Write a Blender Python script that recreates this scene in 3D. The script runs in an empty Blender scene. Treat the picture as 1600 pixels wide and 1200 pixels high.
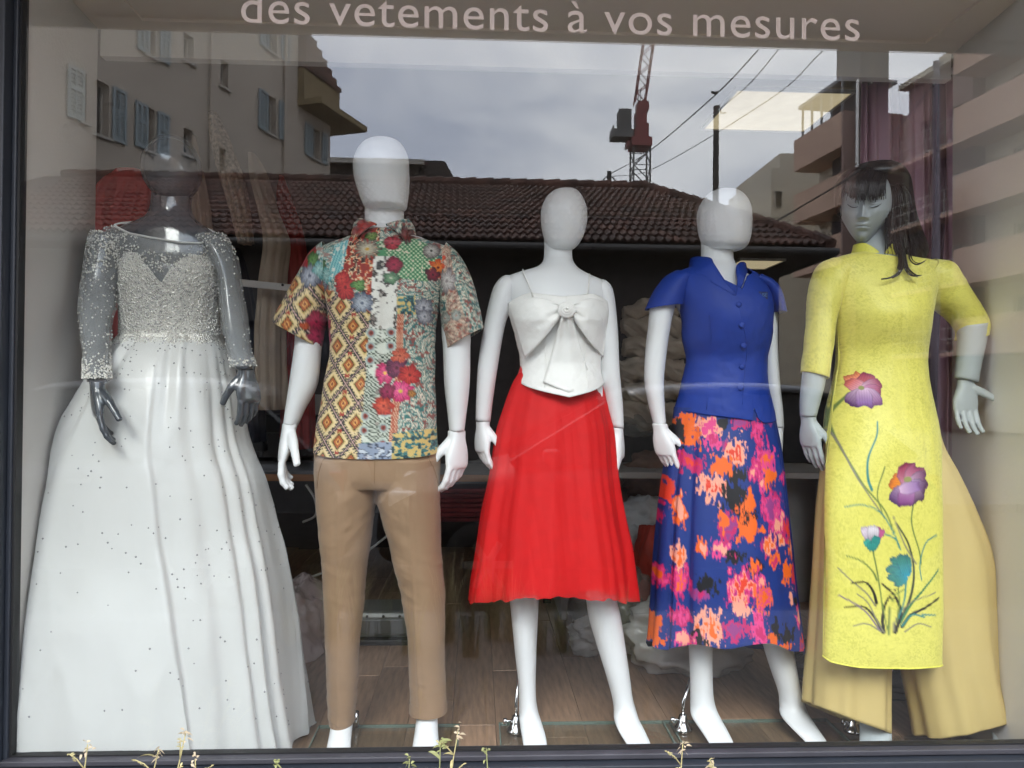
import bpy, bmesh, math, random
import numpy as np
from mathutils import Vector, Matrix
random.seed(7)
rng = np.random.default_rng(7)
scn = bpy.context.scene
COL = scn.collection
R_ = math.radians

# ---------------------------------------------------------------- camera
CAM = np.array([0.0, -2.05, 1.50])
YAW, PIT, ROL, FPX = R_(2.62), R_(0.57), R_(0.49), 1202.0
_f = np.array([math.sin(YAW)*math.cos(PIT), math.cos(YAW)*math.cos(PIT), math.sin(PIT)])
_r = np.array([math.cos(YAW), -math.sin(YAW), 0.0])
_u = np.cross(_r, _f)
_R = _r*math.cos(ROL) + _u*math.sin(ROL)
_U = -_r*math.sin(ROL) + _u*math.cos(ROL)
cd = bpy.data.cameras.new('camera')
cam = bpy.data.objects.new('camera', cd)
COL.objects.link(cam)
m = Matrix.Identity(4)
for i in range(3):
    m[i][0], m[i][1], m[i][2], m[i][3] = _R[i], _U[i], -_f[i], CAM[i]
cam.matrix_world = m
cd.sensor_width = 36.0
cd.lens = 36.0*FPX/1600.0
cd.clip_start, cd.clip_end = 0.05, 2000.0
scn.camera = cam

# ---------------------------------------------------------------- sky, sun, exposure
w = bpy.data.worlds.new('World'); scn.world = w; w.use_nodes = True
nt = w.node_tree; nt.nodes.clear()
SUN_EL, SUN_AZ = R_(38), R_(192)
def N(nt, typ, **kw):
    n = nt.nodes.new(typ)
    for k, v in kw.items(): setattr(n, k, v)
    return n
sky = N(nt, 'ShaderNodeTexSky', sky_type='NISHITA', sun_disc=False, sun_elevation=SUN_EL, sun_rotation=SUN_AZ)
tc = N(nt, 'ShaderNodeTexCoord')
mp = N(nt, 'ShaderNodeMapping'); mp.inputs['Scale'].default_value = (1.0, 1.0, 2.6)
nt.links.new(tc.outputs['Generated'], mp.inputs['Vector'])
n1 = N(nt, 'ShaderNodeTexNoise'); n1.inputs['Scale'].default_value = 2.6; n1.inputs['Detail'].default_value = 7; n1.inputs['Roughness'].default_value = 0.55; n1.inputs['Distortion'].default_value = 0.6
nt.links.new(mp.outputs['Vector'], n1.inputs['Vector'])
cr = N(nt, 'ShaderNodeValToRGB')
cr.color_ramp.elements[0].position = 0.36; cr.color_ramp.elements[0].color = (6.9, 7.6, 9.4, 1)
cr.color_ramp.elements[1].position = 0.64; cr.color_ramp.elements[1].color = (13.8, 14.1, 14.8, 1)
nt.links.new(n1.outputs['Fac'], cr.inputs['Fac'])
mx = N(nt, 'ShaderNodeMix', data_type='RGBA'); mx.inputs['Factor'].default_value = 0.93
nt.links.new(sky.outputs['Color'], mx.inputs[6]); nt.links.new(cr.outputs['Color'], mx.inputs[7])
bg = N(nt, 'ShaderNodeBackground'); bg.inputs['Strength'].default_value = 0.15
nt.links.new(mx.outputs[2], bg.inputs['Color'])
out = N(nt, 'ShaderNodeOutputWorld'); nt.links.new(bg.outputs['Background'], out.inputs['Surface'])

sd = bpy.data.lights.new('sun', 'SUN'); sd.energy = 0.6; sd.angle = R_(20); sd.color = (1.0, 0.97, 0.92)
so = bpy.data.objects.new('sun', sd); COL.objects.link(so)
# the overcast glow stands high behind the photographer
sdir = Vector((math.sin(SUN_AZ)*math.cos(SUN_EL), math.cos(SUN_AZ)*math.cos(SUN_EL), math.sin(SUN_EL)))
so.rotation_euler = sdir.to_track_quat('Z', 'Y').to_euler()

scn.view_settings.view_transform = 'Standard'
scn.view_settings.look = 'None'
scn.view_settings.exposure = 1.85
scn.view_settings.gamma = 1.0
scn.view_settings.use_curve_mapping = False
scn.render.engine = 'CYCLES'
cy = scn.cycles
cy.use_denoising = True
cy.max_bounces = 8; cy.diffuse_bounces = 4; cy.glossy_bounces = 4
cy.transparent_max_bounces = 32
cy.caustics_reflective = False; cy.caustics_refractive = False
cy.sample_clamp_indirect = 6.0

# ---------------------------------------------------------------- picture geometry helpers
def ray(px, py):
    return _f*FPX + _R*(px-800.0) - _U*(py-600.0)
def P(px, py, Y):
    """point at depth plane y = Y behind the shop window seen at that place of the photograph"""
    d = ray(px, py); t = (Y-CAM[1])/d[1]
    return CAM + d*t
def RV(px, py, d):
    """point of the street whose mirror image in the pane (plane y = 0) stands at virtual distance d"""
    p = P(px, py, CAM[1]+d)
    return np.array([p[0], -p[1], p[2]])
def topx(X, Y, Z):
    q = np.stack([np.asarray(X)-CAM[0], np.broadcast_to(np.asarray(Y)-CAM[1], np.shape(X)), np.asarray(Z)-CAM[2]], -1)
    f = q@_f
    return 800+FPX*(q@_R)/f, 600-FPX*(q@_U)/f
def facade_hit(px, py, P0, uv):
    """virtual vertical plane through P0 (x, y) along uv: returns (t, z)"""
    d = ray(px, py)
    A = np.array([[d[0], -uv[0]], [d[1], -uv[1]]])
    s, t = np.linalg.solve(A, np.array([P0[0]-CAM[0], P0[1]-CAM[1]]))
    return t, CAM[2]+s*d[2]

def srgb(r, g, b):
    c = np.array([r, g, b])/255.0
    return tuple(np.where(c <= 0.04045, c/12.92, ((c+0.055)/1.055)**2.4))

# ---------------------------------------------------------------- materials
MATS = {}
def mat(name, col, rough=0.6, var=0.12, scale=8.0, bump=0.0, bscale=60.0, metal=0.0, spec=0.5, sheen=0.0,
        coat=0.0, stretch=(1, 1, 1), emit=None, attr=None, trans=None, alpha_noise=False, rand=0.0, coord='Object', subsurf=0.0, glitter=0.0):
    if name in MATS: return MATS[name]
    mt = bpy.data.materials.new(name); mt.use_nodes = True
    nt = mt.node_tree; nt.nodes.clear()
    o = N(nt, 'ShaderNodeOutputMaterial'); b = N(nt, 'ShaderNodeBsdfPrincipled')
    L = nt.links.new
    b.inputs['Roughness'].default_value = rough; b.inputs['Metallic'].default_value = metal
    b.inputs['Specular IOR Level'].default_value = spec
    if sheen: b.inputs['Sheen Weight'].default_value = sheen
    if coat: b.inputs['Coat Weight'].default_value = coat; b.inputs['Coat Roughness'].default_value = 0.08
    t = N(nt, 'ShaderNodeTexCoord'); mp = N(nt, 'ShaderNodeMapping'); mp.inputs['Scale'].default_value = stretch
    L(t.outputs[coord], mp.inputs['Vector'])
    n = N(nt, 'ShaderNodeTexNoise'); n.inputs['Scale'].default_value = scale; n.inputs['Detail'].default_value = 6
    L(mp.outputs['Vector'], n.inputs['Vector'])
    if attr:
        src = N(nt, 'ShaderNodeVertexColor'); src.layer_name = attr; csrc = src.outputs['Color']
    else:
        src = N(nt, 'ShaderNodeRGB'); src.outputs[0].default_value = (*col, 1); csrc = src.outputs[0]
    mr = N(nt, 'ShaderNodeMapRange'); mr.inputs['From Min'].default_value = 0.25; mr.inputs['From Max'].default_value = 0.75
    mr.inputs['To Min'].default_value = 1-var; mr.inputs['To Max'].default_value = 1+var
    L(n.outputs['Fac'], mr.inputs['Value'])
    fac = mr.outputs['Result']
    if rand:
        oi = N(nt, 'ShaderNodeObjectInfo'); r2 = N(nt, 'ShaderNodeMapRange'); r2.inputs['To Min'].default_value = 1-rand; r2.inputs['To Max'].default_value = 1+rand
        L(oi.outputs['Random'], r2.inputs['Value'])
        mu = N(nt, 'ShaderNodeMath', operation='MULTIPLY'); L(fac, mu.inputs[0]); L(r2.outputs['Result'], mu.inputs[1]); fac = mu.outputs[0]
    sc = N(nt, 'ShaderNodeVectorMath', operation='SCALE'); L(csrc, sc.inputs[0]); L(fac, sc.inputs['Scale'])
    L(sc.outputs['Vector'], b.inputs['Base Color'])
    if bump:
        n2 = N(nt, 'ShaderNodeTexNoise'); n2.inputs['Scale'].default_value = bscale; n2.inputs['Detail'].default_value = 4
        L(mp.outputs['Vector'], n2.inputs['Vector'])
        bp = N(nt, 'ShaderNodeBump'); bp.inputs['Strength'].default_value = bump; bp.inputs['Distance'].default_value = 0.01
        L(n2.outputs['Fac'], bp.inputs['Height']); L(bp.outputs['Normal'], b.inputs['Normal'])
    sh = b.outputs['BSDF']
    if emit is not None:
        b.inputs['Emission Color'].default_value = (*emit[0], 1); b.inputs['Emission Strength'].default_value = emit[1]
    if trans is not None:
        tr = N(nt, 'ShaderNodeBsdfTransparent'); ms = N(nt, 'ShaderNodeMixShader'); ms.inputs[0].default_value = trans
        L(sh, ms.inputs[1]); L(tr.outputs[0], ms.inputs[2]); sh = ms.outputs[0]
    L(sh, o.inputs['Surface'])
    MATS[name] = mt
    return mt

def glass_mat(name, tint=(0.97, 0.985, 0.98), f0=0.050, rough=0.0):
    mt = bpy.data.materials.new(name); mt.use_nodes = True
    nt = mt.node_tree; nt.nodes.clear(); L = nt.links.new
    o = N(nt, 'ShaderNodeOutputMaterial')
    lw = N(nt, 'ShaderNodeLayerWeight'); lw.inputs['Blend'].default_value = 0.5
    pw = N(nt, 'ShaderNodeMath', operation='POWER'); pw.inputs[1].default_value = 5.0; L(lw.outputs['Facing'], pw.inputs[0])
    ma = N(nt, 'ShaderNodeMath', operation='MULTIPLY_ADD'); ma.inputs[1].default_value = 1-f0; ma.inputs[2].default_value = f0; L(pw.outputs[0], ma.inputs[0])
    tr = N(nt, 'ShaderNodeBsdfTransparent'); tr.inputs[0].default_value = (*tint, 1)
    gl = N(nt, 'ShaderNodeBsdfGlossy'); gl.inputs['Roughness'].default_value = rough
    ms = N(nt, 'ShaderNodeMixShader'); L(ma.outputs[0], ms.inputs[0]); L(tr.outputs[0], ms.inputs[1]); L(gl.outputs[0], ms.inputs[2])
    L(ms.outputs[0], o.inputs['Surface'])
    return mt

# ---------------------------------------------------------------- object helpers
def thing(name, label, cat, loc=(0, 0, 0), group=None):
    o = bpy.data.objects.new(name, None); COL.objects.link(o)
    o.location = loc; o.empty_display_size = 0.1
    o['label'] = label; o['category'] = cat
    if group: o['group'] = group
    return o
def tag(o, label, cat, group=None):
    o['label'] = label; o['category'] = cat
    if group: o['group'] = group
    return o
def struct(o):
    o['kind'] = 'structure'; return o
def stuff(o):
    o['kind'] = 'stuff'; return o
def root_loc(o):
    l = np.zeros(3)
    while o is not None:
        l += np.array(o.location); o = o.parent
    return l
def link(name, me, material, parent=None):
    if material is not None and not me.materials: me.materials.append(material)
    o = bpy.data.objects.new(name, me); COL.objects.link(o)
    if parent is not None: o.parent = parent
    return o
def mesh(name, verts, faces, material, parent=None, smooth=True, colors=None, origin=None):
    verts = np.asarray(verts, dtype=np.float64).reshape(-1, 3)
    off = root_loc(parent) if parent is not None else (np.asarray(origin) if origin is not None else np.zeros(3))
    me = bpy.data.meshes.new(name)
    if isinstance(faces, np.ndarray):
        vv = (verts-off).astype(np.float32)
        me.vertices.add(len(vv)); me.vertices.foreach_set('co', vv.ravel())
        nf, k = faces.shape
        me.loops.add(nf*k); me.loops.foreach_set('vertex_index', faces.astype(np.int32).ravel())
        me.polygons.add(nf); me.polygons.foreach_set('loop_start', np.arange(0, nf*k, k, dtype=np.int32))
        me.update(calc_edges=True); me.validate()
    else:
        me.from_pydata([tuple(v) for v in verts-off], [], faces); me.update()
    if smooth: me.polygons.foreach_set('use_smooth', np.ones(len(me.polygons), dtype=bool))
    if colors is not None:
        a = me.color_attributes.new('paint', 'FLOAT_COLOR', 'POINT')
        c = np.ones((len(verts), 4), dtype=np.float32); c[:, :3] = colors
        a.data.foreach_set('color', c.ravel())
    o = link(name, me, material, parent)
    if origin is not None and parent is None: o.location = origin
    return o

class MB:
    """collects verts and faces of one mesh"""
    def __init__(s): s.v = []; s.f = []
    def add(s, v, f):
        o = len(s.v); s.v += [tuple(p) for p in v]; s.f += [tuple(i+o for i in q) for q in f]; return s
    def box(s, x0, x1, y0, y1, z0, z1):
        v = [(x, y, z) for z in (z0, z1) for y in (y0, y1) for x in (x0, x1)]
        return s.add(v, [(0, 2, 3, 1), (4, 5, 7, 6), (0, 1, 5, 4), (2, 6, 7, 3), (0, 4, 6, 2), (1, 3, 7, 5)])
    def obox(s, c, ax, ay, az):
        c, ax, ay, az = map(np.asarray, (c, ax, ay, az))
        v = [c+i*ax+j*ay+k*az for k in (-1, 1) for j in (-1, 1) for i in (-1, 1)]
        return s.add(v, [(0, 2, 3, 1), (4, 5, 7, 6), (0, 1, 5, 4), (2, 6, 7, 3), (0, 4, 6, 2), (1, 3, 7, 5)])
    def bar(s, a, b, w, h=None, up=(0, 0, 1)):
        a, b = np.asarray(a, float), np.asarray(b, float); h = h or w
        d = (b-a); l = np.linalg.norm(d); d = d/l
        x = np.cross(d, up)
        if np.linalg.norm(x) < 1e-4: x = np.cross(d, (1, 0, 0))
        x /= np.linalg.norm(x); y = np.cross(x, d)
        return s.obox((a+b)/2, d*l/2, x*w/2, y*h/2)
    def tube(s, pts, rad, n=8, cap=True):
        pts = [np.asarray(p, float) for p in pts]; k = len(pts)
        rad = [rad]*k if np.isscalar(rad) else rad
        v = []; pn = None
        for i, p in enumerate(pts):
            d = pts[min(i+1, k-1)]-pts[max(i-1, 0)]; d = d/(np.linalg.norm(d)+1e-9)
            if pn is None:
                x = np.cross(d, (0, 0, 1)); 
                if np.linalg.norm(x) < 0.2: x = np.cross(d, (1, 0, 0))
            else: x = pn-d*np.dot(pn, d)
            x /= np.linalg.norm(x); pn = x; y = np.cross(d, x)
            for j in range(n):
                a = 2*math.pi*j/n; v.append(p+rad[i]*(x*math.cos(a)+y*math.sin(a)))
        f = [(i*n+j, i*n+(j+1) % n, (i+1)*n+(j+1) % n, (i+1)*n+j) for i in range(k-1) for j in range(n)]
        if cap: f += [tuple(range(n))[::-1], tuple(range((k-1)*n, k*n))]
        return s.add(v, f)
    def prism(s, poly, axis_vec):
        poly = [np.asarray(p, float) for p in poly]; a = np.asarray(axis_vec, float); n = len(poly)
        v = poly+[p+a for p in poly]
        return s.add(v, [tuple(range(n))[::-1], tuple(range(n, 2*n))]+[(i, (i+1) % n, n+(i+1) % n, n+i) for i in range(n)])
    def lathe(s, prof, c, n=20):
        c = np.asarray(c, float); v = []; k = len(prof)
        for r, z in prof:
            for j in range(n):
                a = 2*math.pi*j/n; v.append(c+np.array([r*math.cos(a), r*math.sin(a), z]))
        f = [(i*n+j, i*n+(j+1) % n, (i+1)*n+(j+1) % n, (i+1)*n+j) for i in range(k-1) for j in range(n)]
        f += [tuple(range(n))[::-1], tuple(range((k-1)*n, k*n))]
        return s.add(v, f)
    def build(s, name, material, parent=None, smooth=False, bevel=0.0, origin=None):
        o = mesh(name, s.v, s.f, material, parent, smooth, origin=origin)
        if bevel:
            b = o.modifiers.new('bevel', 'BEVEL'); b.width = bevel; b.segments = 2; b.limit_method = 'ANGLE'
        return o
def box(name, x0, x1, y0, y1, z0, z1, material, parent=None, bevel=0.0):
    return MB().box(x0, x1, y0, y1, z0, z1).build(name, material, parent, bevel=bevel)

def catmull(A, k):
    """A: (m, d) key rows -> ((m-1)*k+1, d) smooth rows"""
    A = np.asarray(A, float); m_ = len(A)
    if m_ < 3 or k <= 1:
        t = np.linspace(0, m_-1, (m_-1)*max(k, 1)+1); i = np.minimum(t.astype(int), m_-2); f = (t-i)[:, None]
        return A[i]*(1-f)+A[i+1]*f
    ext = np.vstack([2*A[0]-A[1], A, 2*A[-1]-A[-2]])
    outp = []
    for i in range(m_-1):
        p0, p1, p2, p3 = ext[i:i+4]
        for j in range(k):
            t = j/k
            outp.append(0.5*((2*p1)+(-p0+p2)*t+(2*p0-5*p1+4*p2-p3)*t*t+(-p0+3*p1-3*p2+p3)*t**3))
    outp.append(A[-1])
    return np.array(outp)
def loft_grid(rows, Y, n=32, k=6, fold=None):
    """rows: (xl, yl, xr, yr, depth_radius, dY=0, tilt_deg=0, exponent=2), ellipse rings spanning two picture points"""
    K = []
    for r in rows:
        xl, yl, xr, yr, ry = r[:5]
        dY = r[5] if len(r) > 5 else 0.0; tl = R_(r[6]) if len(r) > 6 else 0.0; ex = r[7] if len(r) > 7 else 2.0
        a, b = P(xl, yl, Y+dY), P(xr, yr, Y+dY)
        K.append(np.concatenate([(a+b)/2, (b-a)/2, np.array([0, math.cos(tl), math.sin(tl)])*ry, [ex]]))
    K = catmull(np.array(K), k)
    th = np.linspace(0, 2*math.pi, n, endpoint=False)
    ct, st = np.cos(th), np.sin(th)
    ex = K[:, 9:10]
    c = np.sign(ct)[None]*np.abs(ct)[None]**(2/ex); s = np.sign(st)[None]*np.abs(st)[None]**(2/ex)
    if fold is not None:
        t = np.linspace(0, 1, len(K))[:, None]
        f = fold(np.broadcast_to(th[None], c.shape), np.broadcast_to(t, c.shape))
        c, s = c*f, s*f
    V = K[:, None, 0:3] + c[..., None]*K[:, None, 3:6] + s[..., None]*K[:, None, 6:9]
    return V
def grid_faces(m_, n, closed=True):
    i = np.arange(m_-1)[:, None]; j = np.arange(n if closed else n-1)[None]
    j2 = (j+1) % n
    return np.stack([i*n+j, i*n+j2, (i+1)*n+j2, (i+1)*n+j], -1).reshape(-1, 4)
def grid_obj(name, V, material, parent=None, closed=True, cap0=False, cap1=False, colors=None):
    m_, n = V.shape[:2]
    f = grid_faces(m_, n, closed)
    v = V.reshape(-1, 3)
    if cap0 or cap1:
        ext = []
        if cap0:
            c = len(v)+len(ext); ext.append(V[0].mean(0))
            f = np.vstack([f, [[c, (j+1) % n, j, j] for j in range(n)]])
        if cap1:
            c = len(v)+len(ext); ext.append(V[-1].mean(0)); b = (m_-1)*n
            f = np.vstack([f, [[c, b+j, b+(j+1) % n, b+(j+1) % n] for j in range(n)]])
        v = np.vstack([v, ext])
        if colors is not None: colors = np.vstack([colors.reshape(-1, 3)]+[colors.reshape(-1, 3)[:1]]*len(ext))
        # degenerate quads -> lists
        fl = [tuple(dict.fromkeys(q)) for q in f.tolist()]
        return mesh(name, v, fl, material, parent, True, None if colors is None else colors.reshape(-1, 3))
    return mesh(name, v, f, material, parent, True, None if colors is None else colors.reshape(-1, 3))
def loft(name, rows, Y, material, parent=None, n=32, k=6, cap0=True, cap1=True, fold=None, painter=None):
    V = loft_grid(rows, Y, n, k, fold)
    col = None
    if painter is not None:
        x, y = topx(V[..., 0], Y, V[..., 2]); col = painter(x, y)
    return grid_obj(name, V, material, parent, True, cap0, cap1, col)
def H(*rows):
    """horizontal silhouette rows (y, xl, xr, depth_radius, ...)"""
    return [(r[1], r[0], r[2], r[0])+tuple(r[3:]) for r in rows]
def copy_tree(o, parent=None, loc=None, label=None):
    c = o.copy(); COL.objects.link(c)
    if parent is not None: c.parent = parent
    if loc is not None: c.location = loc
    if label is not None: c['label'] = label
    for ch in o.children: copy_tree(ch, c)
    return c
def remeshed(verts, faces, voxel, smooth=3):
    """weld several shells into one skin"""
    me = bpy.data.meshes.new('tmp'); me.from_pydata([tuple(v) for v in verts], [], faces); me.update()
    o = bpy.data.objects.new('tmp', me); COL.objects.link(o)
    r = o.modifiers.new('r', 'REMESH'); r.mode = 'VOXEL'; r.voxel_size = voxel
    if smooth:
        s = o.modifiers.new('s', 'SMOOTH'); s.factor = 0.5; s.iterations = smooth
    dg = bpy.context.evaluated_depsgraph_get(); dg.update()
    ev = o.evaluated_get(dg); m2 = bpy.data.meshes.new_from_object(ev)
    v = np.array([x.co[:] for x in m2.vertices]); f = [tuple(p.vertices) for p in m2.polygons]
    bpy.data.objects.remove(o); bpy.data.meshes.remove(me); bpy.data.meshes.remove(m2)
    return v, f

# ---- numpy noise and paint
def vnoise(x, y, seed=0):
    r = np.random.default_rng(seed).random((64, 64))
    xi, yi = np.floor(x).astype(int), np.floor(y).astype(int); fx, fy = x-xi, y-yi
    fx, fy = fx*fx*(3-2*fx), fy*fy*(3-2*fy)
    a, b = r[yi % 64, xi % 64], r[yi % 64, (xi+1) % 64]; c, d = r[(yi+1) % 64, xi % 64], r[(yi+1) % 64, (xi+1) % 64]
    return (a*(1-fx)+b*fx)*(1-fy)+(c*(1-fx)+d*fx)*fy
def fbm(x, y, seed=0, o=4):
    v = 0; a = 0.5; s = 0
    for i in range(o):
        v = v+a*vnoise(x*2**i, y*2**i, seed+i); s += a; a *= 0.5
    return v/s
class Canvas:
    def __init__(s, x0, y0, x1, y1, sc, base):
        s.x0, s.y0, s.sc = x0, y0, sc
        s.X, s.Y = np.meshgrid(np.arange(x0, x1, 1/sc), np.arange(y0, y1, 1/sc))
        s.A = np.zeros(s.X.shape+(3,)); s.A[:] = srgb(*base)
    def put(s, mask, col, a=1.0):
        mk = np.clip(mask*1.0, 0, 1)[..., None]*a
        c = np.asarray(srgb(*col)) if np.ndim(col) == 1 and len(col) == 3 else col
        s.A = s.A*(1-mk)+c*mk
    def poly(s, pts):
        ins = np.zeros(s.X.shape, bool); k = len(pts)
        for i in range(k):
            (xa, ya), (xb, yb) = pts[i], pts[(i+1) % k]
            if ya == yb: continue
            c = ((s.Y > min(ya, yb)) & (s.Y <= max(ya, yb)))
            ins ^= c & (s.X < (s.Y-ya)*(xb-xa)/(yb-ya)+xa)
        return ins
    def stroke(s, pts, w0, w1, col, a=1.0, k=14):
        q = catmull(np.array(pts, float), k); n = len(q)
        for i in range(n-1):
            t = i/(n-1); wd = (w0+(w1-w0)*t)
            (xa, ya), (xb, yb) = q[i], q[i+1]
            mx0, mx1, my0, my1 = min(xa, xb)-wd-1, max(xa, xb)+wd+1, min(ya, yb)-wd-1, max(ya, yb)+wd+1
            i0, i1 = max(0, int((my0-s.y0)*s.sc)), max(0, int((my1-s.y0)*s.sc)+1); j0, j1 = max(0, int((mx0-s.x0)*s.sc)), max(0, int((mx1-s.x0)*s.sc)+1)
            X, Y = s.X[i0:i1, j0:j1], s.Y[i0:i1, j0:j1]
            if X.size == 0: continue
            L2 = (xb-xa)**2+(yb-ya)**2+1e-9
            u = np.clip(((X-xa)*(xb-xa)+(Y-ya)*(yb-ya))/L2, 0, 1)
            d = np.hypot(X-xa-u*(xb-xa), Y-ya-u*(yb-ya))
            mk = (np.clip(wd/2+0.65-d, 0, 1.3)/1.3*a)[..., None]
            s.A[i0:i1, j0:j1] = s.A[i0:i1, j0:j1]*(1-mk)+np.asarray(srgb(*col))*mk
    def win(s, cx, cy, r):
        i0, i1 = max(0, int((cy-r-s.y0)*s.sc)), max(1, int((cy+r-s.y0)*s.sc)+1); j0, j1 = max(0, int((cx-r-s.x0)*s.sc)), max(1, int((cx+r-s.x0)*s.sc)+1)
        w_ = Canvas.__new__(Canvas); w_.x0, w_.y0, w_.sc = s.x0, s.y0, s.sc
        w_.X, w_.Y, w_.A = s.X[i0:i1, j0:j1], s.Y[i0:i1, j0:j1], s.A[i0:i1, j0:j1]
        w_.sl = (slice(i0, i1), slice(j0, j1)); return w_
    def flower(s, cx, cy, R, *a, **k):
        w_ = s.win(cx, cy, R*2.2)
        if w_.X.size: w_._flower(cx, cy, R, *a, **k); s.A[w_.sl] = w_.A
    def _flower(s, cx, cy, R, n, c_out, c_in, c_mid, ph=0.0, sq=1.0, ragged=0.2, seed=1):
        dx, dy = s.X-cx, (s.Y-cy)/sq; r = np.hypot(dx, dy); th = np.arctan2(dy, dx)+ph
        lobe = R*(1-ragged+ragged*np.abs(np.cos(n*th/2)))+R*0.55*(fbm(s.X/5+seed, s.Y/5, seed)-0.5)+R*0.05
        inm = np.clip((lobe-r)*1.2, 0, 1)
        g = np.clip(r/R, 0, 1)[..., None]
        c = np.asarray(srgb(*c_in))*(1-g)+np.asarray(srgb(*c_out))*g
        vein = (0.5+0.5*np.cos(n*th*3+6*r/R+5*fbm(s.X/3, s.Y/3, seed+1)))[..., None]
        edge = np.clip(1-np.abs(np.cos(n*th/2))*2.2, 0, 1)[..., None]*np.clip(g*1.6, 0, 1)
        c = c*(0.66+0.5*vein)*(1-0.55*edge)*(0.75+0.5*fbm(s.X/2.5, s.Y/2.5, seed+2))[..., None]
        s.put(inm, c)
        s.put(np.clip((R*0.18-r)*1.2, 0, 1), c_mid)
    def sample(s, x, y):
        i = np.clip((y-s.y0)*s.sc, 0, s.A.shape[0]-1.001); j = np.clip((x-s.x0)*s.sc, 0, s.A.shape[1]-1.001)
        i0, j0 = i.astype(int), j.astype(int); fi, fj = (i-i0)[..., None], (j-j0)[..., None]
        A = s.A
        return (A[i0, j0]*(1-fj)+A[i0, j0+1]*fj)*(1-fi)+(A[i0+1, j0]*(1-fj)+A[i0+1, j0+1]*fj)*fi
# ================================================================ materials of the setting
M_frame = mat('dark_aluminium', srgb(40, 45, 53), 0.45, 0.22, 7, bump=0.03, bscale=300, stretch=(1, 1, 1))
M_gasket = mat('black_rubber', (0.008, 0.008, 0.009), 0.6)
M_white = mat('white_paint', (0.84, 0.82, 0.79), 0.55, 0.05, 3, bump=0.05, bscale=120)
M_reveal = mat('reveal_paint', (0.66, 0.63, 0.60), 0.6, 0.06, 2.5, bump=0.06, bscale=90)
M_ceil = mat('ceiling_paint', (0.90, 0.78, 0.69), 0.7, 0.05, 2)
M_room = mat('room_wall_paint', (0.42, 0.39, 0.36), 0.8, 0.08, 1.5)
M_soffit = mat('soffit_render', (0.80, 0.73, 0.66), 0.85, 0.08, 2, bump=0.1, bscale=80)
M_street_wall = mat('street_wall_render', (0.42, 0.39, 0.35), 0.9, 0.08, 2, bump=0.2, bscale=60)
M_pave = mat('pavement_concrete', (0.125, 0.12, 0.115), 0.85, 0.18, 3, bump=0.3, bscale=40)
M_road = mat('asphalt', (0.04, 0.04, 0.042), 0.85, 0.25, 5, bump=0.5, bscale=120)
M_yellow_line = mat('yellow_road_paint', (0.55, 0.42, 0.05), 0.6, 0.2, 15)
M_kerb = mat('kerb_stone', (0.16, 0.155, 0.15), 0.8, 0.15, 10)
M_earth = mat('ground_earth', (0.16, 0.15, 0.13), 0.9, 0.2, 0.2)
M_plank = mat('oak_plank', (0.33, 0.205, 0.13), 0.42, 0.34, 14, bump=0.08, bscale=60, stretch=(5.0, 0.55, 1), rand=0.16)
M_pane = glass_mat('window_glass')
M_letter = mat('frosted_lettering', (0.88, 0.76, 0.70), 0.6, 0.05, 10)
M_led = mat('led_panel', (0.9, 0.86, 0.78), 0.5, emit=((1.0, 0.82, 0.50), 0.115))
M_led_rim = mat('led_rim', (0.75, 0.73, 0.7), 0.4)

# ================================================================ shop shell
ground = struct(box('ground', -400, 400, -600, 60, -0.5, -0.135, M_earth))
road = struct(box('road', -60, 60, -8.3, -3.2, -0.3, -0.12, M_road))
pav = struct(box('pavement', -60, 60, -3.05, 0.3, -0.3, 0.0, M_pave))
pav2 = struct(box('pavement', -60, 60, -11.2, -8.45, -0.3, 0.0, M_pave))
for nm, y0, y1 in (('kerb', -3.2, -3.05), ('kerb', -8.45, -8.3)):
    k = struct(thing(nm, '', '', (0, 0, 0))); del k['label'], k['category']
    b0 = box('kerb_stone', -0.496, 0.496, y0, y1, -0.3, 0.006, M_kerb, k, bevel=0.015)
    for i in range(-14, 15):
        c = b0 if i == -14 else b0.copy()
        if i != -14: COL.objects.link(c)
        c.parent = k; c.location = (i*1.0, 0, 0)
ln = struct(box('road_marking', -40, 40, -3.50, -3.36, -0.119, -0.116, M_yellow_line))
WX0, WX1 = -1.19, 1.545       # glazing
SILL, HEAD = 0.553, 2.70
FLOOR = 0.40
# thick street wall round the opening, plus unseen side openings added for daylight
sw = struct(MB().box(-9, -3.3, -0.0, 0.40, 0, 6.0).box(-3.2995, -1.55, 0.0, 0.40, 2.6, 6.0).box(-3.2995, -1.55, 0.0, 0.40, 0.0, 0.40).box(-1.5495, WX0-0.10, -0.0, 0.40, 0, 6.0)
            .box(WX1+0.10, 1.95, -0.0, 0.40, 0, 6.0).box(1.9505, 3.7, 0.0, 0.40, 2.6, 6.0).box(1.9505, 3.7, 0.0, 0.40, 0.0, 0.40).box(3.7005, 9, -0.0, 0.40, 0, 6.0).box(WX0-0.10, WX1+0.10, 0.0, 0.40, HEAD+0.10, 6.0)
            .box(WX0-0.10, WX1+0.10, 0.02, 0.40, 0, FLOOR-0.03).build('street_wall', M_street_wall))
# balcony slab over the pavement; its underside is what the upper pane mirrors
t = thing('balcony', 'grey concrete balcony slab overhanging the shop window, its underside mirrored in the pane top', 'balcony', (0.2, -0.6, 2.975))
MB().box(-7, 7.5, -1.2, -0.002, 2.985, 3.2).build('slab', M_soffit, t, bevel=0.01)
tm = MB()
for a in ((-6.6, 7.1, -1.08, -1.055), (-6.6, 7.1, -0.16, -0.135)): tm.box(a[0], a[1], a[2], a[3], 2.968, 2.984)
tm.build('edge_moulding', M_soffit, t)
MB().box(-7, 7.5, -1.2, -1.12, 3.201, 4.1).build('parapet', M_street_wall, t)

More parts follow.
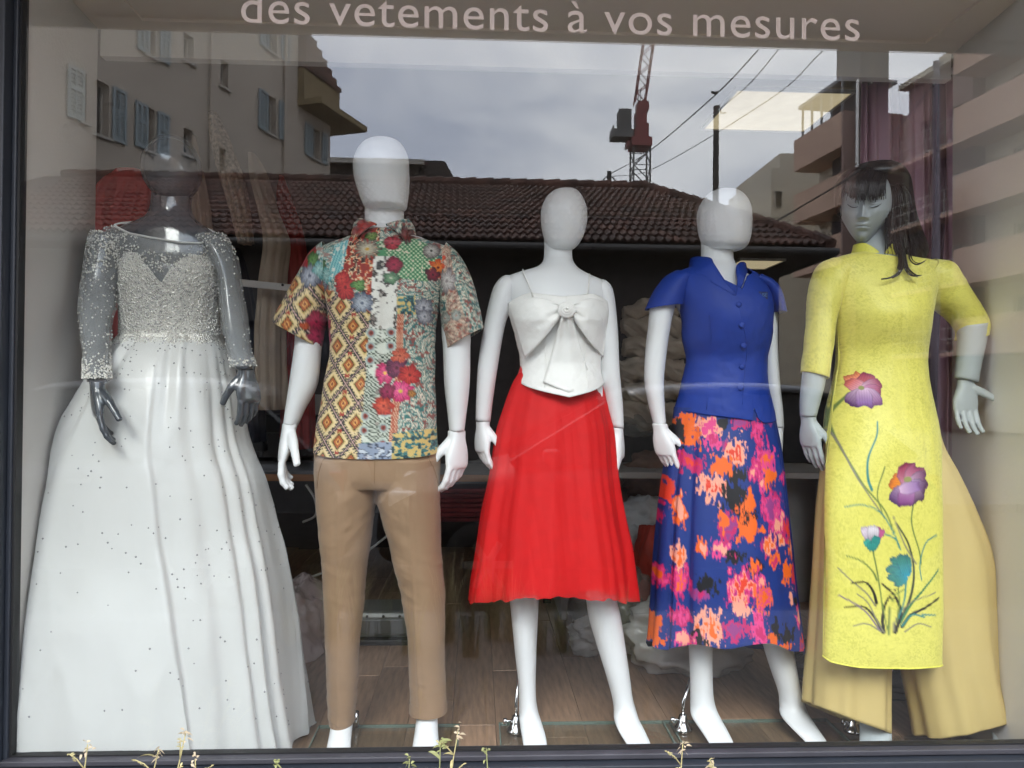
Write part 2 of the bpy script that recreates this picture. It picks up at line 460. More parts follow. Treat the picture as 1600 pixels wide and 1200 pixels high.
# unseen panes added either side to bring more daylight into the shop
for x0, x1 in ((-3.2995, -1.55), (1.9505, 3.7)): struct(MB().box(x0, x1, 0.18, 0.19, 0.402, 2.598).build('added_daylight_pane', M_pane))
# room
struct(MB().box(-3.4, 3.8, 0.40, 5.2, 3.12, 3.3).build('ceiling', M_room))
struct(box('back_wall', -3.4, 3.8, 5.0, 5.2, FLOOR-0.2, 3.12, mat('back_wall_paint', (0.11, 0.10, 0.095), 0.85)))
struct(box('side_wall', -3.6, -3.4, 0.40, 5.2, FLOOR-0.2, 3.3, M_room)); struct(box('side_wall', 3.8, 4.0, 0.40, 5.2, FLOOR-0.2, 3.3, M_room))
# reveal cheeks, head and lintel strip
def cheek(x_f, x_b, s):
    a = [(x_f, 0.03), (x_b, 0.46), (x_b+s*0.09, 0.46), (x_f+s*0.09, 0.03)]
    return struct(MB().prism([(x, y, FLOOR-0.02) for x, y in a], (0, 0, HEAD+0.05-FLOOR)).build('reveal_wall', M_reveal))
cheek(WX0-0.004, -1.222, -1); cheek(WX1+0.004, 1.592, 1)
hd = struct(box('reveal_ceiling', WX0-0.10, WX1+0.12, 0.03, 0.462, 2.650, 2.70, M_ceil))
tr = MB()
for (x0, x1, y0, y1) in ((-1.06, 1.46, 0.375, 0.39), (-1.06, 1.46, 0.06, 0.075), (-1.06, -1.045, 0.0755, 0.3745), (1.445, 1.46, 0.0755, 0.3745)):
    tr.box(x0, x1, y0, y1, 2.640, 2.6495)
struct(tr.build('ceiling_moulding', M_ceil))
struct(box('lintel', -1.215, 1.588, 0.463, 0.50, 2.565, 2.72, M_white))

# floor of oak planks
fl = struct(thing('floor', '', '', (0, 0, FLOOR))); del fl['label'], fl['category']
sub = box('subfloor', -3.4, 3.8, 0.02, 5.2, FLOOR-0.2, FLOOR-0.014, mat('subfloor_dark', (0.09, 0.06, 0.045), 0.9), fl)
pm = {}
for i in range(-11, 13):
    x = i*0.145; y = 0.035-rng.random()*0.9
    while y < 3.3:
        L = 1.25; y0, y1 = max(y, 0.035), min(y+L-0.003, 3.4)
        if y1-y0 > 0.08:
            o = MB().box(-0.0719, 0.0719, 0, y1-y0, FLOOR-0.013, FLOOR).build('plank', M_plank, fl, bevel=0.0015)
            o.location = (x, y0, rng.uniform(-0.0006, 0.0006))
        y += L

# window: frame, pane, lettering
wn = thing('shop_window', 'big shop window pane in dark aluminium frame with pale French lettering along its top', 'shop window', (0.2, 0, SILL))
fr = MB()
fr.box(WX0-0.055, WX0-0.012, -0.055, 0.028, SILL-0.075, HEAD+0.06)
fr.box(WX0-0.012, WX0, -0.02, 0.028, SILL-0.004, HEAD)
fr.box(WX0-0.15, WX0-0.055, -0.045, 0.028, SILL-0.12, HEAD+0.08)
fr.box(WX1+0.012, WX1+0.10, -0.055, 0.028, SILL-0.075, HEAD+0.06)
fr.box(WX1, WX1+0.012, -0.02, 0.028, SILL-0.004, HEAD)
fr.build('jamb', M_frame, wn, bevel=0.003)
bt = MB()
MB().box(WX0-0.012, WX1+0.012, -0.034, 0.026, SILL-0.018, SILL-0.003).build('glazing_bead', mat('skylit_worn_aluminium', srgb(58, 58, 64), 0.5, 0.25, 9, bump=0.05, bscale=200), wn, bevel=0.003)  # worn metal, coloured lighter than the frame as if skylight fell on it
bt.box(WX0-0.055, WX1+0.055, -0.062, 0.020, SILL-0.052, SILL-0.0205)
bt.box(WX0-0.055, WX1+0.055, -0.054, 0.026, SILL-0.16, SILL-0.0525)
bt.build('sill_rail', M_frame, wn, bevel=0.003)
MB().box(WX0-0.012, WX1+0.012, -0.054, 0.028, HEAD, HEAD+0.07).build('head_rail', M_frame, wn, bevel=0.003)
g = MB(); g.box(WX0, WX0+0.006, -0.012, 0.018, SILL+0.002, HEAD-0.001).box(WX1-0.006, WX1, -0.012, 0.018, SILL+0.002, HEAD-0.001).box(WX0, WX1, -0.010, 0.012, SILL-0.0028, SILL+0.001)
g.build('gasket', M_gasket, wn)
MB().box(WX0+0.002, WX1-0.002, -0.006, 0.003, SILL+0.001, HEAD-0.0015).build('pane', M_pane, wn)
MB().box(WX0-0.14, WX1+0.14, -0.02, 0.019, 0.12, SILL-0.161).build('kick_panel', M_frame, wn)

def text_mesh(name, body, size, material, parent, loc, width=None, rot=(math.pi/2, 0, 0), extrude=0.0004, mirror=False, spacing=1.0, offset=0.0):
    cu = bpy.data.curves.new(name, 'FONT'); cu.body = body; cu.size = size; cu.extrude = extrude; cu.space_character = spacing; cu.offset = offset
    o = bpy.data.objects.new('tmp', cu); COL.objects.link(o)
    dg = bpy.context.evaluated_depsgraph_get(); dg.update()
    me = bpy.data.meshes.new_from_object(o.evaluated_get(dg))
    bpy.data.objects.remove(o); bpy.data.curves.remove(cu)
    xs = [v.co.x for v in me.vertices]; x0, x1 = min(xs), max(xs)
    s = (width/(x1-x0)) if width else 1.0
    ro = Matrix.Rotation(rot[2], 4, 'Z') @ Matrix.Rotation(rot[0], 4, 'X')
    off = root_loc(parent) if parent is not None else np.zeros(3)
    for v in me.vertices:
        c = Vector(((v.co.x-x0)*s, v.co.y, v.co.z)); c = ro @ c
        v.co = Vector(np.array(loc)-off)+c
    me.name = name
    return link(name, me, material, parent)
lt = text_mesh('lettering', 'des vetements à vos mesures', 0.128, M_letter, wn, (-0.627, -0.0085, 2.4635), width=1.66, spacing=1.06)

# ceiling light panels of the shop
def led(px_corners, z, label):
    pts = []
    for (x, y) in px_corners:
        d = ray(x, y); t_ = (z-CAM[2])/d[2]; pts.append(CAM+d*t_)
    c = np.mean(pts, 0); hx = 0.5*(abs(pts[1][0]-pts[0][0])+abs(pts[2][0]-pts[3][0]))/2; hy = 0.5*(abs(pts[0][1]-pts[3][1])+abs(pts[1][1]-pts[2][1]))/2
    t = thing('ceiling_panel_light', label, 'ceiling light', tuple(c), 'flat ceiling light panels')
    MB().box(c[0]-hx, c[0]+hx, c[1]-hy, c[1]+hy, z-0.0, z+0.012).build('diffuser', M_led, t)
    r = MB(); e = 0.018
    r.box(c[0]-hx-e, c[0]+hx+e, c[1]-hy-e, c[1]-hy-0.001, z-0.006, z+0.014).box(c[0]-hx-e, c[0]+hx+e, c[1]+hy+0.001, c[1]+hy+e, z-0.006, z+0.014)
    r.box(c[0]-hx-e, c[0]-hx-0.001, c[1]-hy, c[1]+hy, z-0.006, z+0.014).box(c[0]+hx+0.001, c[0]+hx+e, c[1]-hy, c[1]+hy, z-0.006, z+0.014)
    r.build('rim', M_led_rim, t)
led([(1160, 140), (1332, 146), (1252, 205), (1096, 200)], 3.10, 'bright square ceiling light panel high behind the wigless mannequins, larger of the two seen')
led([(1150, 406), (1222, 407), (1196, 420), (1140, 419)], 2.62, 'small bright ceiling light panel low behind the blue jacket collar')

# ================================================================ street mirrored in the pane
M_cream = mat('cream_render', (0.43, 0.37, 0.305), 0.9, 0.10, 0.6, bump=0.15, bscale=30)
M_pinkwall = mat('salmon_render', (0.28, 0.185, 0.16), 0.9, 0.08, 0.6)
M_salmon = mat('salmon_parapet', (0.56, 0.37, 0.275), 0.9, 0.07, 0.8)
M_sand = mat('sand_render', (0.60, 0.53, 0.42), 0.9, 0.08, 0.6)
M_dark_in = mat('dark_interior', (0.03, 0.028, 0.027), 0.8)
M_shut = mat('blue_grey_shutter', (0.23, 0.28, 0.30), 0.6, 0.1, 6)
M_shut_pale = mat('pale_shutter', (0.36, 0.40, 0.38), 0.6, 0.1, 6)
M_tile = mat('clay_tile', (0.085, 0.036, 0.024), 0.8, 0.45, 5, rand=0.5)
M_tile2 = mat('clay_tile_far', (0.085, 0.036, 0.024), 0.8, 0.85, 2.2)
M_brownwall = mat('brown_wall', (0.05, 0.041, 0.037), 0.9, 0.15, 1.2)
M_ochre = mat('ochre_render', (0.22, 0.165, 0.085), 0.9, 0.15, 2)
M_stone = mat('stone_sill', (0.40, 0.37, 0.33), 0.8)
M_steel = mat('grey_steel', (0.20, 0.20, 0.21), 0.5, metal=0.4)
M_winglass = mat('dark_window_pane', (0.02, 0.022, 0.025), 0.08, spec=0.6)

class Facade:
    def __init__(s, px, d, uv, nrm):
        p = P(px, 600, CAM[1]+d); s.P0 = np.array([p[0], p[1]]); s.uv = np.asarray(uv); s.nv = np.asarray(nrm)
    def tz(s, px, py): return facade_hit(px, py, s.P0, s.uv)
    def at(s, t, z, off=0.0):
        q = s.P0+s.uv*t+s.nv*off
        return np.array([q[0], -q[1], z])
    def slab(s, mb, t0, t1, z0, z1, o0, o1):
        v = [s.at(t, z, o) for z in (z0, z1) for o in (o0, o1) for t in (t0, t1)]
        return mb.add(v, [(0, 2, 3, 1), (4, 5, 7, 6), (0, 1, 5, 4), (2, 6, 7, 3), (0, 4, 6, 2), (1, 3, 7, 5)])
    def wall(s, t0, t1, z0, z1, ops, dep, body):
        mb = MB()
        ts = sorted({t0, t1, *[o[0] for o in ops], *[o[1] for o in ops]}); zs = sorted({z0, z1, *[o[2] for o in ops], *[o[3] for o in ops]})
        for i in range(len(ts)-1):
            for j in range(len(zs)-1):
                a, b, c, d = ts[i], ts[i+1], zs[j], zs[j+1]
                mt_, mz = (a+b)/2, (c+d)/2
                if any(o[0] < mt_ < o[1] and o[2] < mz < o[3] for o in ops): continue
                mb.add([s.at(a, c), s.at(b, c), s.at(b, d), s.at(a, d)], [(0, 1, 2, 3)])
        for o in ops:
            c4 = [(o[0], o[2]), (o[1], o[2]), (o[1], o[3]), (o[0], o[3])]
            for k in range(4):
                p, q = c4[k], c4[(k+1) % 4]
                mb.add([s.at(*p), s.at(*q), s.at(*q, -dep), s.at(*p, -dep)], [(0, 1, 2, 3)])
        for (a, b) in ((t0, t0), (t1, t1)):
            mb.add([s.at(a, z0), s.at(a, z0, -body), s.at(a, z1, -body), s.at(a, z1)], [(0, 1, 2, 3)])
        mb.add([s.at(t0, z1), s.at(t1, z1), s.at(t1, z1, -body), s.at(t0, z1, -body)], [(0, 1, 2, 3)])
        mb.add([s.at(t0, z0, -body), s.at(t1, z0, -body), s.at(t1, z1, -body), s.at(t0, z1, -body)], [(0, 1, 2, 3)])
        return mb
    def window(s, o, dep, parent, sl=None, sr=None, smat=None, sill=True):
        f = MB(); e = 0.06
        t0, t1, z0, z1 = o
        s.slab(f, t0+0.003, t1-0.003, z0+0.003, z0+e, -dep+0.02, -dep+0.08); s.slab(f, t0+0.003, t1-0.003, z1-e, z1-0.003, -dep+0.02, -dep+0.08)
        for tt in (t0+0.003, t1-e, (t0+t1)/2-e/2): s.slab(f, tt, tt+e-0.003, z0+e, z1-e, -dep+0.02, -dep+0.08)
        w_ = f.build('window', M_stone, parent)
        p_ = MB(); s.slab(p_, t0, t1, z0, z1, -dep, -dep+0.015); p_.build('pane', M_winglass, w_)
        if sill:
            q = MB(); s.slab(q, t0-0.08, t1+0.08, z0-0.07, z0-0.003, -0.05, 0.10); q.build('sill', M_stone, w_)
        for sh in (sl, sr):
            if sh is None: continue
            a, b = min(sh), max(sh)
            m_ = MB(); h0, h1 = z0-0.02, z1+0.02
            s.slab(m_, a, a+0.07, h0, h1, 0.03, 0.08); s.slab(m_, b-0.07, b, h0, h1, 0.03, 0.08)
            for zz in (h0, h1-0.09, h0+(h1-h0)*0.55): s.slab(m_, a+0.0705, b-0.0705, zz, zz+0.09, 0.032, 0.078)
            s.slab(m_, (a+b)/2-0.025, (a+b)/2+0.025, h0+0.091, h1-0.091, 0.034, 0.074)
            k = int((h1-h0)/0.11)
            for i in range(k):
                zz = h0+0.1+(h1-h0-0.2)*i/k
                s.slab(m_, a+0.0705, b-0.0705, zz, zz+0.06, 0.036, 0.06)
            m_.build('shutter', smat or M_shut, w_)
        return w_

# --- apartment house with blue shutters (left)
D0 = 28.0
a_ = R_(20.7)
FA = Facade(460, D0, (-math.sin(a_), -math.cos(a_)), (math.cos(a_), -math.sin(a_)))
bl = thing('apartment_house', 'tall cream apartment house with blue grey shutters, mirrored behind the wedding gown and tiled roof', 'building', tuple(FA.at(4, 0)))
def op(px0, px1, ytop, ybot):
    t0, z1 = FA.tz(px0, ytop); t1, _ = FA.tz(px1, ytop); _, z0 = FA.tz(px0, ybot)
    return (min(t0, t1), max(t0, t1), z0, z1)
def tr_(a, b): return (FA.tz(a, 300)[0], FA.tz(b, 300)[0])
specs = [(229, 244, 18, 84, (210, 228), (245, 261), M_shut), (287, 303, 50, 93, None, None, None), (345, 357, 92, 134, None, None, None),
         (416, 434, 8, 76, (402, 415), (435, 448), M_shut), (150, 171, 124, 209, None, (172, 194), M_shut), (228, 242, 166, 234, (208, 227), (243, 261), M_shut),
         (287, 303, 199, 240, None, None, None), (416, 432, 146, 206, (401, 415), (433, 445), M_shut), (128, 136, 112, 190, (101, 127), None, M_shut_pale), (343, 353, 230, 268, None, None, None)]
ops = [op(*q[:4]) for q in specs]
# blind windows repeat the bays lower down, where the tiled house hides them
FA.wall(-0.001, 17.0, 0, 17.5, ops, 0.28, 9).build('wall', M_cream, bl)
for q, o in zip(specs, ops):
    FA.window(o, 0.28, bl, None if q[4] is None else tr_(*q[4]), None if q[5] is None else tr_(*q[5]), q[6])
pp = MB()
for px in (325, 441):
    t_, _ = FA.tz(px, 300); pp.tube([FA.at(t_, 0, 0.10), FA.at(t_, 17.2, 0.10)], 0.06, 8)
pp.build('drainpipe', M_cream, bl)
FA_t1 = FA.tz(515, 300)[0]
zt = FA.tz(515, 196)[1]
o9 = op(487, 500, 198, 246)
FA.wall(FA_t1, -0.01, 0, zt, [o9], 0.28, 8.9).build('wing_wall', M_cream, bl)
FA.window(o9, 0.28, bl, tr_(474, 486), tr_(501, 509), M_shut)
ev = MB(); FA.slab(ev, FA_t1-1.1, 0.0, zt+0.003, zt+0.22, -8.9, 1.0); FA.slab(ev, FA_t1-0.25, -0.02, zt+0.221, zt+1.35, -0.3, 0.25); ev.build('eaves', M_ochre, bl)
rf = MB()
for i in range(7): FA.slab(rf, FA_t1-0.25+i*0.35, FA_t1+0.1+i*0.35, zt+1.351, zt+1.5+0.22*i, -0.4, 0.33)
rf.build('roof_edge', M_tile2, bl)

# --- low house with tiled hip roof
EX0, EX1, EY, EZ = -9.6, 5.70, -10.15, 3.88
RX1, RY, RZ = 3.76, -15.35, 6.17
ho = thing('tiled_house', 'low brown house under a hipped clay tile roof mirrored across the middle of the pane', 'house', (0, -11, 0))
HB = MB(); HB.box(-9.4, 5.1, -19.9, -10.75, -0.13, 3.86); HB.build('wall', M_brownwall, ho)
r0 = MB()
A, B, Cc, Dd = np.array([EX0, EY, EZ]), np.array([EX1, EY, EZ]), np.array([RX1, RY, RZ]), np.array([EX0, RY, RZ])
E_, F_ = np.array([EX1, 2*RY-EY, EZ]), np.array([EX0, 2*RY-EY, EZ])
r0.add([A, B, Cc, Dd, E_, F_, A-[0, 0, .12], B-[0, 0, .12], E_-[0, 0, .12], F_-[0, 0, .12]], [(0, 1, 2, 3), (1, 4, 2), (3, 2, 4, 5), (0, 6, 7, 1), (1, 7, 8, 4), (4, 8, 9, 5), (6, 9, 8, 7), (0, 3, 5, 9, 6)])
roof = r0.build('roof', mat('roof_underlay', (0.05, 0.03, 0.022), 0.9), ho)
sl = np.array([0, RY-EY, RZ-EZ]); SL = np.linalg.norm(sl); sd_ = sl/SL; nn = np.array([0, -sd_[2], sd_[1]]); nn = -nn if nn[2] < 0 else nn
TW, TL = 0.262, 0.415
def tile_verts():
    v = []; 
    for k in (0, 1):
        for j in range(9):
            u = j/8
            h = 0.026*math.sin(u*4*math.pi)+0.026
            v.append((u*TW*1.02-TW/2, (TL*1.06)*k, h+(0.062 if k == 0 else 0.02)))
    for j in range(9):
        u = j/8; v.append((u*TW*1.02-TW/2, 0.0, 0.026*math.sin(u*4*math.pi)+0.026+0.025))
    f = [(j, j+1, 9+j+1, 9+j) for j in range(8)]+[(18+j, 18+j+1, j+1, j) for j in range(8)]
    return v, f
tv, tf = tile_verts()
Mt = Matrix(((1, 0, 0), (0, sd_[1], sd_[2]), (0, 0, 0)))
def place(v, x, s): return [np.array([x+p[0], EY, EZ])+sd_*(s+p[1])+nn*p[2] for p in v]
tme = bpy.data.meshes.new('roof_tile')
tme.from_pydata([tuple(np.array([p[0], 0, 0])+sd_*p[1]+nn*p[2]) for p in tv], [], tf); tme.materials.append(M_tile)
rest = MB(); cnt = 0
nrow = int(SL/TL)
for r in range(nrow):
    s = r*TL-0.03
    xmax = EX1-(EX1-RX1)*(s/SL)
    x = xmax-TW/2-0.02
    while x > -8.6:
        jx = rng.normal(0, 0.004)
        if cnt < 298 and x > -7.3:
            o = bpy.data.objects.new('roof_tile', tme); COL.objects.link(o); o.parent = roof
            o.location = Vector(np.array([x+jx, EY, EZ])+sd_*s-root_loc(ho)); cnt += 1
        else: rest.add(place(tv, x+jx, s), tf)
        x -= TW
stuff(rest.build('roof_tiles', M_tile2, roof))
rg = MB()
for i in range(34): 
    x = RX1-0.2-i*0.38; rg.tube([(x+0.2, RY, RZ+0.07), (x-0.2, RY, RZ+0.03)], 0.12, 8)
hl = (np.array([EX1, EY, EZ])-np.array([RX1, RY, RZ])); 
for i in range(15):
    p = np.array([RX1, RY, RZ])+hl*(i/15.0); q = np.array([RX1, RY, RZ])+hl*((i+1.06)/15.0)
    rg.tube([p+[0, 0, 0.09], q+[0, 0, 0.05]], 0.11, 8)
rg.build('ridge_tiles', M_tile2, ho)
gt = MB(); gt.tube([(EX0, EY+0.09, EZ-0.08), (EX1+0.1, EY+0.09, EZ-0.08)], 0.06, 10); gt.tube([(EX1+0.06, EY, EZ-0.08), (EX1+0.06, RY, EZ-0.08)], 0.075, 10)
gt.build('gutter', mat('zinc', (0.06, 0.056, 0.053), 0.5, metal=0.3), ho)
M_door = mat('brown_shutter_door', (0.038, 0.031, 0.028), 0.7, 0.2, 3)
for x0, x1 in ((-8.5, -5.6), (-4.9, -2.4), (-1.7, 0.6), (1.2, 2.6), (3.2, 4.8)):
    d_ = MB(); d_.box(x0, x1, -10.749, -10.70, 0.05, 2.5)
    for k in range(9): d_.box(x0+0.03, x1-0.03, -10.699, -10.68, 0.12+k*0.26, 0.33+k*0.26)
    d_.build('shutter_door', M_door, ho)
sg = MB(); sg.box(-3.9, -1.9, -10.68, -10.62, 2.62, 3.25); s1 = sg.build('fascia_sign', mat('grey_sign', (0.055, 0.05, 0.048), 0.6), ho)
text_mesh('sign_lettering', 'N O   F P', 0.42, mat('sign_dark_letter', (0.012, 0.011, 0.012), 0.6), s1, (-1.9, -10.612, 2.78), width=1.7, rot=(math.pi/2, 0, math.pi))
sg = MB(); sg.box(-4.35, -2.2, -10.68, -10.63, 1.9, 2.48); s2 = sg.build('shop_sign', mat('navy_sign', (0.010, 0.013, 0.024), 0.6), ho)
text_mesh('sign_lettering', 'FONDS', 0.28, mat('sign_pale_letter', (0.10, 0.10, 0.11), 0.6), s2, (-2.45, -10.622, 2.08), width=1.35, rot=(math.pi/2, 0, math.pi))

# --- farther house behind the tiled one
b2 = thing('far_house', 'distant dark house with low tiled roof mirrored beside the patterned shirt mannequin head', 'house', tuple(RV(600, 300, 40)*[1, 1, 0]))
xa, xb, xc = RV(512, 250, 40)[0], RV(655, 250, 40)[0], RV(716, 290, 40)[0]; zz = RV(560, 252, 40)[2]; ztop = RV(540, 231, 40)[2]; yy = 2.05-40
MB().box(xa-2, xb, yy-7, yy, 0, zz).build('wall', M_brownwall, b2)
MB().prism([(xa-2.4, yy+0.6, zz), (xb+0.3, yy+0.6, zz), (xb-0.6, yy-1.8, ztop), (xa-2.4, yy-1.8, ztop)], (0, -6, 0.002)).build('roof', M_tile2, b2)
MB().box(xa-2.4, xb+0.3, yy+0.45, yy+0.6, zz-0.25, zz-0.003).build('fascia', M_stone, b2)
zm = RV(660, 246, 40)[2]; zl = RV(712, 286, 40)[2]
MB().prism([(xb+0.01, yy-0.5, 0), (xc-0.4, yy-0.5, 0), (xc, yy-0.5, zl), (xb+1.3, yy-0.5, zm), (xb+0.01, yy-0.5, zm)], (0, -5, 0)).build('annex', M_brownwall, b2)

# --- salmon apartment block (right)
uvR = np.array([-math.sin(R_(6)), math.cos(R_(6))]); nR = np.array([-math.cos(R_(6)), -math.sin(R_(6))])
FB = Facade(1600, 28.0, uvR, nR)
br = thing('balcony_block', 'salmon apartment block with stacked balcony bands mirrored behind the black wig', 'building', tuple(FB.at(2, 0)))
tA = FB.tz(1490, 300)[0]; tB = FB.tz(1393, 300)[0]
def zB(px, py): return FB.tz(px, py)[1]
floors = [(zB(1600, 171), zB(1600, 115)), (zB(1600, 293), zB(1600, 234)), (zB(1600, 420), zB(1600, 363))]
floors = [(floors[0][0]+2.95, floors[0][1]+2.95)]+floors+[(floors[2][0]-2.95, floors[2][1]-2.95)]
FB2 = Facade(1600, 28.0, uvR, nR); FB2.P0 = FB.P0-nR*1.5
wo = []
for z0, z1 in floors:
    for t0 in (-10, -6.2, -2.4, 0.6): wo.append((t0, t0+1.6, z0+0.25, z0+2.25))
FB2.wall(-14, tA, 0, 20, wo, 0.2, 10).build('wall', M_sand, br)
for o in wo[4:]: FB2.window(o, 0.2, br, sill=False)
for z0, z1 in floors:
    pb = MB(); FB.slab(pb, -14, tA, z0, z1, -0.16, 0.0); FB.slab(pb, -14, tA, z0-0.16, z0-0.003, -1.497, -0.002); FB.slab(pb, tA-0.16, tA-0.001, z0, z1, -1.497, -0.162); pb.build('balcony_parapet', M_salmon, br)
# middle bays with open rails
zt2 = zB(1460, 97)
wo2 = []
for z0, z1 in floors[1:]:
    wo2.append((tA+0.5, tA+1.4, z0+0.5, z0+1.9)); wo2.append((tA+2.3, tA+3.3, z0+0.5, z0+1.9))
FB3 = Facade(1600, 28.0, uvR, nR); FB3.P0 = FB.P0-nR*0.9
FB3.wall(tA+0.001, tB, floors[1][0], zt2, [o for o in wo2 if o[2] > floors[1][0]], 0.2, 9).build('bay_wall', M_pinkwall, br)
FB3.wall(tA+0.001, tB, 0, floors[1][0]-0.003, [o for o in wo2 if o[3] < floors[1][0]], 0.2, 9).build('bay_wall', mat('shaded_bay_render', (0.09, 0.05, 0.05), 0.9, 0.1, 0.6), br)  # lower bays coloured dark to stand for the shade in their recesses
for o in wo2: FB3.window(o, 0.2, br, sill=True)
cp = MB(); FB3.slab(cp, tA-0.02, tB+0.3, zt2+0.002, zt2+0.25, -9, 0.35); FB3.slab(cp, tA+1.2, tA+2.6, zt2+0.251, zt2+0.9, -3, -0.4); cp.build('cornice', M_sand, br)
for z0, z1 in floors[1:]:
    rl = MB()
    for dz in (0.02, 0.55, 1.0): FB.slab(rl, tA+0.002, tB, z0+dz, z0+dz+0.05, -0.06, 0.0)
    for i in range(8):
        tt = tA+0.02+(tB-tA-0.1)*i/7; FB.slab(rl, tt, tt+0.03, z0+0.0705, z0+0.995, -0.05, -0.02)
    rl.build('railing', M_stone, br)
    sb = MB(); FB.slab(sb, tA+0.002, tB, z0-0.16, z0, -0.897, 0.0); sb.build('balcony_slab', M_salmon, br)
# projecting terrace wing with the stair tower
FC = Facade(1313, 37.0, uvR, nR)
tC = FC.tz(1240, 300)[0]
FC2 = Facade(1313, 37.0, uvR, nR); FC2.P0 = FC.P0-nR*1.5
bands = [(FC.tz(1313, 224)[1], FC.tz(1313, 175)[1]), (FC.tz(1313, 315)[1], FC.tz(1313, 270)[1])]
bands.append((bands[1][0]-2.95, bands[1][1]-2.95))
wz = [(0.9, 2.6, b[0]+0.4, b[0]+2.0) for b in bands[1:]]
FC2.wall(0.0, tC, 0, bands[0][1]+0.0, wz, 0.2, 5).build('wing_wall', M_sand, br)
for o in wz: FC2.window(o, 0.2, br, sill=True)
for z0, z1 in bands:
    pb = MB(); FC.slab(pb, 0, tC, z0, z1, -0.16, 0.0); FC.slab(pb, 0, tC, z0-0.16, z0-0.003, -1.497, -0.002); pb.build('balcony_parapet', M_salmon, br)
ztp = FC.tz(1313, 126)[1]
fa = MB(); FC.slab(fa, -0.16, -0.002, 0, bands[0][1], -3.2, 0.0); fa.build('end_wall', M_pinkwall, br)
tp = MB(); FC.slab(tp, 0, tC*0.9, ztp, ztp+0.18, -3, 0.0)
for i in range(5): FC.slab(tp, tC*0.9*i/4.4, tC*0.9*i/4.4+0.09, bands[0][1]+0.003, ztp-0.003, -0.12, -0.03)
tp.build('terrace_canopy', M_steel, br)
tw0 = RV(1345, 120, 36.5); tw1 = RV(1388, 120, 36.5)
MB().box(tw0[0], tw1[0], tw0[1]-3, tw0[1], 0, RV(1345, 132, 36.5)[2]).build('stair_tower', mat('mauve_render', (0.05, 0.036, 0.038), 0.9), br)
MB().box(tw0[0]-0.02, tw1[0]+0.02, tw0[1]-2.5, tw0[1]-0.01, RV(1345, 132, 36.5)[2]+0.003, 20).build('chimney_stack', mat('dark_stack', (0.06, 0.05, 0.048), 0.9), br)
dp = RV(1338, 200, 36.4); MB().tube([(dp[0], dp[1]+0.1, RV(1338, 262, 36.4)[2]), (dp[0], dp[1]+0.1, RV(1338, 126, 36.4)[2])], 0.075, 8).build('drainpipe', M_white, br)
cb = thing('cream_block', 'narrow cream block end with one window, mirrored left of the salmon balconies', 'building', tuple(RV(1225, 600, 46)*[1, 1, 0]))
c0, c1 = RV(1205, 262, 46), RV(1246, 240, 46)
MB().box(c0[0], c1[0]+4, c0[1]-8, c0[1], 0, c0[2]).box(c0[0]+0.55, c1[0]+4, c0[1]-8, c0[1]+0.001, c0[2]+0.001, c1[2]).build('wall', M_sand, cb)
w0, w1 = RV(1210, 298, 45.98), RV(1222, 325, 45.98)
ww = MB(); ww.box(w0[0], w1[0], w0[1], w0[1]+0.05, w1[2], w0[2]); wp = ww.build('window', M_stone, cb); MB().box(w0[0]+0.06, w1[0]-0.06, w0[1]+0.051, w0[1]+0.06, w1[2]+0.06, w0[2]-0.06).build('pane', M_winglass, wp)

# --- tower crane
M_crane = mat('crane_red', (0.20, 0.045, 0.04), 0.6, 0.15, 1); M_cranegrey = mat('crane_grey', (0.12, 0.115, 0.11), 0.7)
DC = 70.0
cl, crr = RV(990, 260, DC), RV(1016, 260, DC); cw = crr[0]-cl[0]; cyr = cl[1]
kr = thing('tower_crane', 'dark red luffing tower crane mirrored against the grey sky', 'crane', ((cl[0]+crr[0])/2, cyr, 0))
zs_ = RV(1003, 228, DC)[2]
ms = MB(); xs_ = (cl[0], crr[0]); ys_ = (cyr, cyr-cw)
for x in xs_:
    for y in ys_: ms.bar((x, y, 0), (x, y, zs_), 0.14)
k = int(zs_/1.5)
for i in range(k):
    z0, z1 = i*1.5, (i+1)*1.5
    for y in ys_:
        a, b = (xs_[0], xs_[1]) if i % 2 else (xs_[1], xs_[0]); ms.bar((a, y, z0), (b, y, z1), 0.08); ms.bar((xs_[0], y, z1), (xs_[1], y, z1), 0.06)
    for x in xs_:
        a, b = (ys_[0], ys_[1]) if i % 2 else (ys_[1], ys_[0]); ms.bar((x, a, z0), (x, b, z1), 0.08)
ms.build('mast', M_cranegrey, kr)
def cbx(mb, x0, y0, x1, y1, dep, dy=0.0):
    a, b = RV(x0, y1, DC), RV(x1, y0, DC); return mb.box(a[0], b[0], cyr-dep, cyr+dy, a[2], b[2])
u = MB(); cbx(u, 987, 215, 1018, 228, 1.9, 0.3); cbx(u, 995, 172, 1011, 214.9, 1.4); cbx(u, 997, 158, 1014, 171.9, 1.3, 0.1); cbx(u, 1011.2, 192, 1014, 214.9, 0.9); cbx(u, 992, 200, 994.8, 214.9, 1.2); cbx(u, 980, 219, 983.9, 228, 1.2)
u.build('slewing_unit', M_crane, kr)
u = MB(); cbx(u, 957, 201, 990, 213, 1.7); cbx(u, 958, 196, 960, 200.9, 1.7); u.build('counter_jib', M_cranegrey, kr)
u = MB(); cbx(u, 968, 170, 987, 200.8, 1.5); u.build('counterweight', mat('crane_ballast', (0.09, 0.09, 0.085), 0.8), kr)
ji = MB(); a0, a1 = RV(1001, 160, DC), RV(1021, 20, DC); wj = 0.95
e4 = [np.array([dx*wj, dy*wj, 0]) for dx in (-.5, .5) for dy in (-1, 0)]
for e in e4: ji.bar(a0+e, a1+e, 0.11)
